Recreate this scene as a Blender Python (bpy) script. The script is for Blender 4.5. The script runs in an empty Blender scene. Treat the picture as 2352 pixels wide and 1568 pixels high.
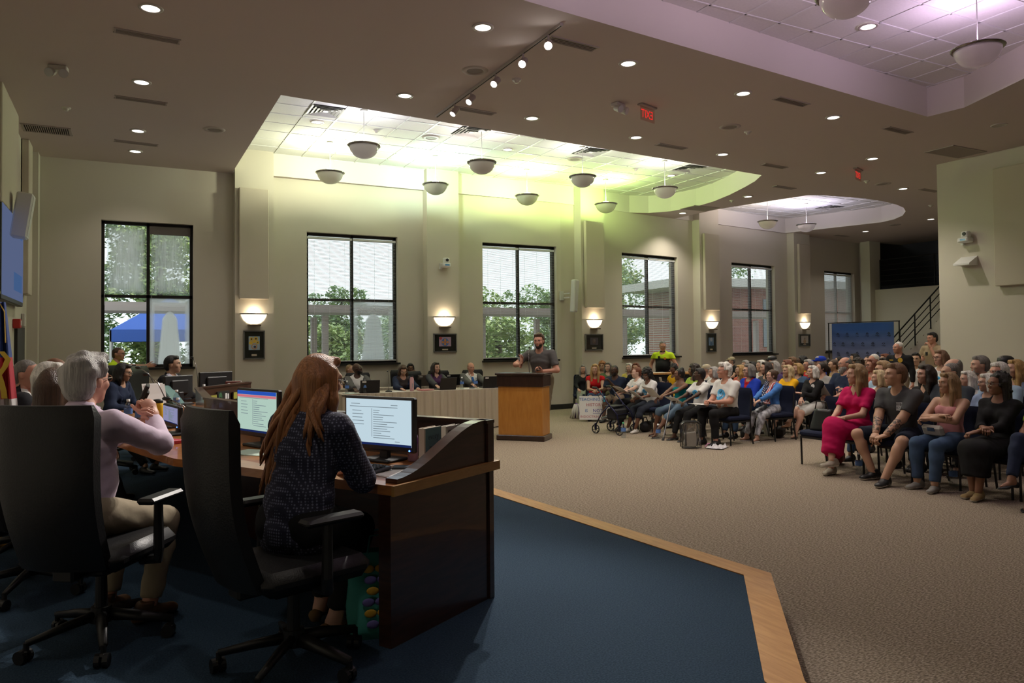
import bpy, bmesh, math, random
import numpy as np
from mathutils import Vector, Matrix, Euler
random.seed(7); rng = np.random.default_rng(7)
SC = bpy.context.scene
COL = SC.collection
PI = math.pi
R = math.radians
# ------------------------------------------------------------------ camera
F_PX, CX, CY = 1712.0, 1176.0, 748.0
PITCH, ROLL, YAW, HC = R(1.3), R(0.516), R(27.4), 1.6
cam_d = bpy.data.cameras.new('camera'); cam = bpy.data.objects.new('camera', cam_d); COL.objects.link(cam)
fw = np.array([math.sin(YAW)*math.cos(PITCH), math.cos(YAW)*math.cos(PITCH), math.sin(PITCH)])
rt0 = np.array([math.cos(YAW), -math.sin(YAW), 0.]); up0 = np.cross(rt0, fw)
rt = rt0*math.cos(ROLL)-up0*math.sin(ROLL); up = up0*math.cos(ROLL)+rt0*math.sin(ROLL)
M = Matrix(((rt[0], up[0], -fw[0], 0), (rt[1], up[1], -fw[1], 0), (rt[2], up[2], -fw[2], HC), (0, 0, 0, 1)))
cam.matrix_world = M
cam_d.sensor_fit = 'HORIZONTAL'; cam_d.sensor_width = 36.0; cam_d.lens = F_PX/2352*36
cam_d.shift_y = (CY-784)/2352; cam_d.clip_start = .05; cam_d.clip_end = 400
SC.camera = cam
# ------------------------------------------------------------------ world (bright overcast sky)
W = bpy.data.worlds.new('overcast_sky'); SC.world = W; W.use_nodes = True
bgn = W.node_tree.nodes['Background']; bgn.inputs[0].default_value = (0.90, 0.94, 1.0, 1); bgn.inputs[1].default_value = 1.8
SC.view_settings.view_transform = 'Standard'; SC.view_settings.look = 'None'; SC.view_settings.gamma = 1.0
SC.view_settings.use_curve_mapping = False
SC.view_settings.exposure = 0.0
SC.cycles.use_denoising = True; SC.cycles.max_bounces = 7; SC.cycles.diffuse_bounces = 4; SC.cycles.transparent_max_bounces = 24
SC.cycles.sample_clamp_indirect = 4.0; SC.cycles.caustics_reflective = False; SC.cycles.caustics_refractive = False
# lamp powers (W)
P_DOWN, P_PEND, P_SCONCE, P_TRACK = 185.0, 80.0, 5.0, 650.0
# ------------------------------------------------------------------ pixel rays (directions only; every distance comes from a plane the thing touches)
C0 = np.array([0., 0., HC])
def ray(x, y): return fw+rt*(x-CX)/F_PX-up*(y-CY)/F_PX
def at_z(x, y, z):
    d = ray(x, y); return C0+d*((z-HC)/d[2])
def at_plane(x, y, p, n):
    d = ray(x, y); p = np.array(p, float); n = np.array(n, float); return C0+d*(np.dot(p-C0, n)/np.dot(d, n))
WD, BX, SL = 15.36, 9.3, .155
N2 = np.array([-SL, 1, 0])/math.hypot(SL, 1)
def wallpt(x, y, off=0.):
    p = at_plane(x, y, (0, WD-off, 0), (0, 1, 0))
    if p[0] > BX: p = at_plane(x, y, np.array([BX, WD, 0])-N2*off, N2)
    return p
# ------------------------------------------------------------------ materials
MATS = {}
def nodes(m): return m.node_tree.nodes, m.node_tree.links
def mat(name, col=(.5, .5, .5), rough=.6, metal=0., bump=0., bscale=60., var=0., vscale=8., spec=.5, emit=None, estr=0., trans=0., coat=0., sheen=0., stretch=None, sss=0.):
    if name in MATS: return MATS[name]
    m = bpy.data.materials.new(name); m.use_nodes = True; MATS[name] = m
    N, L = nodes(m); b = N['Principled BSDF']
    c = (col[0], col[1], col[2], 1)
    b.inputs['Base Color'].default_value = c; b.inputs['Roughness'].default_value = rough; b.inputs['Metallic'].default_value = metal
    b.inputs['Specular IOR Level'].default_value = spec
    if coat: b.inputs['Coat Weight'].default_value = coat
    if sheen: b.inputs['Sheen Weight'].default_value = sheen
    if trans: b.inputs['Transmission Weight'].default_value = trans
    if emit: b.inputs['Emission Color'].default_value = (*emit, 1); b.inputs['Emission Strength'].default_value = estr
    if bump or var:
        tc = N.new('ShaderNodeTexCoord'); src = tc.outputs['Object']
        if stretch:
            mp = N.new('ShaderNodeMapping'); mp.inputs['Scale'].default_value = stretch; L.new(src, mp.inputs[0]); src = mp.outputs[0]
    if bump:
        n = N.new('ShaderNodeTexNoise'); n.inputs['Scale'].default_value = bscale; n.inputs['Detail'].default_value = 3; L.new(src, n.inputs['Vector'])
        bp = N.new('ShaderNodeBump'); bp.inputs['Strength'].default_value = min(1, bump); bp.inputs['Distance'].default_value = .01
        L.new(n.outputs[0], bp.inputs['Height']); L.new(bp.outputs[0], b.inputs['Normal'])
    if var:
        n2 = N.new('ShaderNodeTexNoise'); n2.inputs['Scale'].default_value = vscale; n2.inputs['Detail'].default_value = 4; L.new(src, n2.inputs['Vector'])
        rp = N.new('ShaderNodeValToRGB'); rp.color_ramp.elements[0].position = .3; rp.color_ramp.elements[1].position = .7
        rp.color_ramp.elements[0].color = (*[v*(1-var) for v in col], 1); rp.color_ramp.elements[1].color = (*[min(1, v*(1+var)) for v in col], 1)
        L.new(n2.outputs[0], rp.inputs[0]); L.new(rp.outputs[0], b.inputs['Base Color'])
    return m
def emis(name, col, s):
    if name in MATS: return MATS[name]
    m = bpy.data.materials.new(name); m.use_nodes = True; MATS[name] = m
    N, L = nodes(m); N.remove(N['Principled BSDF']); e = N.new('ShaderNodeEmission'); e.inputs[0].default_value = (*col, 1); e.inputs[1].default_value = s
    L.new(e.outputs[0], N['Material Output'].inputs[0]); return m
def carpet(name, c0, c1, c2, sc=140., stretch=(1, 1, 1)):
    m = mat(name, c0, .95, spec=.15); N, L = nodes(m); b = N['Principled BSDF']
    tc = N.new('ShaderNodeTexCoord'); mp = N.new('ShaderNodeMapping'); mp.inputs['Scale'].default_value = stretch; L.new(tc.outputs['Object'], mp.inputs[0])
    n = N.new('ShaderNodeTexNoise'); n.inputs['Scale'].default_value = sc; n.inputs['Detail'].default_value = 2; L.new(mp.outputs[0], n.inputs['Vector'])
    rp = N.new('ShaderNodeValToRGB'); e = rp.color_ramp.elements; e[0].position = .36; e[0].color = (*c1, 1); e[1].position = .64; e[1].color = (*c2, 1)
    mid = e.new(.5); mid.color = (*c0, 1)
    L.new(n.outputs[0], rp.inputs[0]); L.new(rp.outputs[0], b.inputs['Base Color'])
    bp = N.new('ShaderNodeBump'); bp.inputs['Strength'].default_value = .5; bp.inputs['Distance'].default_value = .01
    L.new(n.outputs[0], bp.inputs['Height']); L.new(bp.outputs[0], b.inputs['Normal']); return m
def wood(name, c0, c1, rough=.35, sc=(1, 1, 14), coat=.3):
    m = mat(name, c0, rough, coat=coat); N, L = nodes(m); b = N['Principled BSDF']
    tc = N.new('ShaderNodeTexCoord'); mp = N.new('ShaderNodeMapping'); mp.inputs['Scale'].default_value = sc; L.new(tc.outputs['Object'], mp.inputs[0])
    n = N.new('ShaderNodeTexNoise'); n.inputs['Scale'].default_value = 4; n.inputs['Detail'].default_value = 6; n.inputs['Distortion'].default_value = .6; L.new(mp.outputs[0], n.inputs['Vector'])
    rp = N.new('ShaderNodeValToRGB'); e = rp.color_ramp.elements; e[0].position = .35; e[0].color = (*c0, 1); e[1].position = .68; e[1].color = (*c1, 1)
    L.new(n.outputs[0], rp.inputs[0]); L.new(rp.outputs[0], b.inputs['Base Color']); return m
def glassy(name, tint=(1, 1, 1), refl=.08, fog=None):
    """thin pane: see-through with a faint mirror reflection; fog = colour of dried condensation with a shape of its own"""
    m = bpy.data.materials.new(name); m.use_nodes = True; MATS[name] = m
    N, L = nodes(m); N.remove(N['Principled BSDF'])
    t = N.new('ShaderNodeBsdfTransparent'); t.inputs[0].default_value = (*tint, 1)
    g = N.new('ShaderNodeBsdfGlossy'); g.inputs['Roughness'].default_value = .02
    mx = N.new('ShaderNodeMixShader'); mx.inputs[0].default_value = refl; L.new(t.outputs[0], mx.inputs[1]); L.new(g.outputs[0], mx.inputs[2])
    out = mx.outputs[0]
    if fog:
        d = N.new('ShaderNodeBsdfTranslucent'); d.inputs[0].default_value = (*fog[0], 1)
        d2 = N.new('ShaderNodeBsdfDiffuse'); d2.inputs[0].default_value = (*fog[0], 1)
        dm = N.new('ShaderNodeMixShader'); dm.inputs[0].default_value = .25; L.new(d.outputs[0], dm.inputs[1]); L.new(d2.outputs[0], dm.inputs[2])
        tc = N.new('ShaderNodeTexCoord'); mp = N.new('ShaderNodeMapping'); mp.inputs['Scale'].default_value = (26, 26, 1.6); L.new(tc.outputs['Object'], mp.inputs[0])
        n = N.new('ShaderNodeTexNoise'); n.inputs['Scale'].default_value = 1.2; n.inputs['Detail'].default_value = 5; L.new(mp.outputs[0], n.inputs['Vector'])
        sx = N.new('ShaderNodeSeparateXYZ'); L.new(tc.outputs['Object'], sx.inputs[0])
        def mth(op, a, b=None, c=None):
            q = N.new('ShaderNodeMath'); q.operation = op
            for i, v in enumerate((a, b, c)):
                if v is None: continue
                if isinstance(v, (int, float)): q.inputs[i].default_value = v
                else: L.new(v, q.inputs[i])
            return q.outputs[0]
        X, Z = sx.outputs[0], sx.outputs[2]
        hw, hh, kind = fog[1], fog[2], fog[3]
        ax = mth('ABSOLUTE', mth('DIVIDE', X, hw)); zz = mth('DIVIDE', Z, hh)      # -1..1 over the pane
        if kind == 'full':        # foggy middle, clear rim
            a = mth('SMOOTH_MIN', mth('SUBTRACT', 1.0, mth('POWER', ax, 3.0)), mth('SUBTRACT', 1.0, mth('POWER', mth('ABSOLUTE', zz), 6.0)), .2)
            f = mth('MULTIPLY', a, mth('MULTIPLY_ADD', n.outputs[0], .9, fog[4]))
        elif kind == 'arch':      # white run-down tongue widening to the foot plus a pale outer frame
            wid = mth('MULTIPLY_ADD', zz, -.16, .46)
            top = mth('SUBTRACT', .62, mth('MULTIPLY', mth('MULTIPLY', ax, ax), 1.6))
            s1 = mth('MULTIPLY', mth('SUBTRACT', wid, ax), 9.0); s2 = mth('MULTIPLY', mth('SUBTRACT', top, zz), 9.0)
            ton = N.new('ShaderNodeClamp'); L.new(mth('MINIMUM', s1, s2), ton.inputs[0])
            rim = N.new('ShaderNodeClamp'); L.new(mth('MULTIPLY', mth('SUBTRACT', mth('MAXIMUM', ax, zz), .72), 5.0), rim.inputs[0])
            f = mth('ADD', mth('MULTIPLY', ton.outputs[0], mth('MULTIPLY_ADD', n.outputs[0], .6, .5)), mth('MULTIPLY', rim.outputs[0], .45))
            f = mth('ADD', f, .16)
        cl = N.new('ShaderNodeClamp'); L.new(f, cl.inputs[0]); cl.inputs[2].default_value = .93
        m2 = N.new('ShaderNodeMixShader'); L.new(cl.outputs[0], m2.inputs[0]); L.new(out, m2.inputs[1]); L.new(dm.outputs[0], m2.inputs[2]); out = m2.outputs[0]
    L.new(out, N['Material Output'].inputs[0]); return m
# ------------------------------------------------------------------ mesh builder
class MB:
    def __init__(s): s.v = []; s.f = []; s.mi = []; s.cur = 0
    def add(s, vs, fs, M=None):
        o = len(s.v)
        if M is not None: vs = [tuple(M @ Vector(p)) for p in vs]
        s.v += [tuple(p) for p in vs]; s.f += [tuple(i+o for i in f) for f in fs]; s.mi += [s.cur]*len(fs); return s
    def box(s, c, d, M=None, b=0.):
        x, y, z = d[0]/2, d[1]/2, d[2]/2
        if b <= 0:
            vs = [(c[0]+i*x, c[1]+j*y, c[2]+k*z) for k in (-1, 1) for j in (-1, 1) for i in (-1, 1)]
            return s.add(vs, [(0, 2, 3, 1), (4, 5, 7, 6), (0, 1, 5, 4), (2, 6, 7, 3), (0, 4, 6, 2), (1, 3, 7, 5)], M)
        b = min(b, x*.9, y*.9, z*.9); vs = []; ix = {}
        for k in (-1, 1):
            for j in (-1, 1):
                for i in (-1, 1):
                    for a in range(3):
                        ix[(i, j, k, a)] = len(vs)
                        e = [x-b, y-b, z-b]; e[a] += b
                        vs.append((c[0]+i*e[0], c[1]+j*e[1], c[2]+k*e[2]))
        fs = []
        for a in range(3):
            p, q = (a+1) % 3, (a+2) % 3
            for sg in (-1, 1):
                ring = []
                for (u, w) in ((-1, -1), (1, -1), (1, 1), (-1, 1)):
                    t = [0, 0, 0]; t[a] = sg; t[p] = u; t[q] = w; ring.append(ix[(*t, a)])
                fs.append(tuple(ring if sg > 0 else ring[::-1]))
        for a in range(3):          # edges along axis a
            p, q = (a+1) % 3, (a+2) % 3
            for u in (-1, 1):
                for w in (-1, 1):
                    t0 = [0, 0, 0]; t0[p] = u; t0[q] = w; t1 = t0[:]; t0[a] = -1; t1[a] = 1
                    r = [ix[(*t0, p)], ix[(*t1, p)], ix[(*t1, q)], ix[(*t0, q)]]
                    fs.append(tuple(r if u*w < 0 else r[::-1]))
        for i in (-1, 1):
            for j in (-1, 1):
                for k in (-1, 1):
                    r = [ix[(i, j, k, 0)], ix[(i, j, k, 1)], ix[(i, j, k, 2)]]
                    fs.append(tuple(r if i*j*k > 0 else r[::-1]))
        return s.add(vs, fs, M)
    def prism(s, poly, z0, z1, M=None):
        n = len(poly)
        ar = sum(poly[i][0]*poly[(i+1) % n][1]-poly[(i+1) % n][0]*poly[i][1] for i in range(n))
        if ar < 0: poly = poly[::-1]
        vs = [(p[0], p[1], z0) for p in poly]+[(p[0], p[1], z1) for p in poly]
        fs = [tuple(range(n-1, -1, -1)), tuple(range(n, 2*n))]+[(i, (i+1) % n, n+(i+1) % n, n+i) for i in range(n)]
        return s.add(vs, fs, M)
    def lathe(s, prof, n=24, M=None, a0=0., a1=2*PI):
        full = abs(a1-a0-2*PI) < 1e-6; m = n if full else n+1; vs = []; fs = []
        for i in range(m):
            a = a0+(a1-a0)*i/n; vs += [(r*math.cos(a), r*math.sin(a), z) for r, z in prof]
        k = len(prof)
        for i in range(n):
            for j in range(k-1):
                A = i*k+j; B = ((i+1) % m)*k+j; fs.append((A, B, B+1, A+1))
        return s.add(vs, fs, M)
    def cyl(s, p0, p1, r0, r1=None, n=12, cap=True, M=None):
        r1 = r0 if r1 is None else r1; p0, p1 = Vector(p0), Vector(p1); d = (p1-p0).normalized()
        u = d.orthogonal().normalized(); w = d.cross(u); vs = []
        for p, r in ((p0, r0), (p1, r1)): vs += [p+(u*math.cos(2*PI*i/n)+w*math.sin(2*PI*i/n))*r for i in range(n)]
        fs = [(i, (i+1) % n, n+(i+1) % n, n+i) for i in range(n)]
        if cap: fs += [tuple(range(n-1, -1, -1)), tuple(range(n, 2*n))]
        return s.add(vs, fs, M)
    def tube(s, pts, r, n=8, M=None, closed=False, flat=1.):
        pts = [Vector(p) for p in pts]; m = len(pts); rs = r if isinstance(r, (list, tuple)) else [r]*m; vs = []; fs = []
        t0 = (pts[1]-pts[0]).normalized(); u = t0.orthogonal().normalized()
        for i, p in enumerate(pts):
            a = pts[(i-1) % m] if closed or i > 0 else p; b = pts[(i+1) % m] if closed or i < m-1 else p
            t = (b-a).normalized(); u = (u-t*u.dot(t)).normalized(); w = t.cross(u)
            vs += [p+(u*math.cos(2*PI*k/n)+w*math.sin(2*PI*k/n)*flat)*rs[i] for k in range(n)]
        for i in range(m if closed else m-1):
            j = (i+1) % m
            fs += [(i*n+k, i*n+(k+1) % n, j*n+(k+1) % n, j*n+k) for k in range(n)]
        if not closed: fs += [tuple(range(n-1, -1, -1)), tuple(range((m-1)*n, m*n))]
        return s.add(vs, fs, M)
    def ell(s, c, r, n=14, m=8, M=None):
        prof = [(max(1e-4, math.sin(PI*j/m)), -math.cos(PI*j/m)) for j in range(m+1)]
        T = Matrix.Translation(c) @ Matrix.Diagonal((*r, 1)); return s.lathe(prof, n, T if M is None else M @ T)
    def disc(s, c, r, n=20, M=None, up=True):
        vs = [(c[0]+r*math.cos(2*PI*i/n), c[1]+r*math.sin(2*PI*i/n), c[2]) for i in range(n)]
        return s.add(vs, [tuple(range(n)) if up else tuple(range(n-1, -1, -1))], M)
    def quad(s, a, b, c, d, M=None): return s.add([a, b, c, d], [(0, 1, 2, 3)], M)
    def mesh(s, name, mats, smooth=False):
        me = bpy.data.meshes.new(name); me.from_pydata(s.v, [], s.f)
        for m in (mats if isinstance(mats, (list, tuple)) else [mats]): me.materials.append(m)
        if any(s.mi): me.polygons.foreach_set('material_index', s.mi)
        if smooth: me.polygons.foreach_set('use_smooth', [True]*len(s.f))
        me.update()
        if smooth == 'auto': me.set_sharp_from_angle(angle=R(38))
        return me
    def build(s, name, mats, parent=None, smooth=False, M=None):
        return link(name, s.mesh(name, mats, smooth), parent, M)
def link(name, me, parent=None, M=None):
    o = bpy.data.objects.new(name, me); COL.objects.link(o)
    if parent is not None: o.parent = parent
    if M is not None: o.matrix_local = M
    return o
def tag(o, label, cat, group=None, kind=None):
    o['label'] = label; o['category'] = cat
    if group: o['group'] = group
    if kind: o['kind'] = kind
    return o
def thing(name, label, cat, loc=(0, 0, 0), rz=0., group=None):
    o = bpy.data.objects.new(name, None); COL.objects.link(o); o.empty_display_size = .1
    o.location = loc; o.rotation_euler = (0, 0, rz); return tag(o, label, cat, group)
def struct(o): o['kind'] = 'structure'; return o
def dup(root, loc=None, rz=None, label=None, group=None):
    r = root.copy(); COL.objects.link(r)
    if loc is not None: r.location = loc
    if rz is not None: r.rotation_euler = (0, 0, rz)
    if label: r['label'] = label
    if group: r['group'] = group
    for ch in root.children:
        c = ch.copy(); COL.objects.link(c); c.parent = r
        for g in ch.children:
            d = g.copy(); COL.objects.link(d); d.parent = c
    return r
def T(x, y, z): return Matrix.Translation((x, y, z))
def RZ(a): return Matrix.Rotation(a, 4, 'Z')
def RX(a): return Matrix.Rotation(a, 4, 'X')
def RY(a): return Matrix.Rotation(a, 4, 'Y')
def light(kind, name, loc, power, col=(1, 1, 1), parent=None, size=.1, spot=None, blend=.5, direction=None):
    d = bpy.data.lights.new(name, kind); d.energy = power; d.color = col
    if kind == 'SPOT': d.spot_size = spot; d.spot_blend = blend; d.shadow_soft_size = size
    elif kind == 'POINT': d.shadow_soft_size = size
    elif kind == 'AREA': d.size = size
    o = bpy.data.objects.new(name, d); COL.objects.link(o); o.location = loc
    if direction is not None: o.rotation_euler = Vector(direction).to_track_quat('-Z', 'Y').to_euler()
    if parent is not None: o.parent = parent
    return o
def text_mesh(name, body, size, m, parent, M, align='CENTER', depth=.001, font_scale=(1, 1)):
    cu = bpy.data.curves.new(name, 'FONT'); cu.body = body; cu.size = size; cu.align_x = align; cu.align_y = 'CENTER'; cu.extrude = depth; cu.resolution_u = 2
    tmp = bpy.data.objects.new(name, cu); COL.objects.link(tmp)
    me = bpy.data.meshes.new_from_object(tmp.evaluated_get(bpy.context.evaluated_depsgraph_get()) if False else tmp)
    bpy.data.objects.remove(tmp); bpy.data.curves.remove(cu)
    me.materials.clear(); me.materials.append(m); me.name = name
    return link(name, me, parent, M)
# ================================================================== SETTING
PAINT = mat('wall_paint', (.63, .585, .49), .85, bump=.08, bscale=220, spec=.2)
SOFFIT = mat('soffit_paint', (.66, .57, .545), .9, bump=.06, bscale=180, spec=.2)
COVE = mat('coffer_paint', (.72, .68, .62), .85, spec=.2)
TILE = mat('acoustic_tile', (.80, .79, .76), .95, bump=.25, bscale=160, spec=.1, var=.03, vscale=30)
GRIDM = mat('ceiling_grid_white', (.80, .80, .78), .5)
FRAMEM = mat('bronze_frame', (.018, .016, .014), .45, metal=.3)
BLACKM = mat('black_satin', (.012, .012, .013), .45)
DARKBASE = mat('black_vinyl', (.014, .014, .014), .5)
WHITEP = mat('white_plastic', (.75, .74, .72), .45)
CREAMP = mat('cream_plastic', (.62, .58, .52), .5)
CARPET = carpet('beige_loop_carpet', (.26, .21, .155), (.15, .118, .085), (.39, .325, .25), 48., (1.0, 2.6, 1))
BLUEC = carpet('blue_carpet', (.021, .042, .070), (.015, .032, .055), (.028, .054, .086), 120.)
OAK = wood('honey_oak', (.42, .20, .055), (.54, .28, .09), .5, (9, 1.2, 9), .05)
CHROME = mat('chrome', (.35, .33, .32), .12, metal=1.)
ZS, ZC = 4.95, 5.40
# floor -------------------------------------------------------------
floor = struct(MB().box((10, 5.5, -.1), (26, 25, .2)).build('floor', CARPET))
# dais with timber nosing
DAIS = [(3.15, 6.47), (3.44, 3.29), (2.47, 2.19), (1.3, -1.0), (1.3, -4.5), (-1.5, -4.5), (-1.5, 11.6), (2.3, 11.6), (3.02, 9.2)]
dais = struct(MB().prism(DAIS, 0.0, .2).build('floor_dais', BLUEC))
def offset_in(p, q, d):
    v = np.array(q)-np.array(p); v = v/np.linalg.norm(v); return np.array([-v[1], v[0]])*d
ring = [(3.02, 9.2), (3.15, 6.47), (3.44, 3.29), (2.47, 2.19), (1.3, -1.0)]
nos = 0.16
inn = []
for i, p in enumerate(ring):
    ns = []
    if i > 0: v = np.subtract(p, ring[i-1]); ns.append(np.array([v[1], -v[0]])/np.linalg.norm(v))
    if i < len(ring)-1: v = np.subtract(ring[i+1], p); ns.append(np.array([v[1], -v[0]])/np.linalg.norm(v))
    b = sum(ns); b = b/np.linalg.norm(b); inn.append(np.array(p)+b*nos/np.dot(b, ns[0]))
for i in range(len(ring)-1):
    a, b = ring[i], ring[i+1]; c, d = inn[i+1], inn[i]
    o = MB().prism([tuple(a), tuple(b), tuple(c), tuple(d)], .197, .206).build('trim_%d' % (i+1), OAK); struct(o)
# window wall -------------------------------------------------------
S2D = np.array([1, SL])/math.hypot(1, SL)
def seg_matrix(k):     # local: x along the wall, y outward, z up
    if k == 1: return T(0, WD, 0)
    return T(BX, WD, 0) @ RZ(math.atan(SL))
def seg_u(px, py, k, off=0):
    p = wallpt(px, py, off) if k else None
    return p[0] if k == 1 else float((p[0]-BX)*S2D[0]+(p[1]-WD)*S2D[1])
WTOP, WBOT, THK = 3.90, 1.20, .32
wins1 = [(-.40, 1.14), (3.27, 5.20), (7.22, 9.18)]
w4 = seg_u(1428, 583, 2), seg_u(1556, 594, 2); w5 = seg_u(1680, 604, 2), seg_u(1779, 612, 2)
w6 = seg_u(1893, 622, 2), seg_u(1962, 625, 2)
wins2 = [w4, w5, w6]
U2END = w6[1]+.35
def wall_with_holes(name, x0, x1, holes, k, parent=None):
    mb = MB(); xs = [x0]
    for a, b in holes:
        mb.box(((xs[-1]+a)/2, THK/2, 2.85), (a-xs[-1], THK, 5.7)); 
        mb.box(((a+b)/2, THK/2, WBOT/2), (b-a, THK, WBOT)); mb.box(((a+b)/2, THK/2, (WTOP+5.7)/2), (b-a, THK, 5.7-WTOP)); xs.append(b)
    mb.box(((xs[-1]+x1)/2, THK/2, 2.85), (x1-xs[-1], THK, 5.7))
    return struct(mb.build(name, PAINT, M=seg_matrix(k)))
wall_back = wall_with_holes('wall_back', -1.9, BX, wins1, 1)
wall_back2 = wall_with_holes('wall_back.001', 0, U2END, wins2, 2)
# pilasters
PIL_D = .25
def pil(px0, px1, k, yy=700):
    a, b = seg_u(px0, yy, k, PIL_D), seg_u(px1, yy, k, PIL_D); return a, b
PILS = [(1, *pil(540, 629, 1)), (1, *pil(982, 1055, 1)), (2, *pil(1336, 1390, 2)), (2, *pil(1609, 1653, 2)), (2, *pil(1826, 1862, 2))]
for i, (k, a, b) in enumerate(PILS):
    o = MB().box(((a+b)/2, -PIL_D/2, 2.85), (b-a, PIL_D, 5.7)).build('wall_pilaster', PAINT, M=seg_matrix(k)); struct(o)
# baseboards
struct(MB().box(((-1.5+BX)/2, -.012, .06), (BX+1.5, .024, .12)).build('baseboard_back', DARKBASE, M=seg_matrix(1)))
struct(MB().box((U2END/2, -.012, .06), (U2END, .024, .12)).build('baseboard_back.001', DARKBASE, M=seg_matrix(2)))
# windows -----------------------------------------------------------
GLASS = glassy('window_glass', (.93, .97, .95), .06)
BLINDM = mat('white_blind', (.82, .84, .84), .5, spec=.3)
REVEAL = .16
def window(n, k, u0, u1, blinds, fogs=None, closed=False):
    Mx = seg_matrix(k) @ T((u0+u1)/2, REVEAL, 0)
    w = u1-u0; h = WTOP-WBOT
    root = bpy.data.objects.new('window_%d' % n, None); COL.objects.link(root); root.matrix_world = Mx; root['kind'] = 'structure'
    f = MB(); t = .055
    f.box((-w/2+t/2, 0, (WTOP+WBOT)/2), (t, .08, h)); f.box((w/2-t/2, 0, (WTOP+WBOT)/2), (t, .08, h))
    f.box((0, 0, WTOP-t/2), (w, .08, t)); f.box((0, 0, WBOT+t/2), (w, .08, t))
    f.box((0, 0, (WTOP+WBOT)/2), (t, .08, h)); zm = WBOT+h*.49; f.box((0, 0, zm), (w, .08, t))
    f.build('window_frame', FRAMEM, root)
    MB().box((0, -REVEAL/2-.03, WBOT-.02), (w+.06, REVEAL+.10, .04)).build('window_sill', FRAMEM, root)
    for j, (za, zb) in enumerate(((zm+t/2, WTOP-t), (WBOT+t, zm-t/2))):
        for i, (xa, xb) in enumerate(((-w/2+t, -t/2), (t/2, w/2-t))):
            gm = GLASS
            if fogs and fogs[j*2+i]:
                fk, amt = fogs[j*2+i]; gm = glassy('fogged_glass_%d_%d%d' % (n, j, i), (.93, .97, .95), .06, ((.90, .95, .93), (xb-xa)/2, (zb-za)/2, fk, amt))
            p = MB().box((0, 0, 0), (xb-xa, .008, zb-za)).build('window_pane', gm, root); p.location = ((xa+xb)/2, .01, (za+zb)/2)
    if blinds:
        pitch = .026
        for i, (xa, xb) in enumerate(((-w/2+.02, -.012), (.012, w/2-.02))):
            mb = MB(); zt = WTOP-.10; tilt = R(62) if closed else R(-10)
            nsl = int((zt-WBOT-.06)/pitch)
            for s in range(nsl):
                z = zt-.03-s*pitch; dy = .0125*math.cos(tilt); dz = .0125*math.sin(tilt)
                mb.add([(xa, -.06-dy, z-dz), (xb, -.06-dy, z-dz), (xb, -.06+dy, z+dz), (xa, -.06+dy, z+dz)], [(0, 1, 2, 3)])
            sl = mb.build('blind_slats', BLINDM, root); sl['kind'] = 'stuff'
            MB().box(((xa+xb)/2, -.06, zt), (xb-xa, .05, .045)).box(((xa+xb)/2, -.06, WBOT+.05), (xb-xa, .03, .02)).build('blind_rail', BLINDM, root)
            c = MB()
            for xx in (xa+.15, (xa+xb)/2, xb-.15): c.box((xx, -.074, (zt+WBOT)/2), (.004, .002, zt-WBOT-.1))
            c.build('blind_cord', BLINDM, root)
    return root
w1 = window(1, 1, *wins1[0], False, [('full', .12), ('full', -.02), None, ('arch', 0)])
hb = MB().box((.37, -.06, WTOP-.135), (.70, .06, .15)).build('blind_stack', mat('taupe_blind', (.10, .085, .075), .6), w1)
MB().box((-.72, -.06, 3.1), (.004, .004, 1.5)).box((.06, -.06, 3.0), (.004, .004, 1.6)).build('blind_cord', BLINDM, w1)
window(2, 1, *wins1[1], True, [None, None, None, ('arch', 0)])
window(3, 1, *wins1[2], True)
window(4, 2, *wins2[0], True); window(5, 2, *wins2[1], True); window(6, 2, *wins2[2], True, closed=True)
# left wall, rear wall, right wall, lobby back wall ---------------------
struct(MB().box((-1.65, 4.9, 2.85), (.3, 21.4, 5.7)).build('wall_left', PAINT))
struct(MB().box((10, -5.6, 2.85), (26, .3, 5.7)).build('wall_front', PAINT))
XR, YR = 13.85, 8.9
struct(MB().box((XR+.15, (YR-5.5)/2, 2.85), (.3, YR+5.5, 5.7)).build('wall_right', PAINT))
struct(MB().box((XR+4.9, YR-.15, 2.85), (9, .3, 5.7)).build('wall_lobby', PAINT))
pc = MB().box((-1.42, 15.2, 2.85), (.16, .3, 5.7)).build('wall_corner_pier', PAINT); struct(pc)
# lobby end: half-height wall under an unlit upper landing
ce = np.array([BX, WD])+S2D*U2END
XB = float(ce[0])+.02
zb0 = at_plane(2085, 660, (XB, 0, 0), (1, 0, 0))[2]
mb = MB(); yc = float(at_plane(2010, 660, (XB, 0, 0), (1, 0, 0))[1])
mb.box((XB+.15, (yc+18)/2, 2.85), (.3, 18-yc, 5.7))
mb.box((XB+.15, (yc+8.7)/2, zb0/2), (.3, yc-8.7, zb0))
struct(mb.build('wall_end', PAINT))
struct(MB().box((XB-.12, yc+.18, 2.6), (.25, .36, 5.2)).build('wall_end_pier', PAINT))
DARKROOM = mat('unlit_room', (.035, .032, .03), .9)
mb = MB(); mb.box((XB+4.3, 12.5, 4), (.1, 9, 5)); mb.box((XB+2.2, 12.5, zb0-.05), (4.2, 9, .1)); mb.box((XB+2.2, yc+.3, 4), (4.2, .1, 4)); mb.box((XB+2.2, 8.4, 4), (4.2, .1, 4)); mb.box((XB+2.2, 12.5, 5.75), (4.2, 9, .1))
struct(mb.build('wall_landing', DARKROOM))
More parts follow.
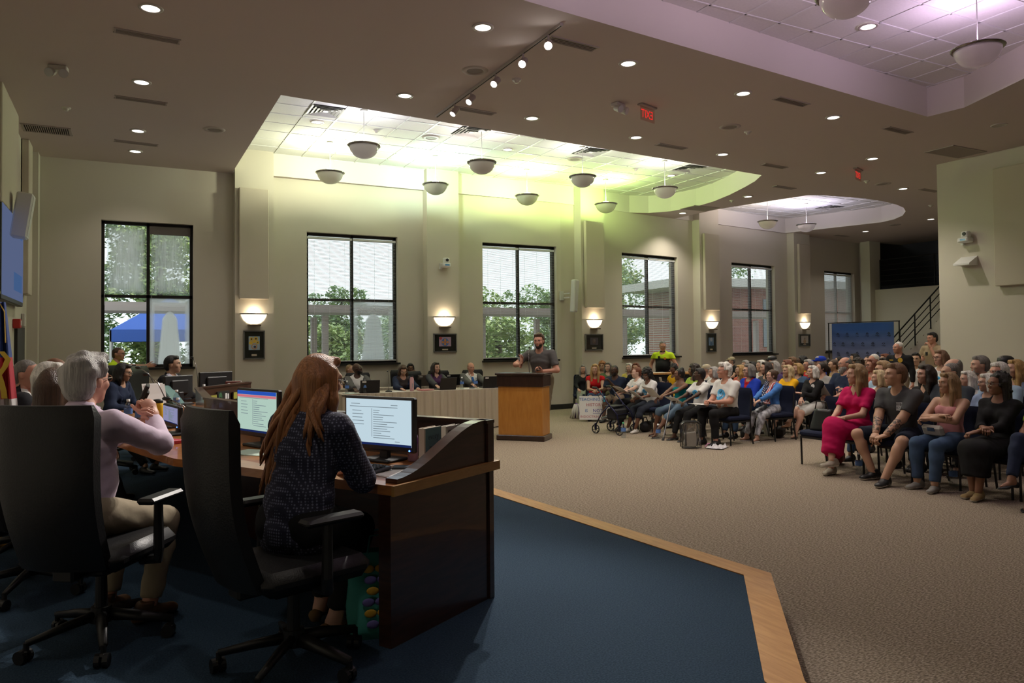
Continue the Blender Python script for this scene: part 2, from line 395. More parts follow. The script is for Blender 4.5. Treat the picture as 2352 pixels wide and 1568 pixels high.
# ceiling -----------------------------------------------------------
from mathutils.geometry import tessellate_polygon
H1 = [(1.83, 15.2), (1.84, 10.23), (11.44, 11.01), (11.75, 11.5), (12.0, 12.05), (12.3, 12.8), (12.53, 13.58), (12.62, 14.3), (12.46, 15.1), (12.1, 15.55), (11.6, 15.70), (9.3, 15.34)]
H2 = [(13.3, 15.95), (13.38, 14.34), (14.0, 12.1), (14.3, 11.95), (15.5, 11.8), (16.3, 11.84), (17.05, 12.0), (17.6, 12.2), (18.14, 12.52), (18.7, 13.0), (19.05, 13.5), (19.2, 14.0), (18.9, 14.9), (18.3, 16.68)]
H3 = [(1.84, 6.2), (1.84, 1.8), (6.5, 2.2), (9.0, 3.6), (10.29, 5.42), (10.79, 6.5), (10.73, 7.02)]
OUT = [(-1.9, -5.6), (24.5, -5.6), (24.5, 19), (-1.9, 19)]
polys = [OUT, H1, H2, H3]
allp = [p for q in polys for p in q]
tris = tessellate_polygon([[Vector((x, y, 0)) for x, y in q] for q in polys])
mb = MB(); mb.add([(x, y, ZS) for x, y in allp], [tuple(t) for t in tris])
ceiling = struct(mb.build('ceiling', SOFFIT))
def inside(p, poly):
    x, y = p; c = False; n = len(poly)
    for i in range(n):
        (x0, y0), (x1, y1) = poly[i], poly[i-1]
        if (y0 > y) != (y1 > y) and x < (x1-x0)*(y-y0)/(y1-y0)+x0: c = not c
    return c
TS = .54
tile_me = MB().box((0, 0, .004), (TS-.03, TS-.03, .012), b=.004).mesh('ceiling_tile', TILE)
def proj(p):
    v = np.array(p, float)-C0; z = v@fw
    return CX+F_PX*(v@rt)/z, CY-F_PX*(v@up)/z, z
ntile = 0
for hi, (H, x0, y0) in enumerate(((H1, 2.613, 15.25), (H2, 13.41, 15.25), (H3, 2.613, 6.9))):
    mb = MB(); n = len(H)
    for i in range(n):
        a, b = H[i], H[(i+1) % n]
        mb.quad((*a, ZS), (*b, ZS), (*b, ZC+.02), (*a, ZC+.02))
    mb.build('coffer_side', COVE, ceiling)
    xs0, xs1 = min(p[0] for p in H), max(p[0] for p in H); ys0, ys1 = min(p[1] for p in H), max(p[1] for p in H)
    g = MB(); bk = MB()
    i0, i1 = int((xs0-x0)/TS)-1, int((xs1-x0)/TS)+2; j0, j1 = int((ys0-y0)/TS)-1, int((ys1-y0)/TS)+2
    for i in range(i0, i1+1): g.box((x0+i*TS, (ys0+ys1)/2, ZC), (.026, ys1-ys0+.1, .02))
    for j in range(j0, j1+1): g.box(((xs0+xs1)/2, y0+j*TS, ZC), (xs1-xs0+.1, .026, .02))
    g.build('ceiling_grid', GRIDM, ceiling)
    bk.box(((xs0+xs1)/2, (ys0+ys1)/2, ZC+.06), (xs1-xs0+.6, ys1-ys0+.6, .04)); bk.build('coffer_deck', GRIDM, ceiling)
    for i in range(i0, i1):
        for j in range(j0, j1):
            c = (x0+(i+.5)*TS, y0+(j+.5)*TS)
            if not any(inside((c[0]+dx, c[1]+dy), H) for dx in (-.26, .26, 0) for dy in (-.26, .26, 0)): continue
            px, py, pz = proj((*c, ZC))
            if pz < .5 or not (-60 < px < 2420 and -60 < py < 800): continue
            o = link('ceiling_tile', tile_me, ceiling); o.location = (c[0], c[1], ZC); ntile += 1
print('tiles', ntile)
# ================================================================== CEILING FIXTURES
LAMP = emis('lit_lamp_lens', (1, .93, .86), 4.)
LAMPOFF = mat('unlit_lens', (.5, .46, .42), .4)
RINGM = mat('lamp_trim_ring', (.55, .50, .46), .5)
def where(x, y):
    if x < 1.5: return 'above the dais beside the screen wall'
    if y > 11 and x > 17: return 'by the stair landing'
    if y < 8.2: return 'along the edge of the near ceiling recess'
    return 'along the soffit between the ceiling recesses'
dl_me = MB().lathe([(.085, -.004), (.085, -.012), (.112, -.012), (.118, -.004), (.118, 0)], 28).mesh('trim_ring', RINGM, True)
lens_me = MB().disc((0, 0, -.006), .088, 28, up=False).mesh('lens', LAMP)
lens_off = MB().disc((0, 0, -.006), .088, 28, up=False).mesh('lens', LAMPOFF)
def downlight(x, y, z, label, group, on=True, p=None, col=(1, .90, .80)):
    t = thing('downlight', label, 'ceiling light', (x, y, z), 0, group)
    link('trim_ring', dl_me, t); link('lens', lens_me if on else lens_off, t)
    if on: light('SPOT', 'downlight_lamp', (0, 0, -.02), p or P_DOWN, col, t, .08, R(118), .7)
    return t
DL = [(346, 18), (325, 188), (317, 300), (311, 347), (1109, 62), (930, 219), (1443, 145), (1222, 271), (1461, 315), (1707, 214), (1660, 354), (1914, 269), (1886, 396), (2004, 364), (1718, 451), (2074, 433), (1988, 531), (2138, 503), (1568, 489)]
for px, py in DL:
    p = at_z(px, py, ZS)
    if p[0] < 1.5: lb = 'lit round recessed downlight over the dais, in the row with slot vents'
    elif p[0] > 19: lb = 'lit round recessed downlight in the soffit before the dark stair landing'
    elif p[1] > 12: lb = 'lit round recessed downlight between the two curved ceiling recesses'
    elif p[0] > 11: lb = 'lit round recessed downlight near the far exit sign'
    elif p[1] < 8.2: lb = 'lit round recessed downlight in the row beside the purple-lit recess'
    else: lb = 'lit round recessed downlight in the row beside the green-lit recess'
    downlight(p[0], p[1], ZS, lb, lb.split('downlight ')[1]+' downlights', p=P_DOWN*(.24 if p[0] < 1.5 else (.35 if p[0] > 19 else 1.0)))
for px, py in ((729, 279), (1166, 342), (1541, 402)):
    p = at_z(px, py, ZC); downlight(p[0], p[1], ZC-.008, 'round downlight set in a white tile of the green-lit recess', 'downlights in the green-lit recess', p=P_DOWN*.4)
p = at_z(1994, 59, ZC); downlight(p[0], p[1], ZC-.008, 'round downlight set in a tile of the purple-lit recess', 'downlights in the purple-lit recess', p=P_DOWN*.5)
p = at_z(2295, 287, ZS); downlight(p[0], p[1], ZS, 'unlit round downlight near the right acoustic wall panel'.replace('right ', ''), None, on=False)
# further downlights of the same grid, behind and beside the camera
for x, y in ((.15, 5.2), (.15, 2.2), (3.4, -1.5), (7.4, .4), (9.4, 1.6), (12.3, 2.6), (12.3, 5.6)):
    downlight(x, y, ZS, 'round downlight of the ceiling grid out over the near seats', 'downlights out of view', p=P_DOWN*(.42 if x < 4 else (.5 if x < 10 else .12)))
# linear slot vents
SLOT = mat('slot_dark', (.01, .01, .01), .8)
VENTM = mat('vent_paint', (.42, .36, .33), .6)
vent_fr = MB(); L_, W_ = .62, .13
for yy in (-W_/2, W_/2): vent_fr.box((0, yy, -.004), (L_+.03, .014, .012))
for xx in (-L_/2, L_/2): vent_fr.box((xx, 0, -.004), (.014, W_, .012))
vent_fr = vent_fr.mesh('frame', VENTM)
vent_bk = MB().box((0, 0, -.001), (L_, W_, .002)).mesh('backing', SLOT)
vent_sl = MB().box((0, 0, -.004), (L_, .011, .010)).mesh('slat', VENTM)
VN = [((339, 82), 'on the dais soffit by the first big downlight'), ((324, 230), 'on the dais soffit, second in its row'), ((313, 328), 'on the dais soffit beside the window wall'), ((1315, 100), 'beside the bright end of the track'), ((1090, 254), 'beside the dim end of the track'), ((1542, 336), 'near the first exit sign'), ((1818, 233), 'below the purple-lit recess edge'), ((2062, 299), 'by the corner of the purple-lit recess'), ((1778, 381), 'between two downlights over the audience'), ((1801, 430), 'between the two curved recesses'), ((1933, 541), 'by the far ceiling corner'), ((2135, 437), 'next to the pale wall end')]
for (px, py), w in VN:
    p = at_z(px, py, ZS); t = thing('slot_vent', 'long slotted air vent '+w, 'air vent', (p[0], p[1], ZS), R(4), 'slot vents in the soffit')
    link('frame', vent_fr, t); link('backing', vent_bk, t)
    for k in range(4): o = link('slat', vent_sl, t); o.location = (0, -.045+.03*k, 0)
# return grilles
def grille(px, py, lx, ly, label, n, m=VENTM, rz=0.):
    p = at_z(px, py, ZS); t = thing('return_grille', label, 'air vent', (p[0], p[1], ZS), rz)
    f = MB()
    for yy in (-ly/2, ly/2): f.box((0, yy, -.006), (lx+.04, .03, .014))
    for xx in (-lx/2, lx/2): f.box((xx, 0, -.006), (.03, ly, .014))
    f.build('frame', m, t); MB().box((0, 0, -.001), (lx, ly, .002)).build('backing', SLOT, t)
    sl = MB().box((0, 0, -.006), (.012, ly, .012)).mesh('slat', m)
    for k in range(n): o = link('slat', sl, t); o.location = (-lx/2+(k+.5)*lx/n, 0, 0)
grille(108, 297, .62, .42, 'cream louvred return grille over the dais beside the screen wall', 22)
grille(2195, 348, .95, .5, 'large plain return grille beside the pale wall end', 40)
grille(1608, 478, .8, .5, 'large return grille on the soffit next to the curved recess', 34)
# square stepped diffusers in the tile recesses
DIFM = mat('diffuser_metal', (.74, .72, .68), .45)
for (px, py), w in (((748, 254), 'at the plain corner of the recess'), ((1082, 302), 'above the pink-lit pendant'), ((1357, 348), 'above the grey-looking pendant'), ((1583, 386), 'at the curved end of the recess'), ((1905, 476), 'in the small lavender-lit recess')):
    p = at_z(px, py, ZC); t = thing('square_diffuser', 'square stepped ceiling diffuser '+w, 'air vent', (p[0], p[1], ZC-.012), 0, 'square diffusers')
    MB().box((0, 0, .006), (.56, .56, .004)).build('backing', SLOT, t)
    for k, s in enumerate((.54, .42, .30, .18)):
        f = MB()
        for a in range(4):
            Mx = RZ(a*PI/2); f.add([(-s/2, -s/2, -.012), (s/2, -s/2, -.012), (s/2-.045, -s/2+.045, .006), (-s/2+.045, -s/2+.045, .006)], [(3, 2, 1, 0), (0, 1, 2, 3)], Mx)
        f.build('louvre_ring', DIFM, t)
    MB().box((0, 0, -.004), (.08, .08, .01)).build('centre_plate', DIFM, t)
# round ceiling speakers
SPM = mat('speaker_trim', (.46, .40, .37), .6); SPG = mat('speaker_grille', (.30, .26, .24), .7, bump=.4, bscale=500)
sp_r = MB().lathe([(.10, -.004), (.11, -.014), (.15, -.012), (.165, 0)], 28).mesh('rim', SPM, True)
sp_g = MB().lathe([(.0005, -.012), (.06, -.011), (.104, -.004)], 28).mesh('grille', SPG, True)
for (px, py), z, w in (((492, 297), ZS, 'over the dais'), ((1091, 162), ZS, 'beside the track lights'), ((1677, 291), ZS, 'over the front row'), ((2028, 422), ZS, 'by the far exit sign'), ((2055, 516), ZS, 'by the stair landing'), ((990, 316), ZC-.01, 'in a white tile above the tables'), ((1321, 365), ZC-.01, 'in a white tile beside the square diffuser')):
    p = at_z(px, py, z); t = thing('ceiling_speaker', 'round ceiling speaker grille '+w, 'speaker', (p[0], p[1], z), 0, 'ceiling speakers')
    link('rim', sp_r, t); link('grille', sp_g, t)
sd_a = MB().lathe([(.0005, -.018), (.055, -.018), (.062, 0)], 20).mesh('base', CREAMP, True)
sd_b = MB().lathe([(.0005, -.05), (.026, -.046), (.034, -.018)], 20).mesh('sensor', CREAMP, True)
for (px, py), z, w in (((152, 247), ZS, 'over the dais by the cream grille'), ((1187, 182), ZS, 'below the brightest track spot'), ((1718, 302), ZS, 'over the front row'), ((1991, 415), ZS, 'under the far exit sign'), ((1681, 460), ZS, 'between the curved recesses'), ((864, 299), ZC-.01, 'on a tile by the lavender-lit pendant'), ((1459, 388), ZC-.01, 'on a tile by the last square diffuser'), ((2138, 471), ZS, 'beside the pale wall end')):
    p = at_z(px, py, z); t = thing('smoke_detector', 'small round smoke detector '+w, 'smoke detector', (p[0], p[1], z), 0, 'smoke detectors'); link('base', sd_a, t); link('sensor', sd_b, t)
# twin-head emergency lights
for (px, py), rz, w in (((1420, 238), R(20), 'beside the first exit sign'), ((134, 152), R(-10), 'over the dais')):
    p = at_z(px, py, ZS); t = thing('emergency_light', 'twin-head emergency light on the ceiling '+w, 'emergency light', (p[0], p[1], ZS), rz)
    MB().box((0, 0, -.03), (.2, .12, .06), b=.01).build('housing', CREAMP, t)
    for s in (-1, 1):
        hd = MB().cyl((s*.06, 0, -.07), (s*.075, -.09, -.11), .045, .055, 14).build('lamp_head', CREAMP, t)
        MB().cyl((s*.075, -.091, -.1105), (s*.076, -.096, -.113), .05, .05, 14).build('lens', mat('clear_lens', (.6, .6, .6), .15), hd)
# exit signs (hung edge-lit panes, seen from the rear side)
REDE = emis('exit_red', (1, .03, .03), 1.1)
EXG = glassy('exit_pane', (.95, .80, .78), .08)
for (px, py), zz, rz, w in (((1487, 243), ZS, R(196), 'over the gap before the audience'), ((1971, 388), ZS, R(200), 'by the lobby')):
    p = at_z(px, py, zz); t = thing('exit_sign', 'red edge-lit EXIT sign hanging from the soffit '+w, 'exit sign', (p[0], p[1], zz), rz)
    MB().box((0, 0, -.012), (.36, .09, .024), b=.006).build('mount', mat('brushed_mount', (.35, .3, .28), .4, metal=.5), t)
    MB().box((0, 0, -.125), (.33, .008, .2)).build('pane', EXG, t)
    text_mesh('lettering', 'EXIT', .165, REDE, t, T(0, -.006, -.128) @ RX(PI/2) @ Matrix.Diagonal((.82, 1, 1, 1)))
# pendants ---------------------------------------------------------------
def bowlmat(name, col):
    m = bpy.data.materials.new(name); m.use_nodes = True; N, L = nodes(m); b = N['Principled BSDF']; b.inputs['Base Color'].default_value = (*col, 1); b.inputs['Roughness'].default_value = .12
    t = N.new('ShaderNodeBsdfTranslucent'); t.inputs[0].default_value = (*col, 1); mx = N.new('ShaderNodeMixShader'); mx.inputs[0].default_value = .22
    L.new(b.outputs[0], mx.inputs[1]); L.new(t.outputs[0], mx.inputs[2]); L.new(mx.outputs[0], N['Material Output'].inputs[0]); return m
BOWL = bowlmat('frosted_bowl_glass', (.62, .60, .55))
prof = [(.0005, -.20)]+[(.235*math.sin(a), -.20*math.cos(a)) for a in [i*PI/2/10 for i in range(1, 11)]]
bowl_me = MB().lathe(prof+[(.228, 0)]+[(.228*math.sin(a), -.193*math.cos(a)) for a in [i*PI/2/10 for i in range(9, 0, -1)]]+[(.0005, -.193)], 32).mesh('glass_bowl', BOWL, True)
rim_me = MB().lathe([(.225, -.005), (.245, -.012), (.268, .004), (.272, .012), (.262, .022), (.245, .024), (.230, .030), (.222, .02), (.225, -.005)], 36).mesh('metal_rim', CHROME, True)
rod_me = MB().cyl((0, 0, -.02), (0, 0, .585), .006, n=8).cyl((0, 0, .57), (0, 0, .60), .06, .06, 16).mesh('rod', WHITEP)
spi = MB()
for a in range(3): spi.cyl((0, 0, .0), (.235*math.cos(a*2.094), .235*math.sin(a*2.094), .01), .004, n=6)
spi = spi.mesh('spider', CHROME)
def pendant(x, y, col, label, group, p=None, lift=.015):
    t = thing('pendant_light', label, 'pendant light', (x, y, ZC-.60), R(17*x), group)
    link('glass_bowl', bowl_me, t); link('metal_rim', rim_me, t); link('rod', rod_me, t); link('spider', spi, t)
    light('POINT', 'pendant_lamp', (0, 0, lift), p or P_PEND, col, t, .07)
def rodtop(px, py): q = at_z(px, py, ZC); return q[0], q[1]
G1 = 'bowl pendants of the green-lit recess'
for (x, y), c, w, pw in ((rodtop(758, 325), (.98, 1, .70), 'over the first table end, close to the window wall', 1.15), (rodtop(1000, 357), (.72, 1, .78), 'before the pilaster with the camera', 1.15), (rodtop(1210, 388), (.80, 1, .40), 'before the window behind the lectern', 1.2), (rodtop(1391, 411), (.66, 1, .28), 'glowing green by the curved end of the recess', 1.2),
                          ((3.42, 11.75), (.88, .86, 1), 'with a lavender-tinged bowl', 1), ((5.62, 11.95), (1, .88, .86), 'with a pink-tinged bowl', 1), ((7.87, 12.15), (1, .96, .92), 'with a grey-looking bowl', .9), ((10.05, 12.35), (1, .97, .88), 'with a white bowl near the curved recess end', 1)):
    pendant(x, y, c, 'frosted bowl pendant '+w, G1, P_PEND*pw*(1.15 if y > 13 else .5), .10 if y > 13 else .015)
for (px, py), c, w in (((1762, 458), (1, .86, .80), 'in the small far recess, warm-lit'), ((1851, 467), (.80, .74, 1), 'in the small far recess, lavender-lit')):
    x, y = rodtop(px, py); pendant(x, y, c, 'frosted bowl pendant '+w, 'bowl pendants of the far recess', P_PEND*.8)
for (x, y), c, w in (((8.37, 4.88), (.92, .66, 1.0), 'near the corner of the purple-lit recess'), ((5.95, 4.66), (.95, .68, .95), 'cut by the frame in the purple-lit recess'), ((3.6, 4.4), (.95, .7, .95), 'over the dais edge in the purple-lit recess'), ((8.2, 6.2), (.9, .7, 1), 'second by the recess corner') )[:3]:
    pendant(x, y, c, 'frosted bowl pendant '+w, 'bowl pendants of the purple-lit recess', P_PEND*.55)
# track lighting
t0, t1 = at_z(1290, 52, ZS), at_z(1003, 265, ZS)
ang = math.atan2(t1[1]-t0[1], t1[0]-t0[0]); ln = float(np.linalg.norm((t1-t0)[:2]))
tr = thing('track_light', 'white ceiling track with five small spotlights', 'track light', (t0[0], t0[1], ZS), ang)
MB().box((ln/2, 0, -.015), (ln, .036, .03)).build('track_rail', SPM, tr)
MB().box((ln/2, 0, -.0305), (ln-.02, .012, .002)).build('track_slot', SLOT, tr)
SPOTL = emis('spot_lens_hot', (1, .95, .9), 60.)
SPOTL2 = emis('spot_lens', (1, .95, .9), 14.)
Mi = Matrix.Translation((t0[0], t0[1], ZS)) @ RZ(ang)
for (px, py), tgt, hot in (((1236, 112), (1.0, 2.6, 1.), 1), ((1179, 153), (.6, 4.2, 1.), 1), ((1117, 198), (.4, 6.0, 1.), 0), ((1060, 238), (.5, 7.6, 1.), 0), ((1023, 264), (1.0, 9.0, 1.), 0)):
    q = at_z(px, py, ZS-.20); ql = Mi.inverted() @ Vector(q); dr = (Vector(tgt)-Vector(q)).normalized(); dl = Mi.inverted().to_3x3() @ dr
    base = Vector((ql.x, 0, -.03)); c = Vector((ql.x, 0, -.13))
    MB().cyl(base, c, .012, n=8).build('spot_stem', SPM, tr)
    MB().cyl(c-dl*.07, c+dl*.06, .042, .046, 16).build('spot_head', SPM, tr)
    MB().cyl(c+dl*.0605, c+dl*.0615, .040, .040, 16).build('spot_lens', SPOTL if hot else SPOTL2, tr)
    light('SPOT', 'track_lamp', c+dl*.08, P_TRACK*(1.0 if hot else .7), (1, .93, .86), tr, .035, R(52), .6, dl)
# ================================================================== WALL FIXTURES
def on_pil(k, px, py): p = wallpt(px, py, PIL_D); u = p[0] if k == 1 else float((p[0]-BX)*S2D[0]+(p[1]-WD)*S2D[1]); return u, p[2]
def wthing(name, label, cat, k, u, z, off=PIL_D, group=None):
    t = thing(name, label, cat, (0, 0, 0), 0, group); t.matrix_world = seg_matrix(k) @ T(u, -off, z); return t
SCG = emis('sconce_glass_lit', (1, .86, .66), 1.6)
sc_pr = [(.06, -.19), (.13, -.165), (.19, -.11), (.225, -.05), (.24, 0)]
sc_gl = MB().lathe(sc_pr, 20, None, PI, 2*PI).mesh('glass_shade', SCG, True)
sc_rm = MB().lathe([(.236, 0), (.262, 0), (.262, .022), (.236, .022), (.236, 0)], 20, None, PI, 2*PI).mesh('metal_rim', CHROME, True)
sc_bs = MB().box((0, -.05, -.21), (.24, .12, .025)).mesh('base_bar', mat('bronze_bar', (.20, .14, .09), .35, metal=.8))
SQ = Matrix.Diagonal((1, .62, 1, 1))
for k, px, py, w in ((1, 583, 722, 'above the sunflower picture'), (1, 1020, 729, 'above the blue circular picture'), (2, 1364, 735, 'above the dark picture'), (2, 1634, 739, 'above the tall seascape picture'), (2, 1847, 741, 'above the ship picture')):
    u, z = on_pil(k, px, py); t = wthing('wall_sconce', 'lit half-bowl wall sconce '+w, 'wall lamp', k, u, z, PIL_D+.004, 'half-bowl sconces')
    for n, me in (('glass_shade', sc_gl), ('metal_rim', sc_rm)): o = link(n, me, t); o.matrix_local = SQ
    link('base_bar', sc_bs, t)
    light('POINT', 'sconce_lamp', (0, -.08, .03), P_SCONCE, (1, .80, .55), t, .04)
# acoustic panels on pilasters
PANEL = mat('fabric_panel', (.60, .54, .44), .95, bump=.2, bscale=300, spec=.1)
for k, x0, y0, x1, y1, w in ((1, 548, 431, 616, 688, 'above the first sconce'), (2, 1339, 507, 1383, 708, 'above the third sconce'), (2, 1612, 536, 1648, 713, 'above the fourth sconce'), (2, 1829, 560, 1857, 721, 'above the fifth sconce')):
    ua, za = on_pil(k, x0, y0); ub, zb = on_pil(k, x1, y1)
    t = wthing('acoustic_panel', 'tall beige fabric acoustic panel '+w, 'wall panel', k, (ua+ub)/2, (za+zb)/2, PIL_D, 'pilaster panels')
    MB().box((0, -.055, 0), (ub-ua, .09, za-zb), b=.012).build('panel_body', PANEL, t)
# framed pictures
BLACKFR = mat('dark_picture_frame', (.05, .05, .05), .25, metal=.6); MATB = mat('black_mat_board', (.010, .012, .012), .15, coat=.6); PLATE = mat('brass_plate', (.5, .42, .33), .4)
def dots(mb, items, y):
    for i, (x, z, r, c) in enumerate(items): mb.cur = c; mb.cyl((x, y-i*.0002, z), (x, y-.002-i*.0002, z), r, n=14)
def picture(k, x0, y0, x1, y1, label, art, aw, ah, items, mats):
    ua, za = on_pil(k, x0, y0); ub, zb = on_pil(k, x1, y1); w, h = ub-ua, za-zb
    t = wthing('framed_picture', label, 'picture', k, (ua+ub)/2, (za+zb)/2, PIL_D)
    f = MB(); e = .022
    for s in (-1, 1): f.box((s*(w/2-e/2), -.018, 0), (e, .036, h)); f.box((0, -.018, s*(h/2-e/2)), (w, .036, e))
    f.build('frame', mat('silver_edge_frame', (.25, .25, .25), .3, metal=.7), t)
    MB().box((0, -.012, 0), (w-e, .004, h-e)).build('mat_board', MATB, t)
    a = MB().box((0, -.016, h*.06), (aw*w, .003, ah*h)); dots(a, [(ix*aw*w, h*.06+iz*ah*h, ir*w, c) for ix, iz, ir, c in items], -.0175); a.build('artwork', mats, t)
    MB().box((0, -.016, -h*.36), (w*.25, .003, h*.07)).build('title_plate', PLATE, t)
Y1, B1, O1, K1 = mat('art_yellow', (.75, .50, .06), .6), mat('art_blue_grey', (.35, .45, .55), .6), mat('art_orange', (.6, .25, .06), .6), mat('art_dark', (.05, .04, .05), .6)
picture(1, 559, 759, 608, 824, 'black-matted picture of yellow sunflowers in a vase on pilaster', None, .52, .48, [(-.25, .3, .09, 1), (.15, .32, .10, 1), (-.3, .02, .09, 1), (.3, .05, .08, 1), (0, .12, .08, 1), (-.25, .3, .04, 3), (.15, .32, .045, 3), (.3, .05, .03, 3), (0, -.25, .14, 2), (0, -.25, .10, 0), (.05, -.27, .06, 3)], [B1, Y1, O1, K1])
picture(1, 995, 766, 1048, 808, 'black-matted picture of a blue disc with orange rings', None, .52, .5, [(0, -.05, .16, 1), (0, .18, .05, 2), (0, -.25, .05, 2), (-.2, -.05, .05, 2), (.2, -.05, .05, 2), (0, -.04, .05, 2), (-.38, .38, .06, 3), (0, -.04, .025, 3)], [mat('art_pink', (.42, .28, .40), .6), mat('art_blue', (.05, .14, .42), .6), O1, mat('art_red', (.45, .05, .06), .6)])
picture(2, 1343, 767, 1384, 804, 'very dark framed picture on pilaster behind the seated red dress', None, .45, .45, [(0, 0, .1, 1), (.05, .1, .05, 2)], [K1, mat('art_dusk', (.09, .06, .05), .5), mat('art_dusk2', (.12, .10, .09), .5)])
picture(2, 1621, 765, 1644, 808, 'narrow tall framed picture of a pale blue sea', None, .5, .42, [(0, .25, .12, 1), (0, -.3, .13, 2)], [mat('art_sea', (.20, .30, .42), .5), mat('art_cloud', (.45, .48, .52), .5), mat('art_deep', (.10, .18, .30), .5)])
picture(2, 1834, 767, 1860, 795, 'small framed picture of a ship on pale paper', None, .62, .6, [(0, -.05, .06, 1), (.03, .15, .05, 1), (0, -.28, .12, 2)], [mat('art_paper', (.5, .46, .4), .7), mat('art_ink', (.2, .17, .14), .7), mat('art_tan', (.40, .28, .16), .7)])
# wall cameras (conference type)
def ptz(t):
    MB().box((0, -.09, 0), (.20, .20, .09), b=.02).build('camera_base', WHITEP, t)
    hd = MB().box((.02, -.10, .10), (.13, .12, .12), b=.02).build('camera_head', WHITEP, t)
    MB().cyl((.02, -.161, .11), (.02, -.175, .11), .035, .03, 16).build('lens', BLACKM, hd)
    MB().box((.01, -.191, 0), (.10, .004, .03)).build('display_strip', mat('strip_dark', (.02, .03, .05), .2, emit=(.2, .7, 1), estr=.15), t)
    MB().box((-.08, -.03, -.02), (.05, .06, .12)).build('bracket', WHITEP, t)
u, z = on_pil(1, 1019, 610); ptz(wthing('wall_camera', 'white pan-tilt camera on the pilaster above a sconce', 'camera', 1, u, z))
XW = XR
def rwall(px, py): q = at_plane(px, py, (XW, 0, 0), (1, 0, 0)); return q
q = rwall(2224, 552); t = thing('wall_camera', 'white pan-tilt camera on the pale side wall above a wedge', 'camera', (XW, q[1], q[2]), -PI/2); ptz(t)
q = rwall(2227, 610); t = thing('wall_wedge_sensor', 'white wedge-shaped wall fitting under the side wall camera', 'sensor', (XW, q[1], q[2]), -PI/2)
MB().prism([(-.0, .0), (-.26, -.0), (-.26, .03), (0, .17)], -.15, .15, RZ(PI/2) @ RX(PI/2) if False else Matrix(((0, 0, 1, 0), (1, 0, 0, 0), (0, 1, 0, 0), (0, 0, 0, 1)))).build('wedge_body', WHITEP, t)
qa, qb = rwall(2287, 390), rwall(2287, 658)
t = thing('acoustic_panel', 'wide beige fabric acoustic panel on the pale side wall', 'wall panel', (XW, qa[1], (qa[2]+qb[2])/2), -PI/2)
MB().box((1.2, -.062, 0), (2.4, .10, qa[2]-qb[2]), b=.01).build('panel_body', PANEL, t)
# column loudspeaker on bracket
q = wallpt(1312, 680, .0); t = wthing('column_speaker', 'slim white column loudspeaker on a wall bracket', 'speaker', 2, float((q[0]-BX)*S2D[0]+(q[1]-WD)*S2D[1])-.34, q[2], 0)
MB().box((.18, -.30, 0), (.13, .16, .78), RY(R(4)), b=.02).build('speaker_body', WHITEP, t)
MB().box((.18, -.382, 0), (.10, .004, .72), RY(R(4))).build('speaker_grille', mat('pale_grille', (.55, .55, .52), .7), t)
MB().box((.02, -.02, .0), (.10, .04, .22)).box((.08, -.13, .05), (.03, .24, .03)).box((.08, -.13, -.05), (.03, .24, .03)).build('bracket', WHITEP, t)
# ================================================================== LEFT WALL FITTINGS
XL = -1.5
def lwall(px, py): return at_plane(px, py, (XL, 0, 0), (1, 0, 0))
a, b = lwall(35, 512), lwall(35, 705)
tv = thing('wall_screen', 'large flat screen showing a pale blue slide, on the dais wall', 'screen', (XL, a[1], (a[2]+b[2])/2), PI/2)
hh = a[2]-b[2]
MB().box((-hh*.85, -.06, 0), (hh*1.75, .08, hh), b=.01).build('screen_body', BLACKM, tv)
SCRN = emis('slide_blue', (.10, .13, .24), .9)
MB().box((-hh*.85, -.102, .02), (hh*1.70, .004, hh*.93)).build('display', SCRN, tv)
MB().box((-.6, -.1045, -.25*hh), (.9, .002, hh*.2)).box((-.7, -.1045, .3*hh), (1.1, .002, hh*.06)).build('slide_text', emis('slide_band', (.10, .20, .45), .5), tv)
for (x0, ya, yb, d), w in ((((57, 335, 680, .5)), 'between the screen and the room corner'), (((22, 262, 505, 1.6)), 'above the screen')):
    p0, p1 = lwall(x0, ya), lwall(x0, yb)
    t = thing('acoustic_panel', 'cream fabric acoustic panel on the dais wall '+w, 'wall panel', (XL, p0[1], (p0[2]+p1[2])/2), PI/2)
    MB().box((-d/2, -.062, 0), (d, .10, max(.4, p0[2]-p1[2])), b=.01).build('panel_body', PANEL, t)
p0 = lwall(30, 743); t = thing('fire_alarm', 'small red fire alarm box on the dais wall', 'alarm', (XL, p0[1], p0[2]), PI/2)
MB().box((0, -.05, 0), (.16, .10, .14), b=.01).build('alarm_body', mat('alarm_red', (.45, .02, .02), .4), t); MB().box((0, -.102, .01), (.09, .004, .07)).build('alarm_lens', WHITEP, t)
p0 = lwall(49, 735); t = thing('wall_thermostat', 'cream thermostat box beside the red fire alarm', 'thermostat', (XL, p0[1], p0[2]), PI/2)
MB().box((0, -.03, 0), (.12, .05, .22), b=.01).build('thermostat_body', CREAMP, t); MB().box((0, -.056, .03), (.06, .003, .04)).build('thermostat_dial', WHITEP, t)
p0 = lwall(48, 752); p1 = lwall(34, 752)
dr = bpy.data.objects.new('door_1', None); COL.objects.link(dr); dr.location = (XL, (p0[1]+p1[1])/2, 0); dr['kind'] = 'structure'
DD = mat('dark_door', (.02, .018, .016), .5)
MB().box((.02, 0, p0[2]/2), (.05, .9, p0[2])).build('door_leaf', DD, dr); MB().cyl((.05, .35, 1.05), (.10, .35, 1.05), .02).build('door_handle', CHROME, dr)
p0 = lwall(4, 490); t = thing('wall_speaker', 'white wall loudspeaker above the screen edge', 'speaker', (XL+.12, p0[1], p0[2]), PI/2)
MB().box((0, -.12, 0), (.26, .2, .62), RX(R(8)), b=.02).build('speaker_body', WHITEP, t); MB().box((0, -.222, 0), (.2, .004, .54), RX(R(8))).build('speaker_grille', mat('pale_grille'), t)
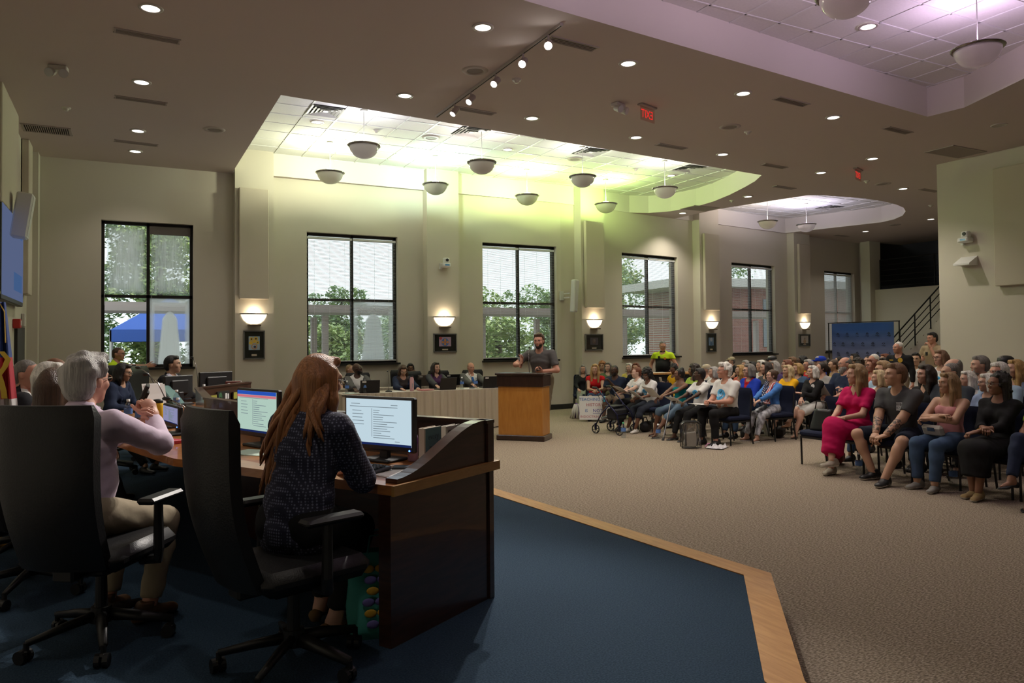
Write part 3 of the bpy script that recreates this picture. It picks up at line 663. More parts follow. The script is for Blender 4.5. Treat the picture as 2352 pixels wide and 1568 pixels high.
# state flag on a floor stand (only its fly edge shows)
fx, fy = -.80, 6.35
pp = at_plane(8, 660, (0, fy, 0), (0, 1, 0)); fx = float(pp[0])-.04; ztop = at_plane(4, 690, (0, fy, 0), (0, 1, 0))[2]
fl = thing('floor_flag', 'blue, red and white flag with yellow scroll on a floor pole', 'flag', (fx, fy, .2), 0)
zt = ztop-.2
MB().lathe([(.0005, 0), (.15, 0), (.15, .03), (.05, .05), (.02, .10)], 20).build('flag_base', mat('flag_gold', (.6, .4, .1), .3, metal=1.), fl, True)
MB().cyl((0, 0, .05), (0, 0, zt+.05), .014).build('flag_pole', OAK, fl)
MB().cyl((0, 0, zt+.05), (0, 0, zt+.18), .022, .002, 8).build('flag_finial', CHROME, fl)
mb = MB(); nu, nv = 16, 20; vs = []; fs = []
for j in range(nv+1):
    v = j/nv
    for i in range(nu+1):
        s = i/nu; w = .15*s*(.35+.65*v); vs.append((w+.0, .05*math.sin(s*13+v*2)*(.4+.6*v), zt-.01-v*(zt-.75)))
for j in range(nv):
    for i in range(nu):
        mb.cur = 0 if j < 8 else (1 if j < 14 and i > 3 or j < 11 else 2); a_ = j*(nu+1)+i
        mb.v = vs; mb.f.append((a_, a_+1, a_+nu+2, a_+nu+1)); mb.mi.append(mb.cur)
mb.build('flag_cloth', [mat('flag_blue', (.02, .05, .22), .7), mat('flag_red', (.42, .02, .04), .7), mat('flag_white', (.65, .63, .62), .7)], fl, True)
MB().add([(.02+.05*k%.03+.02*math.sin(k*1.3)+w_*.035, -.062, zt-.36-.055*k) for k in range(7) for w_ in (0, 1)], [(2*k, 2*k+1, 2*k+3, 2*k+2) for k in range(6)]).build('flag_scroll', mat('scroll_yellow', (.65, .45, .05), .6), fl)
MB().tube([(.01, 0, zt), (.05, -.03, zt-.08), (.06, -.05, zt-.3)], .004, 6).build('flag_fringe', mat('fringe_gold', (.55, .36, .05), .6), fl)
# ================================================================== OUTDOORS
GRASS = mat('grass_lawn', (.10, .17, .05), .95, var=.4, vscale=2)
o = struct(MB().box((12, 50, -.35), (160, 68, .3)).build('ground_outside', GRASS))
LEAF = [mat('leaf_green_%d' % i, c, .7, var=.3, vscale=3) for i, c in enumerate(((.22, .34, .15), (.38, .50, .20), (.56, .64, .26), (.40, .52, .34)))]  # greens paled: the outdoor haze is put into the leaf colour
BARK = mat('bark', (.08, .06, .045), .9)
def tree(x, y, h, r, n, label, c=(0, 1), low=.25):
    t = thing('tree', label, 'tree', (x, y, -.2), random.random()*6, 'trees outside the windows')
    MB().tube([(0, 0, 0), (.1, .05, h*.35), (.05, 0, h*.7), (.3, .2, h*.92)], [.28, .22, .13, .04], 8).build('trunk', BARK, t)
    mb = MB(); cs = [(random.gauss(0, r*.42), random.gauss(0, r*.42), h*(low+(1-low)*random.random()**.8), r*random.uniform(.28, .5)) for _ in range(26)]
    P = []; 
    n = int(n*2.2)
    for i in range(n):
        cx, cy, cz, cr = cs[random.randrange(26)]; d = rng.normal(size=3); d = d/np.linalg.norm(d)*cr*random.uniform(.6, 1.05); P.append((cx+d[0], cy+d[1], max(.4, cz+d[2]*.8)))
    for (px, py, pz) in P:
        a = random.random()*6.28; b = random.uniform(-.9, .9); s = random.uniform(.05, .12)*(.6+.02*y); u = Vector((math.cos(a), math.sin(a), b)).normalized(); w = u.cross(Vector((random.random()-.5, random.random()-.5, 1))).normalized()
        p = Vector((px, py, pz)); mb.cur = 0 if random.random() < .6 else 1
        mb.add([p-u*s, p+w*s*.6, p+u*s, p-w*s*.6], [(0, 1, 2, 3)])
    f = mb.build('foliage', [LEAF[c[0]], LEAF[c[1]]], t); f['kind'] = 'stuff'
for a in ((.8, 35, 12, 2.6, 5200, 'dark full tree straight behind the first window', (0, 3), .04), (-1.6, 31, 11, 2.6, 4200, 'big dense tree behind the first window', (0, 1), .05), (2.9, 33, 11, 2.6, 4200, 'tall leafy tree behind the first window mullion', (0, 2), .05), (.9, 27.6, 5.6, 1.4, 2600, 'bright yellow-green tree over the blue tents', (1, 2), .10),
          (10.4, 41, 4.7, 2.0, 3200, 'round tree seen through the second window', (3, 1), .06), (14.6, 43, 3.4, 2.2, 2600, 'low tree beyond the second window', (3, 1), .06), (20.4, 44, 4.6, 2.4, 3000, 'pale tree beyond the covered walk', (1, 2), .06), (25.4, 44, 4.9, 2.4, 3000, 'leafy tree behind the walk posts', (3, 1), .06),
          (29.6, 41, 7.2, 2.3, 3600, 'taller tree at the fourth window', (3, 2), .06), (34.6, 41.5, 5.6, 2.3, 3000, 'broad tree at the fourth window mullion', (3, 1), .06), (40, 44, 10, 3.2, 3000, 'tree rising over the brick building', (0, 1), .2), (6.6, 27, 2.2, 1.3, 2000, 'clipped shrub below the second window', (1, 2), .1), (14.4, 29, 2.6, 1.6, 2400, 'long shrub under the covered walk', (1, 2), .1), (-1.9, 28, 1.8, 1.2, 1500, 'low hedge beneath the tents', (0, 1), .1)):
    tree(*a)
# blue event tents
TENTB = mat('tent_blue', (.05, .14, .55), .6); TENTW = mat('tent_white', (.55, .55, .62), .6)
for (x, y), w in (((-2.3, 25.2), 'beside the fascia'), ((1.2, 25.2), 'half behind the wet pane')):
    t = thing('canopy_tent', 'blue pop-up canopy tent outside the first window '+w, 'tent', (x, y, -.2), 0)
    MB().add([(-1.6, -1.6, 2.25), (1.6, -1.6, 2.25), (1.6, 1.6, 2.25), (-1.6, 1.6, 2.25), (0, 0, 3.3)], [(0, 1, 4), (1, 2, 4), (2, 3, 4), (3, 0, 4)]).build('tent_roof', TENTB, t)
    v = MB()
    for k in range(4): v.box((0, -1.6, 2.1), (3.2, .01, .34), RZ(k*PI/2))
    v.build('tent_valance', TENTB, t)
    for sx in (-1.58, 1.58):
        for sy in (-1.58, 1.58): MB().box((sx, sy, 1.1), (.05, .05, 2.3)).build('tent_leg', WHITEP, t)
# covered walk: flat roof on square posts
CONC = mat('walk_fascia', (.58, .50, .48), .8); POSTM = mat('walk_post', (.60, .52, .50), .8)
wk = thing('covered_walk', 'flat-roofed covered walk on square posts outside the windows', 'walkway', (0, 0, -.2), 0)
MB().box((10.5, 21.4, 2.78), (28, 1.7, .22)).build('walk_roof', CONC, wk); MB().box((10.5, 20.52, 2.72), (28, .06, .10)).build('walk_gutter', POSTM, wk)
for x in (4.9, 9.7, 12.4, 15.0, 18.6, 22.5):
    for y in (20.7, 22.1): MB().box((x, y, 1.3), (.16, .16, 2.6)).build('walk_post', POSTM, wk)
struct(MB().box((10, 20.5, -.19), (40, 6, .04)).build('path_outside', mat('paving', (.35, .33, .30), .9)))
# brick building seen through the fifth window
def brickmat():
    m = mat('red_brick', (.30, .10, .07), .85); N, L = nodes(m); b = N['Principled BSDF']; tc = N.new('ShaderNodeTexCoord'); mp = N.new('ShaderNodeMapping'); mp.inputs['Rotation'].default_value = (R(90), 0, 0)
    br = N.new('ShaderNodeTexBrick'); br.inputs['Scale'].default_value = 4.5; br.inputs['Color1'].default_value = (.34, .12, .08, 1); br.inputs['Color2'].default_value = (.25, .085, .06, 1); br.inputs['Mortar'].default_value = (.42, .34, .30, 1); br.inputs['Mortar Size'].default_value = .02
    L.new(tc.outputs['Object'], mp.inputs[0]); L.new(mp.outputs[0], br.inputs['Vector']); L.new(br.outputs[0], b.inputs['Base Color']); return m
bk = thing('brick_building', 'red brick building with a pale roof edge outside the fifth window', 'building', (22.4, 25.5, -.2), R(-6))
MB().box((5, 2, 2.1), (10, 4, 4.2)).build('brick_wall', brickmat(), bk)
MB().box((4.4, 1.8, 4.35), (11.6, 5.4, .36)).build('roof_edge', mat('roof_pale', (.6, .58, .54), .7), bk)
MB().box((1.1, -.55, 2.1), (.3, .3, 4.2)).build('porch_post', mat('roof_pale'), bk)
MB().box((4.2, -.02, 2.6), (1.1, .05, 2.2)).build('window', mat('far_window', (.15, .18, .2), .1), bk)
# ================================================================== FIGURE BUILDER (smooth-union distance fields meshed as one skin)
def V3(*a): return np.array(a, float)
def nrm(v): v = np.asarray(v, float); return v/(np.linalg.norm(v)+1e-9)
class Field:
    """distance field on a regular grid; primitives only touch their own neighbourhood"""
    def __init__(s, lo, hi, h):
        s.h = h; s.lo = np.array(lo, float); s.n = np.maximum(4, np.ceil((np.array(hi, float)-s.lo)/h).astype(int)+1); s.F = np.full(s.n, .2, np.float32)
        s.ax = [s.lo[i]+h*np.arange(s.n[i]) for i in range(3)]
    def sub(s, lo, hi):
        a = np.clip(np.floor((np.array(lo)-s.lo)/s.h).astype(int), 0, s.n-1); b = np.clip(np.ceil((np.array(hi)-s.lo)/s.h).astype(int)+1, a+1, s.n)
        sl = tuple(slice(a[i], b[i]) for i in range(3))
        X, Y, Z = np.meshgrid(*[s.ax[i][a[i]:b[i]].astype(np.float32) for i in range(3)], indexing='ij', sparse=True)
        return sl, X, Y, Z
    def merge(s, sl, d, k):
        f = s.F[sl]
        if k > 0:
            h = np.maximum(k-np.abs(f-d), 0)/k; s.F[sl] = np.minimum(f, d)-h*h*k*.25
        else: s.F[sl] = np.minimum(f, d)
    def cone(s, a, b, ra, rb, k=.02, basis=None, sc=(1, 1, 1), cut=None):
        """tapered capsule; basis/sc squash it along local axes; cut=(point,normal) keeps the side where (p-point).normal<0"""
        a = np.array(a, float); b = np.array(b, float); m = max(ra, rb)*max(1., max(sc))+.06
        sl, X, Y, Z = s.sub(np.minimum(a, b)-m, np.maximum(a, b)+m)
        px, py, pz = X-a[0], Y-a[1], Z-a[2]
        ab = b-a
        if basis is not None:
            B = np.array(basis, float); q = [B[0, 0]*px+B[0, 1]*py+B[0, 2]*pz, B[1, 0]*px+B[1, 1]*py+B[1, 2]*pz, B[2, 0]*px+B[2, 1]*py+B[2, 2]*pz]
            q = [q[i]/sc[i] for i in range(3)]; ab = (B@ab)/np.array(sc); px, py, pz = q
        L = float(ab@ab)+1e-9; t = np.clip((px*ab[0]+py*ab[1]+pz*ab[2])/L, 0, 1)
        d = np.sqrt((px-t*ab[0])**2+(py-t*ab[1])**2+(pz-t*ab[2])**2)-(ra+(rb-ra)*t)
        if basis is not None: d = d*min(sc)
        if cut is not None:
            for (cp, cn) in (cut if isinstance(cut, list) else [cut]): d = np.maximum(d, (X-cp[0])*cn[0]+(Y-cp[1])*cn[1]+(Z-cp[2])*cn[2])
        s.merge(sl, d.astype(np.float32), k)
    def ell(s, c, r, k=.02, basis=None):
        c = np.array(c, float); m = max(r)+.06; sl, X, Y, Z = s.sub(c-m, c+m); px, py, pz = X-c[0], Y-c[1], Z-c[2]
        if basis is not None:
            B = np.array(basis, float); px, py, pz = B[0, 0]*px+B[0, 1]*py+B[0, 2]*pz, B[1, 0]*px+B[1, 1]*py+B[1, 2]*pz, B[2, 0]*px+B[2, 1]*py+B[2, 2]*pz
        q = np.sqrt((px/r[0])**2+(py/r[1])**2+(pz/r[2])**2)+1e-6; g = np.sqrt((px/r[0]**2)**2+(py/r[1]**2)**2+(pz/r[2]**2)**2)+1e-6
        s.merge(sl, (q*(q-1)/g).astype(np.float32), k)
    def cutplane(s, p, n):          # remove the side the normal points to
        X, Y, Z = np.meshgrid(*[a.astype(np.float32) for a in s.ax], indexing='ij', sparse=True)
        s.F = np.maximum(s.F, ((X-p[0])*n[0]+(Y-p[1])*n[1]+(Z-p[2])*n[2]).astype(np.float32))
    def carve(s, fn):
        X, Y, Z = np.meshgrid(*[a.astype(np.float32) for a in s.ax], indexing='ij', sparse=True); s.F = np.maximum(s.F, np.asarray(fn(X, Y, Z)).astype(np.float32))     # fn > 0 inside what is removed
    def wrinkle(s, amp, seed=0):
        """soft cloth folds: perturb the field near the surface with a few crossed waves"""
        r = np.random.default_rng(seed); X, Y, Z = np.meshgrid(*[a.astype(np.float32) for a in s.ax], indexing='ij', sparse=True); w = 0
        for wl, a in ((.13, .9), (.085, .8), (.06, .55), (.16, .8)):
            k = r.normal(size=3); k = k/np.linalg.norm(k)*np.array([1, 1, 1.25])*2*PI/wl; k2 = r.normal(size=3)*9; w = w+a*np.sin(k[0]*X+k[1]*Y+k[2]*Z+r.uniform(0, 6)+1.4*np.sin(k2[0]*X+k2[1]*Y+k2[2]*Z))
        s.F = s.F+(amp*w).astype(np.float32)
    def sample(s, P):
        g = (np.asarray(P)-s.lo)/s.h; i = np.clip(np.floor(g).astype(int), 0, s.n-2); f = g-i; r = 0
        for a in (0, 1):
            for b in (0, 1):
                for c in (0, 1): r = r+s.F[i[:, 0]+a, i[:, 1]+b, i[:, 2]+c]*(f[:, 0] if a else 1-f[:, 0])*(f[:, 1] if b else 1-f[:, 1])*(f[:, 2] if c else 1-f[:, 2])
        return r
    def mesh(s):
        F = s.F; F[0] = F[-1] = .1; F[:, 0] = F[:, -1] = .1; F[:, :, 0] = F[:, :, -1] = .1
        ins = F < 0; nx, ny, nz = F.shape
        c = np.zeros((nx-1, ny-1, nz-1), np.int8)
        cor = [(i, j, k) for i in (0, 1) for j in (0, 1) for k in (0, 1)]
        for i, j, k in cor: c += ins[i:nx-1+i, j:ny-1+j, k:nz-1+k]
        act = np.argwhere((c > 0) & (c < 8))
        if len(act) == 0: return np.zeros((0, 3)), np.zeros((0, 4), int)
        idx = np.full(c.shape, -1, np.int32); idx[tuple(act.T)] = np.arange(len(act))
        vals = np.stack([F[act[:, 0]+i, act[:, 1]+j, act[:, 2]+k] for i, j, k in cor], 1).astype(np.float64)
        cp = np.array(cor, float); acc = np.zeros((len(act), 3)); cnt = np.zeros(len(act))
        for a in range(8):
            for b in range(a+1, 8):
                if abs(cp[a]-cp[b]).sum() != 1: continue
                va, vb = vals[:, a], vals[:, b]; m = (va < 0) != (vb < 0); t = np.where(m, va/np.where(m, va-vb, 1), 0)
                acc += np.where(m[:, None], cp[a]+(cp[b]-cp[a])*t[:, None], 0); cnt += m
        P = s.lo+s.h*(act+acc/cnt[:, None]); Q = []
        for ax in range(3):
            o1, o2 = [(1, 2), (2, 0), (0, 1)][ax]
            sa = [slice(0, n) for n in F.shape]; sb = sa[:]; sa[ax] = slice(0, F.shape[ax]-1); sb[ax] = slice(1, F.shape[ax])
            A, B = ins[tuple(sa)], ins[tuple(sb)]; e = np.argwhere(A != B)
            e = e[(e[:, o1] > 0) & (e[:, o2] > 0) & (e[:, o1] < F.shape[o1]-1) & (e[:, o2] < F.shape[o2]-1)]
            d1 = np.zeros(3, int); d1[o1] = 1; d2 = np.zeros(3, int); d2[o2] = 1
            q = np.stack([idx[tuple((e-d1-d2).T)], idx[tuple((e-d2).T)], idx[tuple(e.T)], idx[tuple((e-d1).T)]], 1)
            fl = ~A[tuple(e.T)]; q[fl] = q[fl][:, ::-1]; Q.append(q)
        return P, np.concatenate(Q)
def np_mesh(name, parts, mats):
    """parts: list of (verts, quads, material index array or int)"""
    vs, fs, ms, o = [], [], [], 0
    for v, f, m in parts:
        if len(v) == 0: continue
        vs.append(v); fs.append(np.asarray(f)+o); ms.append(np.full(len(f), m) if np.isscalar(m) else m); o += len(v)
    v = np.concatenate(vs); f = np.concatenate(fs); mi = np.concatenate(ms).astype(np.int32)
    me = bpy.data.meshes.new(name); me.vertices.add(len(v)); me.vertices.foreach_set('co', v.astype(np.float32).ravel())
    me.loops.add(f.size); me.loops.foreach_set('vertex_index', f.astype(np.int32).ravel()); me.polygons.add(len(f))
    me.polygons.foreach_set('loop_start', np.arange(0, f.size, 4, dtype=np.int32)); me.polygons.foreach_set('material_index', mi)
    for m in mats: me.materials.append(m)
    me.polygons.foreach_set('use_smooth', np.ones(len(f), bool)); me.update(calc_edges=True); return me
# ---- head, hand and shoe templates (head frame: origin between the ears, y forward, z up)
HB = lambda yaw=0, pitch=0: None
def head_template(female, h, beardless=True):
    s = Field((-.115, -.14, -.26), (.115, .15, .16), h); w = .93 if female else 1.
    s.ell((0, -.018, .030), (.077*w, .099, .098), .02)
    s.ell((0, .030, .012), (.066*w, .074, .088), .03)
    s.ell((0, .036, -.052), (.055*w, .060, .062), .03)
    s.ell((0, .072, -.092), (.026*w, .022, .022), .025)
    s.cone((-.036*w, .088, .034), (.036*w, .088, .034), .012, .012, .02)                     # brow
    s.cone((0, .098, .022), (0, .113, -.022), .007, .0115, .012); s.cone((-.010, .103, -.027), (.010, .103, -.027), .0085, .0085, .01)   # nose
    for e in (-1, 1):
        s.ell((e*.046*w, .066, -.018), (.022, .022, .02), .02)
        s.ell((e*.077*w, -.008, -.002), (.009, .021, .031), .006); s.ell((e*.081*w, -.012, .006), (.008, .022, .024), .006)
    s.cone((-.018, .092, -.058), (.018, .092, -.058), .008, .008, .01); s.cone((-.014, .090, -.068), (.014, .090, -.068), .009, .009, .01)
    s.cone((0, -.025, -.04), (0, -.040, -.21), .054*w, .056*w, .03)
    ex = .031*w
    s.carve(lambda X, Y, Z: np.minimum(np.sqrt((X-ex)**2+(Y-.103)**2+(Z-.014)**2), np.sqrt((X+ex)**2+(Y-.103)**2+(Z-.014)**2))*-1+.0165)
    v, f = s.mesh(); c = v[f].mean(1)
    mi = np.zeros(len(f), int)
    lip = (np.abs(c[:, 0]) < .021) & (np.abs(c[:, 2]+.063) < .0085-.2*np.abs(c[:, 0])) & (c[:, 1] > .08); mi[lip] = 1
    parts = [(v, f, mi)]
    def blob(c, r, m, n=10, k=6):
        b = MB().ell(c, r, n, k); q = [x for x in b.f]; parts.append((np.array(b.v), np.array(q), m))
    for e in (-1, 1):
        blob((e*ex, .0895, .014), (.0140, .008, .0054), 2); blob((e*ex, .0945, .0145), (.0062, .0040, .0056), 3)
        b = MB(); b.tube([(e*(ex-.019), .0985, .030), (e*ex, .1005, .036), (e*(ex+.020), .0895, .031)], [.0045, .0062, .004], 6, flat=.8)
        q = [x for x in b.f if len(x) == 4]; parts.append((np.array([tuple(p) for p in b.v]), np.array(q), 4))
    return parts
HEADS = {}
def head_parts(female, h):
    key = (female, h)
    if key not in HEADS: HEADS[key] = head_template(female, h)
    return HEADS[key]
# hand frame: wrist at origin, fingers along +y, palm faces -z, thumb at +x for a LEFT... mirrored when needed
HANDS = {}
def hand_parts(pose, h):
    if (pose, h) in HANDS: return HANDS[(pose, h)]
    s = Field((-.075, -.05, -.11), (.085, .21, .07), h)
    s.cone((0, -.04, 0), (0, .02, 0), .026, .027, .02, np.eye(3), (1, 1, .78))
    s.cone((0, .03, 0), (0, .075, -.002), .036, .040, .02, np.eye(3), (1, 1, .42))
    curl = {'relaxed': (25, 30, 20), 'open': (3, 8, 5), 'grip': (55, 70, 45), 'flat': (6, 10, 8), 'clasp': (45, 60, 35), 'spread': (8, 22, 16)}[pose]
    spread = {'open': 7, 'spread': 12}.get(pose, 2.5)
    for i, (x, L0) in enumerate(((-.031, .036), (-.0105, .044), (.0105, .047), (.030, .042))):
        p = V3(x, .090 if i else .082, -.002); a = 0.; sp = R((i-1.5)*spread)
        for j, (fr, rr) in enumerate(((1., .0092), (.68, .0084), (.52, .0074))):
            a += R(curl[j]+i*1.5); d = V3(math.sin(sp)*math.cos(a), math.cos(sp)*math.cos(a), -math.sin(a)); q = p+d*L0*fr
            s.cone(p, q, rr, rr*.92, .004); p = q
    th = {'open': 52, 'spread': 55, 'flat': 35}.get(pose, 38)
    p = V3(.026, .020, -.006); d = V3(math.sin(R(th)), math.cos(R(th)), -.25); q = p+nrm(d)*.042; s.cone(p, q, .0145, .0110, .010)
    d2 = V3(math.sin(R(th*.6)), math.cos(R(th*.6)), -.35); q2 = q+nrm(d2)*.034; s.cone(q, q2, .0108, .0098, .006); q3 = q2+nrm(V3(math.sin(R(th*.3)), 1, -.45))*.026; s.cone(q2, q3, .0096, .0080, .005)
    v, f = s.mesh(); HANDS[(pose, h)] = (v, f); return v, f
SHOES = {}
def shoe_mesh(kind, sh=.0085):
    key = (kind, sh)
    if key in SHOES: return SHOES[key]
    s = Field((-.07, -.12, -.02), (.07, .22, .14), sh)
    if kind == 'sandal':
        s.cone((0, -.06, .0), (0, .03, .0), .032, .034, .02, np.eye(3), (1, 1, .42)); s.cone((0, .06, .0), (0, .13, .0), .042, .036, .02, np.eye(3), (1, 1, .35))
    elif kind == 'heel':
        s.cone((0, -.07, .03), (0, -.06, .0), .030, .026, .02); s.cone((0, -.06, .04), (0, .10, .012), .032, .038, .02, np.eye(3), (1, 1, .6)); s.cone((0, .10, .012), (0, .16, .008), .038, .022, .02, np.eye(3), (1, 1, .5))
    else:
        s.cone((0, -.065, .035), (0, .02, .042), .037, .040, .02); s.cone((0, .02, .036), (0, .125, .024), .043, .040, .03, np.eye(3), (1, 1, .72)); s.cone((0, -.05, .06), (0, -.02, .10), .040, .043, .02)
    s.cutplane((0, 0, -.0), (0, 0, -1))
    if kind not in ('sandal', 'heel'): s.cutplane((0, 0, .105), (0, 0, 1))
    v, f = s.mesh(); c = v[f].mean(1)
    SHOES[key] = (v, f, (c[:, 2] < (.022 if kind == 'sneaker' else .010)).astype(int)); return SHOES[key]
# ---- hair (head frame)
def hair_field(style, h, seed=0):
    r = np.random.default_rng(seed); lo, hi = (-.20, -.24, -.55), (.20, .16, .24)
    if style in ('short', 'buzz', 'thin', 'fluffy', 'crop'): lo = (-.13, -.16, -.14)
    s = Field(lo, hi, h)
    if style in ('short', 'buzz', 'thin', 'crop'):
        t = {'short': .014, 'buzz': .004, 'thin': .007, 'crop': .010}[style]
        s.ell((0, -.020, .034), (.078+t, .101+t, .099+t*1.3), .01)
        s.ell((0, -.05, -.02), (.070+t, .065+t, .075), .02)
        if style == 'short': s.cone((-.03, .055, .118), (.045, .06, .110), .022, .02, .03)
        if style == 'thin': s.carve(lambda X, Y, Z: .118-np.sqrt(X**2+(Y-.045)**2+(Z-.150)**2)*1.0)
    elif style == 'fluffy':
        s.ell((0, -.020, .045), (.094, .114, .112), .01); s.ell((0, -.06, -.02), (.086, .070, .085), .02); s.cone((-.04, .06, .12), (.04, .065, .125), .03, .03, .03)
        for _ in range(16): d = nrm(r.normal(size=3)); s.ell(V3(0, -.02, .045)+d*V3(.086, .104, .106), (.03, .026, .022), .03)
    elif style in ('long', 'verylong', 'wavy', 'bob', 'shoulder'):
        s.ell((0, -.020, .036), (.090, .112, .110), .01); s.cone((-.035, .06, .112), (.035, .06, .112), .022, .022, .03)
        zb = {'bob': -.11, 'shoulder': -.19, 'long': -.30, 'wavy': -.30, 'verylong': -.42}[style]
        for e in (-1, 1):
            m = .012 if style == 'wavy' else 0
            s.cone((e*.072, .012, .05), (e*.088, .008, -.09), .030, .036, .03); 
            if zb < -.15: s.cone((e*.088, .008, -.09), (e*(.082+m), .035, zb), .036, .024, .03)
            s.cone((e*.055, -.065, .0), (e*.070, -.075, zb+.02), .052, .040, .04)
        s.cone((0, -.075, 0), (0, -.095, zb), .062, .045, .04)
        if style == 'wavy':
            for _ in range(40): a = r.uniform(.3, 2*PI-.3)-PI/2*0; s.ell((.085*math.sin(a), -.03-.08*math.cos(a)*-1 if False else -.03+.075*math.cos(a+PI), r.uniform(zb, .05)), (.026, .026, .03), .02)
    elif style in ('curly', 'afro', 'braids'):
        R0 = {'curly': 1.28, 'afro': 1.2, 'braids': 1.05}[style]
        s.ell((0, -.028, .040), (.085*R0, .108*R0, .104*R0), .01)
        zb = -.20 if style == 'curly' else (-.34 if style == 'braids' else -.03)
        for e in (-1, 1): s.cone((e*.07, -.03, .02), (e*.095, -.03, zb), .05 if style != 'braids' else .035, .055 if style != 'braids' else .03, .03)
        s.cone((0, -.08, .0), (0, -.10, zb), .07, .06, .03)
        for _ in range(160 if style != 'braids' else 50):
            d = nrm(r.normal(size=3)); 
            if d[1] > .62 and d[2] < .5: continue
            c = V3(0, -.028, .04)+d*V3(.085, .108, .104)*R0 if r.random() < .6 else V3(d[0]*.12, -.05+d[1]*.07, r.uniform(zb, .05)); s.ell(c, (.02, .02, .02), .008)
    elif style in ('bun', 'pony', 'updo'):
        s.ell((0, -.020, .034), (.086, .108, .105), .01); s.ell((0, -.05, -.02), (.076, .07, .07), .02)
        if style == 'pony': s.cone((0, -.12, .05), (0, -.16, -.02), .035, .04, .03); s.cone((0, -.16, -.02), (0, -.13, -.26), .04, .018, .03)
        else: s.ell((0, -.115, .06) if style == 'bun' else (0, -.06, .12), (.048, .045, .045), .02)
    if style in ('bald',): return None
    hy = .040 if style not in ('short', 'buzz', 'thin', 'crop', 'fluffy') else .028
    hz = .082 if style not in ('thin',) else .07
    # open the face: everything in front of a tilted plane below the hairline goes
    low = style in ('short', 'buzz', 'thin', 'crop', 'fluffy')
    def face(X, Y, Z):
        a = np.minimum(Y-(hy-.010*0)-np.maximum(0, (-.02-Z))*(.0 if not low else -.2), hz-Z+.35*(Y-.06)*0)
        inner = np.minimum(a, (.066 if not low else .3)-np.abs(X)+np.maximum(0, -Z)*.18)
        return inner
    s.carve(face)
    if low:   # clear around and below the ears
        s.carve(lambda X, Y, Z: np.minimum(np.minimum(np.abs(X)-.050, .024-Z), Y+.042)); s.cutplane((0, -.06, -.085), (0, .2, -.98))
    else: s.carve(lambda X, Y, Z: .052-np.sqrt(X**2+(Y+.02)**2+0*Z)*1.0-np.maximum(0, Z+.06)*3)
    return s.mesh()
HAIRS = {}
def hair_parts(style, h, seed=0):
    k = (style, h, seed)
    if k not in HAIRS: HAIRS[k] = hair_field(style, h, seed)
    return HAIRS[k]
def beard_parts(kind, h):
    k = ('beard', kind, h)
    if k not in HAIRS:
        s = Field((-.10, -.04, -.20), (.10, .14, .03), h); t = {'full': .008, 'long': .014, 'goatee': .006, 'stubble': .003}[kind]
        s.ell((0, .033, -.052), (.056+t, .061+t, .064+t), .02); s.ell((0, .072, -.094), (.030+t, .024+t, .024+t), .02)
        if kind == 'long': s.ell((0, .065, -.115), (.045, .04, .055), .02)
        s.carve(lambda X, Y, Z: np.minimum(Z+.045-.35*np.maximum(0, np.abs(X)-.03), Y+.5)); s.carve(lambda X, Y, Z: .012-np.sqrt((X*.5)**2+(Z+.064)**2+0*Y)); s.cutplane((0, .0, 0), (0, -1, .3))
        if kind == 'goatee': s.carve(lambda X, Y, Z: np.abs(X)-.036+0*Y)
        HAIRS[k] = s.mesh()
    return HAIRS[k]
def xf(v, B, o): return v@np.asarray(B)+np.asarray(o)      # rows of B are the world directions of local x,y,z
def rotz(a): c, s_ = math.cos(a), math.sin(a); return np.array([[c, s_, 0], [-s_, c, 0], [0, 0, 1]])   # rows: images of x,y,z
def basis(yaw=0., pitch=0., roll=0.):
    """local->person axes for head or trunk: yaw left +, pitch up +, roll to own right +"""
    m = Matrix.Rotation(yaw, 3, 'Z') @ Matrix.Rotation(pitch, 3, 'X') @ Matrix.Rotation(roll, 3, 'Y'); return np.array(m.transposed())
def ik(a, t, l1, l2, hint):
    a, t = np.array(a, float), np.array(t, float); d = t-a; L = np.linalg.norm(d); L2 = min(max(L, abs(l1-l2)+.02), (l1+l2)*.995); u = d/(L+1e-9)
    c = (l1*l1+L2*L2-l2*l2)/(2*l1*L2); c = max(-1, min(1, c)); hp = np.array(hint, float); hp = nrm(hp-u*(hp@u)); j = a+u*l1*c+hp*l1*math.sqrt(1-c*c); return j, a+u*L2
SKINS = {'fair': (.56, .33, .24), 'pale': (.62, .40, .31), 'tan': (.50, .295, .195), 'ruddy': (.54, .27, .19), 'olive': (.40, .24, .15), 'brown': (.16, .075, .045), 'dark': (.075, .036, .022), 'mid': (.26, .13, .08)}
def skin(n): return mat('skin_'+n, SKINS[n], .5, spec=.35)
def hairmat(n, c): return mat('hair_'+n, c, .42, bump=.9, bscale=26, stretch=(7, 7, .6), spec=.45, var=.35, vscale=9)
HAIRC = {'blond': (.48, .30, .12), 'gold': (.42, .25, .09), 'grey': (.36, .34, .32), 'white': (.68, .65, .60), 'black': (.010, .008, .008), 'dark': (.025, .016, .011), 'brown': (.07, .035, .018), 'auburn': (.36, .15, .055), 'salt': (.17, .155, .14), 'lightbrown': (.17, .09, .045), 'sand': (.30, .19, .09), 'red': (.16, .045, .02), 'paleblond': (.60, .46, .26)}
def hm(n): return hairmat(n, HAIRC[n])
def cloth(name, c=(.5, .5, .5), var=.0, rough=.85): return mat('cloth_'+name, c, rough, bump=.35, bscale=14, var=var, vscale=6, spec=.2)
EYEW, EYED = mat('eye_white', (.55, .53, .50), .3), mat('eye_dark', (.02, .013, .01), .2)
def lipmat(n): c = SKINS[n]; return mat('lip_'+n, (c[0]*.85, c[1]*.55, c[2]*.55), .45)
def browmat(hair): return mat('brow_'+hair, tuple(v*.7 for v in HAIRC[hair]), .8)
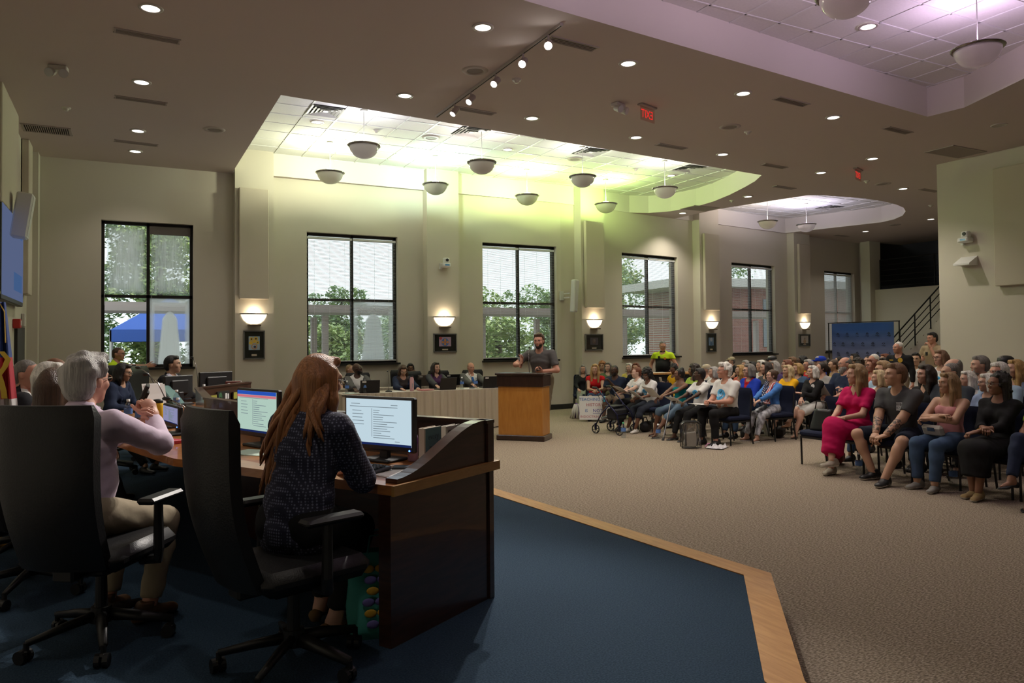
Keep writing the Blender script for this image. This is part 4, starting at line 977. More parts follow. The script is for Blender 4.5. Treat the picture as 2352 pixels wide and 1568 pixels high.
def person(name, label, loc, face, spec, group=None):
    """spec keys: seat (hip height when seated) or None for standing; female, scale, lean, twist, look(yaw,pitch,roll), hands (L,R targets), feet (L,R), hand_pose, clothes..."""
    g = spec.get; fem = g('female', False); S = g('scale', .93 if fem else 1.); det = g('det', 'mid'); wide = g('wide', 1.)
    hb, hh, hq, hc = {'hi': (.0155, .0062, .0052, .0145), 'mid': (.0235, .0084, .0080, .021), 'lo': (.034, .0130, .0125, .031)}[det]
    root = thing(name, label, 'person', loc, face-PI/2, group)     # local +y = facing
    seated = g('seat') is not None
    H = V3(*g('hip_xy', (0, 0)), (g('seat') or .90*S)); hipz = H[2]
    lean, side, twist = g('lean', -4 if seated else 0), g('side', 0), g('twist', 0)
    TB = basis(R(twist), R(-lean), R(side))          # rows: trunk x(right), y(front), z(up)
    X_, Y_, Z_ = TB
    hw = (.088 if not fem else .09)*S*(1+.5*(wide-1)); sh = (.185 if not fem else .158)*S*(1+.35*(wide-1))
    spine = H+Z_*.10*S; chest = H+Z_*.32*S; nb = H+Z_*.485*S+Y_*(-.005); 
    if g('hunch'): nb = nb+Y_*g('hunch'); chest = chest+Y_*g('hunch')*.4
    shz = nb-Z_*.055*S
    look = g('look', (0, 0, 0)); HB_ = basis(R(look[0]), R(look[1]), R(look[2] if len(look) > 2 else 0))
    hs = .93*S*(1.02 if not fem else 1.0) if S > .8 else .93*S*1.12
    hc0 = nb+nrm(Z_*.6+V3(0, 0, .4))*.155*S+Y_*.028*S+HB_[1]*.012
    if g('neck_fwd'): hc0 = hc0+Y_*g('neck_fwd')
    shL, shR = shz-X_*sh, shz+X_*sh
    hl, hr = H-X_*hw, H+X_*hw
    ua, fa, th, sn = .285*S, .25*S, .425*S, .415*S
    # targets
    if seated: dh = (V3(-.12, .30, hipz+.10), V3(.12, .30, hipz+.10)); df = (V3(-.11, .46, .085), V3(.11, .46, .085))
    else: dh = (V3(-.27, .05, hipz-.12*S), V3(.27, .05, hipz-.12*S)); df = (V3(-.11, .0, .085), V3(.11, .02, .085))
    hands = g('hands', dh); feet = g('feet', df)
    hands = [np.array(t if t is not None else dh[i], float) for i, t in enumerate(hands)]; feet = [np.array(t if t is not None else df[i], float) for i, t in enumerate(feet)]
    eh = g('elbow', ((-.6, -.5, -.7), (.6, -.5, -.7)))
    eL, wL = ik(shL, hands[0], ua, fa, eh[0]); eR, wR = ik(shR, hands[1], ua, fa, eh[1])
    kh = (-.05, .6, 1.) if seated else (0, 1., .1); kk = g('knee', ((kh[0], kh[1], kh[2]), (-kh[0], kh[1], kh[2])))
    kL, aL = ik(hl, feet[0], th, sn, kk[0]); kR, aR = ik(hr, feet[1], th, sn, kk[1])
    pts = np.array([H, chest, nb, hc0, shL, shR, eL, eR, wL, wR, kL, kR, aL, aR]); lo, hi = pts.min(0)-.26, pts.max(0)+.26
    m_ = wide; belly = g('belly', 0)
    def trunk(F, add, top=True, k=.05):
        sx = (1, .66, 1)
        F.cone(H-Z_*.02, spine, (.135+.0*m_)*S*m_+add, .125*S*m_+add, k, TB, (1.1 if fem else 1.0, .74, 1))
        F.cone(spine, chest, (.118 if not fem else .108)*S*m_+add, (.145 if not fem else .122)*S*m_+add, k, TB, (1, .72, 1))
        F.cone(chest, chest+Z_*.09*S, (.145 if not fem else .122)*S*m_+add, .11*S+add, k, TB, (1.05, .68, 1))
        if belly: F.ell(spine+Z_*.06*S+Y_*.06*S, ((.13+belly*.35)*S, (.10+belly)*S, .14*S), .05, TB)
        if fem and g('bust', 1):
            for e in (-1, 1): F.ell(chest+Z_*.0+X_*e*.062*S+Y_*.072*S*m_, (.060*S+add, .055*S+add, .062*S+add), .035, TB)
        F.cone(shL+X_*.015, shR-X_*.015, .052*S+add, .052*S+add, k*.8)
        F.cone(shz+Z_*.0, nb+Z_*.02, .075*S+add*.6, .058*S+add*.4, k)
    def arm(F, s_, e_, w_, add, frac=2., k=.025, endcut=True):
        r0, r1, r2 = (.054, .042, .029) if not fem else (.046, .036, .025)
        am = g('armw', 1.)*S
        if frac <= 1: 
            p = s_+(e_-s_)*frac; F.cone(s_, p, r0*am+add, (r0+(r1-r0)*frac)*am+add*1.3, k, cut=(p, nrm(e_-s_)) if endcut else None)
        else:
            F.cone(s_, e_, r0*am+add, r1*am+add, k); t = frac-1; p = e_+(w_-e_)*t
            F.cone(e_, p, r1*am*1.02+add, (r1+(r2-r1)*t)*am+add, k, cut=(p, nrm(w_-e_)) if t < 1.01 and endcut else None)
    def leg(F, h_, k_, a_, add, frac=2., k=.03):
        r0, r1, r2 = (.088, .056, .038) if not fem else (.090, .055, .036); lm = g('legw', 1.)*S; calf = k_+(a_-k_)*.3
        if frac <= 1: p = h_+(k_-h_)*frac; F.cone(h_, p, r0*lm+add, (r0+(r1-r0)*frac)*lm+add*1.4, k, cut=(p, nrm(k_-h_)))
        else:
            F.cone(h_, k_, r0*lm+add, r1*lm+add, k); t = frac-1; p = k_+(a_-k_)*t; cut = (p, nrm(a_-k_)) if t < 1 or add else None
            F.cone(k_, p, (r1+.001)*lm+add, (r1+(r2-r1)*t)*lm+add*1.15, k, cut=cut); 
            if t > .4: F.ell(calf-nrm(np.cross(np.cross(a_-k_, h_-k_), a_-k_))*.012*0, (.052*lm+add, .056*lm+add, .09*lm), .03)
    sk = g('skin', 'fair')
    # ---- body (one continuous skin; head and hands are meshed finer)
    F = Field(lo, hi, hb); trunk(F, -.008); F.cone(nb-Z_*.02, hc0-HB_[2]*.06-HB_[1]*.03, .054*S, .050*S, .03)
    arm(F, shL, eL, wL, 0, 2.); arm(F, shR, eR, wR, 0, 2.)
    leg(F, hl, kL, aL, 0); leg(F, hr, kR, aR, 0)
    if g('shoe', 'sneaker') in ('sandal', 'heel'):
        for i, a_ in enumerate((aL, aR)):
            fd_ = g('foot_dir', (None, None))[i]; y_ = nrm(np.array(fd_, float) if fd_ is not None else V3((-1 if i == 0 else 1)*.18, 1, 0)); F.cone(a_-V3(0, 0, .035)-y_*.03, a_+y_*.13*S-V3(0, 0, .058), .033*S, .020*S, .03)
    parts = [(*F.mesh(), 0)]
    for v, f, mi in head_parts(fem, hh): parts.append((xf(v*hs, HB_, hc0), f, mi))
    hp = g('hand_pose', 'relaxed'); hp = hp if isinstance(hp, (tuple, list)) else (hp, hp)
    hd = g('hand_dir', (None, None)); pn = g('palm', (None, None))
    for i, (e_, w_) in enumerate(((eL, wL), (eR, wR))):
        y = nrm(hd[i]) if hd[i] is not None else nrm(w_-e_); z = -np.array(pn[i], float) if pn[i] is not None else (V3(0, 0, 1) if seated else V3(-1 if i == 0 else 1, 0, .0)); z = nrm(z-y*(z@y)); x = np.cross(y, z)
        v, f = hand_parts(hp[i], hq); v = v*(S*(.92 if fem else 1.)); 
        if i == 1: v = v*V3(-1, 1, 1); f = f[:, ::-1]
        parts.append((xf(v, np.array([x, y, z]), w_), f, 0))
    hair_n = g('hairc', 'brown')
    me = np_mesh('body', parts, [skin(sk), lipmat(sk), EYEW, EYED, browmat(g('browc', hair_n))])
    body = link('body', me, root)
    # ---- hair, beard
    st = g('hair', 'short')
    if st != 'bald':
        hpz = hair_parts(st, {'hi': .0078, 'mid': .0115, 'lo': .0170}[det], g('hseed', 0))
        if hpz is not None and len(hpz[0]): link('hair', np_mesh('hair', [(xf(hpz[0]*hs, HB_, hc0), hpz[1], 0)], [hm(hair_n)]), root)
    if g('beard'):
        bp = beard_parts(g('beard'), hh); link('beard', np_mesh('beard', [(xf(bp[0]*hs, HB_, hc0), bp[1], 0)], [hm(g('beardc', hair_n))]), root)
    HM = Matrix(((HB_[0][0]*hs, HB_[1][0]*hs, HB_[2][0]*hs, hc0[0]), (HB_[0][1]*hs, HB_[1][1]*hs, HB_[2][1]*hs, hc0[1]), (HB_[0][2]*hs, HB_[1][2]*hs, HB_[2][2]*hs, hc0[2]), (0, 0, 0, 1)))
    if g('glasses'):
        b = MB()
        for e in (-1, 1):
            b.tube([(e*.032+.022*math.cos(a), .113, .012+.017*math.sin(a)) for a in [k*2*PI/12 for k in range(12)]], .0022, 5, closed=True)
            b.tube([(e*.054, .112, .016), (e*.084, .05, .018), (e*.084, -.01, .012)], .002, 5)
        b.tube([(-.010, .113, .016), (.010, .113, .016)], .002, 5); b.build('glasses', g('glasses'), root, M=HM)
    if g('cap'):
        col = g('cap'); b = MB(); b.lathe([(.105, .045), (.107, .07), (.098, .11), (.07, .137), (.03, .148), (.0005, .15)], 20, T(0, -.018, .0) @ Matrix.Diagonal((.86, 1.06, 1, 1)))
        if g('brim', True): b.tube([(-.07, .075, .052), (0, .135, .050), (.07, .075, .052)], [.012, .03, .012], 8, flat=.3); b.box((0, .11, .052), (.12, .09, .008), b=.003)
        b.build('cap', col, root, True, HM)
    # ---- clothing
    FLD = {}
    def wear(nm, fn, m, h=None):
        G = Field(lo-.05, hi+.05, h or hc); fn(G); G.wrinkle(g('wr', .0016), len(label)+len(nm)); v, f = G.mesh(); FLD[nm] = G
        if len(v): return link(nm, np_mesh(nm, [(v, f, 0)], m if isinstance(m, list) else [m]), root)
    neckc = nb+Z_*.03+Y_*.02
    def collar(G, r, yf=.05, deep=0.): 
        c = neckc+Y_*yf
        def fn(X, Y, Z):
            dx, dy, dz = X-c[0], Y-c[1], Z-c[2]; a = dx*X_[0]+dy*X_[1]+dz*X_[2]; b_ = dx*Y_[0]+dy*Y_[1]+dz*Y_[2]; u = dx*Z_[0]+dy*Z_[1]+dz*Z_[2]
            d = r-np.sqrt((a)**2+(b_*.8)**2+(u*.9)**2)
            if deep: d = np.maximum(d, np.minimum(np.minimum((u+deep)*.45-np.abs(a)*1.0, b_+.06), .05-u*.0))
            return d
        G.carve(fn)
    hemz = g('hem', .05)
    def shirt_fn(add, sleeve, neck, deep=0., hem=None, gap=0.):
        def fn(G):
            trunk(G, add)
            if sleeve: arm(G, shL, eL, wL, add+.006, sleeve); arm(G, shR, eR, wR, add+.006, sleeve)
            if neck: collar(G, neck, .045, deep)
            p = H-Z_*(hem if hem is not None else hemz); G.cutplane(p, -Z_)
        return fn
    if g('tank'):
        def fn(G):
            trunk(G, .006, k=.04); top = chest+Z_*.065*S; G.cutplane(top, Z_); G.cutplane(H-Z_*.03, -Z_)
        wear('tank_top', fn, g('tank'))
        b = MB()
        for e in (-1, 1): b.tube([tuple(chest+Z_*.055*S+X_*e*.085*S+Y_*.078*S), tuple(shz+Z_*.048*S+X_*e*.085*S+Y_*.03), tuple(shz+Z_*.052*S+X_*e*.08*S-Y_*.03), tuple(chest+Z_*.06*S+X_*e*.08*S-Y_*.095*S)], .006, 6)
        b.build('strap', g('tank'), root)
    if g('shirt'): wear('shirt', shirt_fn(.008, g('sleeve', .62), g('neck', .062 if g('jacket') else .072), g('vneck', 0.)), g('shirt'))
    if g('jacket'):
        wear('jacket', shirt_fn(.020, g('jsleeve', 1.95), .082, g('jv', .30), g('jhem', .09)), g('jacket'))
    if g('tie'):
        b = MB(); G = FLD.get('shirt')
        def onf(p): return p+Y_*surf_t(G, p, Y_)
        p0, p1, mid = onf(nb-Z_*.055), onf(spine+Z_*.05), onf(chest+Z_*.02); B3 = [p0, mid, p1]
        for a_, b_, w0, w1 in ((B3[0], B3[1], .016, .028), (B3[1], B3[2], .028, .036)):
            b.add([tuple(a_-X_*w0), tuple(a_+X_*w0), tuple(b_+X_*w1), tuple(b_-X_*w1), tuple(a_-X_*w0+Y_*.008), tuple(a_+X_*w0+Y_*.008), tuple(b_+X_*w1+Y_*.008), tuple(b_-X_*w1+Y_*.008)], [(4, 5, 6, 7), (0, 3, 2, 1), (0, 1, 5, 4), (1, 2, 6, 5), (2, 3, 7, 6), (3, 0, 4, 7)])
        b.build('tie', g('tie'), root)
    if g('pants'):
        def fn(G):
            G.cone(H-Z_*.03, H+Z_*.07*S, .137*S*m_+.004, .126*S*m_+.004, .04, TB, (1.1 if fem else 1.0, .76, 1), cut=(H+Z_*.10*S, Z_))
            leg(G, hl, kL, aL, g('pfit', .012), g('plen', 1.93)); leg(G, hr, kR, aR, g('pfit', .012), g('plen', 1.93))
        wear(g('pname', 'trousers'), fn, g('pants'))
    if g('skirt'):
        sl = g('slen', 1.55)
        def fn(G):
            G.cone(H-Z_*.03, H+Z_*.11*S, .140*S*m_+.008, .118*S*m_+.006, .04, TB, (1.1, .78, 1), cut=(H+Z_*.14*S, Z_))
            leg(G, hl, kL, aL, .03, min(sl, 1.0) if sl <= 1 else sl, .06); leg(G, hr, kR, aR, .03, min(sl, 1.0) if sl <= 1 else sl, .06)
            km = (kL+kR)/2; G.cone(H, km, .13*S, .10*S, .06)
            if sl > 1: t = sl-1; am_ = (aL+aR)/2; e_ = km+(am_-km)*t; G.cone(km, e_, .10*S, .12*S, .06, cut=(e_, nrm(am_-km)))
        wear('skirt', fn, g('skirt'))
    # ---- shoes
    sk_ = g('shoe', 'sneaker')
    if sk_:
        sm, so = g('shoem', (BLACKM, BLACKM)); fd = g('foot_dir', (None, None))
        for i, (k_, a_) in enumerate(((kL, aL), (kR, aR))):
            v, f, mi = shoe_mesh(sk_, {'hi': .0085, 'mid': .012, 'lo': .016}[det]); y = np.array(fd[i], float) if fd[i] is not None else V3((-1 if i == 0 else 1)*.18, 1, 0); y = nrm(y); x = nrm(np.cross(y, V3(0, 0, 1))); z = np.cross(x, y)
            link('shoe', np_mesh('shoe', [(xf(v*S*(.93 if fem else 1.), np.array([x, y, z]), a_-V3(0, 0, 0)-z*.082), f, mi)], [sm, so]), root)
    root['_j'] = 1
    J = dict(H=H, chest=chest, nb=nb, head=hc0, HB=HB_, TB=TB, hs=hs, wL=wL, wR=wR, eL=eL, eR=eR, kL=kL, kR=kR, aL=aL, aR=aR, shL=shL, shR=shR, HM=HM, S=S, spine=spine, FLD=FLD)
    del root['_j']
    return root, J
def surf_t(G, p, d, far=.34):
    ts = np.arange(far, -.02, -.004); P = np.asarray(p)[None]+ts[:, None]*np.asarray(d)[None]; v = G.sample(P); i = np.argmax(v < 0); return float(ts[i])+.002 if (v < 0).any() else .1
def decal(r, J, name, verts, faces, m, field='shirt', off=.004, dz=0., dx=0.):
    """print a flat figure (x right, z up, metres) onto the front of a garment: each point is dropped on the cloth"""
    G = J['FLD'][field]; X_, Y_, Z_ = J['TB']; o = J['chest']; out = []
    for x, z in verts:
        p = o+X_*(x+dx)+Z_*(z+dz); out.append(tuple(p+Y_*(surf_t(G, p, Y_)+off)))
    b = MB(); b.add(out, faces); return b.build(name, m, r, True)
def disc_grid(rx, rz, n=5, k=24):
    vs = [(0, 0)]; fs = []
    for i in range(1, n+1): vs += [(rx*i/n*math.cos(2*PI*j/k), rz*i/n*math.sin(2*PI*j/k)) for j in range(k)]
    for j in range(k):
        fs.append((0, 1+(j+1) % k, 1+j))
        for i in range(n-1): a, b = 1+i*k, 1+(i+1)*k; fs.append((a+j, a+(j+1) % k, b+(j+1) % k, b+j))
    return vs, fs
def text_decal(r, J, name, body, size, m, **kw):
    cu = bpy.data.curves.new(name, 'FONT'); cu.body = body; cu.size = size; cu.align_x = 'CENTER'; cu.align_y = 'CENTER'; cu.resolution_u = 2
    tmp = bpy.data.objects.new(name, cu); COL.objects.link(tmp); me = bpy.data.meshes.new_from_object(tmp); bpy.data.objects.remove(tmp); bpy.data.curves.remove(cu)
    vs = [(-v.co.x, v.co.y) for v in me.vertices]; fs = [tuple(p.vertices) for p in me.polygons]; bpy.data.meshes.remove(me)
    return decal(r, J, name, vs, fs, m, **kw)
def w2l(root_loc, face, p):
    """room point -> person-local"""
    d = np.array(p, float)-np.array(root_loc, float); a = face-PI/2; c, s_ = math.cos(-a), math.sin(-a); return V3(c*d[0]-s_*d[1], s_*d[0]+c*d[1], d[2])
# ================================================================== DAIS DESK
DARKW = wood('dark_mahogany', (.030, .012, .008), (.055, .022, .013), .30, (1.2, 1.2, 9), .4)
TOPW = wood('cherry_worktop', (.30, .105, .025), (.42, .17, .045), .28, (2, 2, 9), .4)
EDGEW = wood('oak_edge', (.34, .17, .045), (.44, .24, .07), .35, (2, 2, 9), .2)
GP = [np.array(p) for p in ((1.81, 3.73), (1.02, 5.1), (.62, 6.6), (.68, 8.2), (1.29, 9.1))]
def off_poly(P, d):
    out = []
    for i, p in enumerate(P):
        ns = []
        if i > 0: v = P[i]-P[i-1]; ns.append(np.array([-v[1], v[0]])/np.linalg.norm(v))
        if i < len(P)-1: v = P[i+1]-P[i]; ns.append(np.array([-v[1], v[0]])/np.linalg.norm(v))
        b = sum(ns); b = b/np.linalg.norm(b); out.append(p+b*d/np.dot(b, ns[0]))
    return out
DZ, TZ, GZ = .2, .945, 1.157
desk = thing('dais_desk', 'long curved dark wood dais desk with raised front gallery', 'desk', (0, 0, DZ), 0)
def ribbon(d0, d1, z0, z1, i): 
    a, b = off_poly(GP, d0), off_poly(GP, d1); return [tuple(a[i]), tuple(a[i+1]), tuple(b[i+1]), tuple(b[i])]
for i in range(len(GP)-1):
    MB().prism(ribbon(-.035, .83, 0, 0, i), TZ-.045-DZ, TZ-DZ).build('worktop', TOPW, desk)
    MB().prism(ribbon(-.045, -.033, 0, 0, i), TZ-.047-DZ, TZ-DZ+.001).build('worktop_edge', EDGEW, desk)
    MB().prism(ribbon(.0, .04, 0, 0, i), 0, TZ-.046-DZ).build('modesty_panel', DARKW, desk)
    MB().prism(ribbon(-.005, .05, 0, 0, i), TZ-DZ, GZ-DZ).build('gallery', DARKW, desk)
    MB().prism(ribbon(-.012, .06, 0, 0, i), GZ-DZ, GZ-DZ+.018).build('gallery_cap', DARKW, desk)
def end_panel(p, q, out):
    """p audience corner, q member corner (xy); out = unit vector along the desk pointing off its end"""
    d = (np.array(q)-np.array(p)); L = np.linalg.norm(d); d = d/L; th = .075
    Mx = Matrix(((d[0], out[0], 0, p[0]), (d[1], out[1], 0, p[1]), (0, 0, 1, 0), (0, 0, 0, 1)))     # local x along depth, y outwards, z up
    swap = Mx @ Matrix(((1, 0, 0, 0), (0, 0, 1, 0), (0, 1, 0, 0), (0, 0, 0, 1)))                    # prism xy -> depth,z ; prism z -> outwards
    MB().prism([(0, 0), (L, 0), (L, TZ-.046-DZ), (0, TZ-.046-DZ)], -th-.012, -.012, swap).build('end_panel', DARKW, desk)
    pr = [(0, TZ-DZ), (L-.05, TZ-DZ), (L-.05, TZ+.022-DZ), (L-.10, TZ+.026-DZ)]
    for k in range(1, 12):
        t = k/12; s_ = t*t*(3-2*t); pr.append((L-.10-(L-.22)*t, TZ+.026-DZ+(GZ+.018-TZ-.026)*(.35*t+.65*s_)))
    pr += [(.10, GZ+.018-DZ), (0, GZ+.018-DZ)]
    MB().prism(pr, -th-.012, -.014, swap).build('end_gallery', DARKW, desk)
    MB().prism([(-.045, TZ-.047-DZ), (L+.005, TZ-.047-DZ), (L+.005, TZ-DZ+.001), (-.045, TZ-DZ+.001)], -.002, .014, swap).build('end_edge', EDGEW, desk)
mem = off_poly(GP, .83); u0 = (GP[0]-GP[1])/np.linalg.norm(GP[0]-GP[1]); u1 = (GP[-1]-GP[-2])/np.linalg.norm(GP[-1]-GP[-2])
end_panel(GP[0], mem[0], u0); end_panel(GP[-1], mem[-1], u1)
# name plates, on the front of the far wing
wd = (GP[4]-GP[3])/np.linalg.norm(GP[4]-GP[3]); wn = np.array([wd[1], -wd[0]])
NP_ = mat('brass_nameplate', (.36, .34, .06), .4); LET = mat('nameplate_ink', (.03, .03, .02), .5)
for s_, w_, lab, m_ in ((.20, .13, 'pale gold name plate on the far desk wing, next to a green decal', NP_), (.70, .14, 'gold name plate near the end of the far desk wing', NP_)):
    p = GP[3]+wd*s_+wn*.012; t = thing('name_plate', lab, 'name plate', (p[0], p[1], TZ+.03), math.atan2(wd[1], wd[0]))
    MB().box((0, -.006, .07), (w_+.02, .012, .085)).build('plate_holder', DARKW, t); MB().box((0, -.014, .07), (w_, .004, .07)).build('plate', m_, t)
    if s_ < .5:
        b = MB()
        for k in range(7): b.box((-.042+k*.014, -.017, .068), (.009, .002, .022))
        b.build('lettering', LET, t)
p = GP[3]+wd*.42+wn*.012; t = thing('desk_decal', 'black sign with green sprig and white marks on desk wing', 'sign', (p[0], p[1], TZ+.02), math.atan2(wd[1], wd[0]))
MB().box((0, -.005, .08), (.26, .01, .13)).build('decal_board', BLACKM, t)
b = MB()
for k in range(9): a = R(20+k*18); b.box((-.07+.03*math.cos(a), -.012, .075+.035*math.sin(a)), (.012, .002, .045), None)
b.build('decal_sprig', mat('sprig_green', (.05, .16, .07), .6), t); MB().box((.05, -.012, .09), (.035, .002, .06)).box((.095, -.012, .085), (.03, .002, .055)).box((-.07, -.012, .04), (.05, .002, .02)).build('decal_marks', WHITEP, t)
# ================================================================== HIGH-BACK CHAIRS
LEATH = mat('black_leather', (.007, .007, .0075), .45, bump=.15, bscale=120, spec=.3)
BASEM = mat('black_nylon', (.009, .009, .0095), .42, spec=.35)
def shell(w0, w1, z0, z1, thick, bend, nx=8, nz=14, yoff=0., rec=0.):
    """padded chair back: outer and inner faces bowed, rounded at the top"""
    b = MB(); vs = []; fs = []
    def P(i, j, s):
        u = -1+2*i/nx; v = j/nz; z = z0+(z1-z0)*v; w = (w0+(w1-w0)*v)/2
        if v > .93: w *= 1-.10*((v-.93)/.07)**2
        e = 1-abs(u)**4*.45; y = yoff-bend*(1-u*u)*.6-.035*math.sin(v*PI*1.25)+rec*(v-.0)*-1
        tk = thick/2*e*(1 if v < .93 else math.sqrt(max(.05, 1-((v-.93)/.075)**2)))
        return (u*w, y+s*tk, z)
    for s in (-1, 1):
        for j in range(nz+1):
            for i in range(nx+1): vs.append(P(i, j, s))
    n = (nx+1)*(nz+1); I = lambda i, j, s: (0 if s < 0 else n)+j*(nx+1)+i
    for j in range(nz):
        for i in range(nx): fs.append((I(i, j, -1), I(i+1, j, -1), I(i+1, j+1, -1), I(i, j+1, -1))); fs.append((I(i, j+1, 1), I(i+1, j+1, 1), I(i+1, j, 1), I(i, j, 1)))
        fs.append((I(0, j+1, -1), I(0, j+1, 1), I(0, j, 1), I(0, j, -1))); fs.append((I(nx, j, -1), I(nx, j, 1), I(nx, j+1, 1), I(nx, j+1, -1)))
    for i in range(nx): fs.append((I(i, nz, -1), I(i+1, nz, -1), I(i+1, nz, 1), I(i, nz, 1))); fs.append((I(i, 0, 1), I(i+1, 0, 1), I(i+1, 0, -1), I(i, 0, -1)))
    return b.add(vs, fs)
def exec_chair(rec=.16, top=1.15):
    t = thing('office_chair', 'x', 'chair', (0, 0, 0), 0)
    shell(.40, .47, .42, top, .085, .05, yoff=-.235, rec=rec).build('backrest', LEATH, t, 'auto')
    MB().box((0, 0, .445), (.50, .50, .10), b=.04).build('seat', LEATH, t, 'auto')
    MB().box((0, -.21, .41), (.10, .12, .10), b=.01).box((0, -.02, .375), (.24, .26, .05), b=.015).build('tilt_mechanism', BASEM, t)
    for s in (-1, 1):
        a = MB().box((s*.285, .02, .685), (.085, .27, .03), b=.012).build('armrest', BASEM, t)
        MB().tube([(s*.20, -.0, .39), (s*.285, -.0, .40), (s*.29, -.005, .45), (s*.285, 0, .67)], [.022, .026, .024, .02], 8).build('arm_support', BASEM, a)
    MB().cyl((0, 0, .12), (0, 0, .37), .030, .024, 14).cyl((0, 0, .10), (0, 0, .17), .05, .045, 14).build('gas_column', BASEM, t)
    arm = MB().tube([(0, 0, .135), (.15, 0, .115), (.31, 0, .085)], [.034, .028, .02], 8, flat=.7).mesh('base_leg', BASEM, True)
    cas = MB().cyl((0, 0, .055), (0, 0, .09), .012, n=8).cyl((-.014, -.028, .030), (-.014, -.006, .030), .030, n=14).cyl((-.014, .006, .030), (-.014, .028, .030), .030, n=14).box((-.008, 0, .05), (.045, .03, .02), b=.008).mesh('caster', BASEM)
    for k in range(5):
        o = link('base_leg', arm, t); o.rotation_euler = (0, 0, R(72*k+18)); c = link('caster', cas, o); c.location = (.31, 0, 0); c.rotation_euler = (0, 0, R(40*k))
    return t
ch0 = exec_chair(); used0 = [False]
def place_chair(x, y, fa, label, z=DZ, group='high-backed chairs on the dais'):
    if not used0[0]: used0[0] = True; o = ch0; o.location = (x, y, z); o.rotation_euler = (0, 0, fa-PI/2); o['label'] = label; o['group'] = group; return o
    return dup(ch0, (x, y, z), fa-PI/2, label, group)
place_chair(.65, 3.34, R(17), 'black high-backed swivel chair holding the red-haired woman')
place_chair(-.10, 4.07, R(57), 'black high-backed swivel chair holding the grey-haired man in lilac shirt')
place_chair(-.47, 5.10, R(35), 'black high-backed chair under the woman with long brown hair')
place_chair(-.58, 5.95, R(20), 'black high-backed chair under the white-haired member')
place_chair(-.72, 6.75, R(2), 'black high-backed chair of the bald man in the dark suit')
place_chair(-.62, 7.55, R(-3), 'black high-backed chair beyond the bald man')
place_chair(-.16, 9.30, R(-30), 'black high-backed chair of the black-haired woman in glasses')
place_chair(.10, 10.85, R(-62), 'empty black high-backed chair between the black-haired woman and the suited man')
place_chair(.42, 10.25, R(-34), 'black high-backed chair under the dark-haired man in suit')
# ================================================================== DESK ITEMS
def screen_mat(name, cols):
    return emis(name, cols, 1.0)
SC_W = emis('page_white', (.52, .66, .74), 1.0); SC_G = emis('page_mint', (.42, .58, .50), 1.0); SC_BL = emis('bar_blue', (.02, .08, .45), 1.); SC_PK = emis('bar_pink', (.60, .16, .20), 1.); SC_TX = emis('page_text', (.22, .28, .32), .8); SC_NV = emis('taskbar', (.01, .02, .09), 1.)
def monitor(x, y, fa, label, w=.50, h=.30, page=None, bar=True, z=TZ, live=True, tilt=0.):
    """fa: direction the screen faces"""
    t = thing('monitor', label, 'monitor', (x, y, z), fa+PI/2)
    MB().box((0, .035, .008), (.22, .17, .016), b=.005).build('monitor_foot', BLACKM, t); MB().box((0, .05, .07), (.07, .03, .13), b=.008).build('monitor_neck', BLACKM, t)
    Mx = T(0, 0, .06+h/2) @ RX(-tilt)
    MB().box((0, .01, 0), (w, .035, h), Mx, b=.008).box((0, .035, 0), (w*.6, .03, h*.6), Mx, b=.01).build('monitor_case', BLACKM, t)
    if live:
        MB().box((0, -.0085, .008), (w-.035, .002, h-.045), Mx).build('display', page, t)
        b = MB()
        W_, H_ = w-.035, h-.045
        def ln(x0, x1, zf): b.box(((x0+x1)/2*W_, -.0101, .008+zf*H_), ((x1-x0)*W_, .0008, .0035), Mx)
        r = random.Random(3)
        for k in range(5): ln(-.40, -.40+r.uniform(.12, .22), .24-.075*k)
        for k in range(13): ln(-.07, -.07+r.uniform(.08, .36), .26-.05*k)
        ln(-.44, .30, .33); ln(.20, .30, .38); ln(-.42, -.28, .39); ln(.26, .33, -.40)
        b.box((-.09*W_, -.0101, .02*H_), (.003, .0008, .62*H_), Mx); b.build('page_lines', SC_TX, t)
        b = MB(); b.box((0, -.0101, .008-.475*H_), (W_, .0008, .05*H_), Mx); b.build('task_bar', SC_NV, t)
        if bar: MB().box((0, -.0102, .008+.455*H_), (W_, .0008, .09*H_), Mx).build('title_bar', SC_BL, t); MB().box((0, -.0103, .008+.375*H_), (W_, .0008, .06*H_), Mx).build('alert_bar', SC_PK, t)
        MB().cyl((w*.44, -.0085, -h/2+.013), (w*.44, -.0115, -h/2+.013), .005, n=10, M=Mx).build('power_lamp', emis('blue_led', (.1, .25, 1), 4.), t)
    return t
n0 = np.array([-.865, -.5]); fa0 = math.atan2(n0[1], n0[0])
monitor(1.26, 4.06, fa0, 'black monitor with a white web page before the red-haired woman', .52, .30, SC_W, False)
monitor(.76, 5.06, math.atan2(-.35, -.93), 'black monitor with blue and pink bars over a mint page', .52, .31, SC_G, True)
monitor(.30, 6.05, R(190), 'dim monitor showing a lilac page beyond the second chair', .46, .16, emis('page_lilac', (.25, .25, .42), 1.), False)
monitor(.12, 7.55, R(178), 'black monitor tilted back before the bald man', .44, .26, SC_G, False, live=False, tilt=R(25))
monitor(.52, 9.22, R(130), 'black monitor before the empty chair, seen from behind', .40, .26, SC_G, False, live=False)
monitor(.95, 9.55, R(118), 'black monitor at the far end of the desk, seen from behind', .44, .28, SC_G, False, live=False)
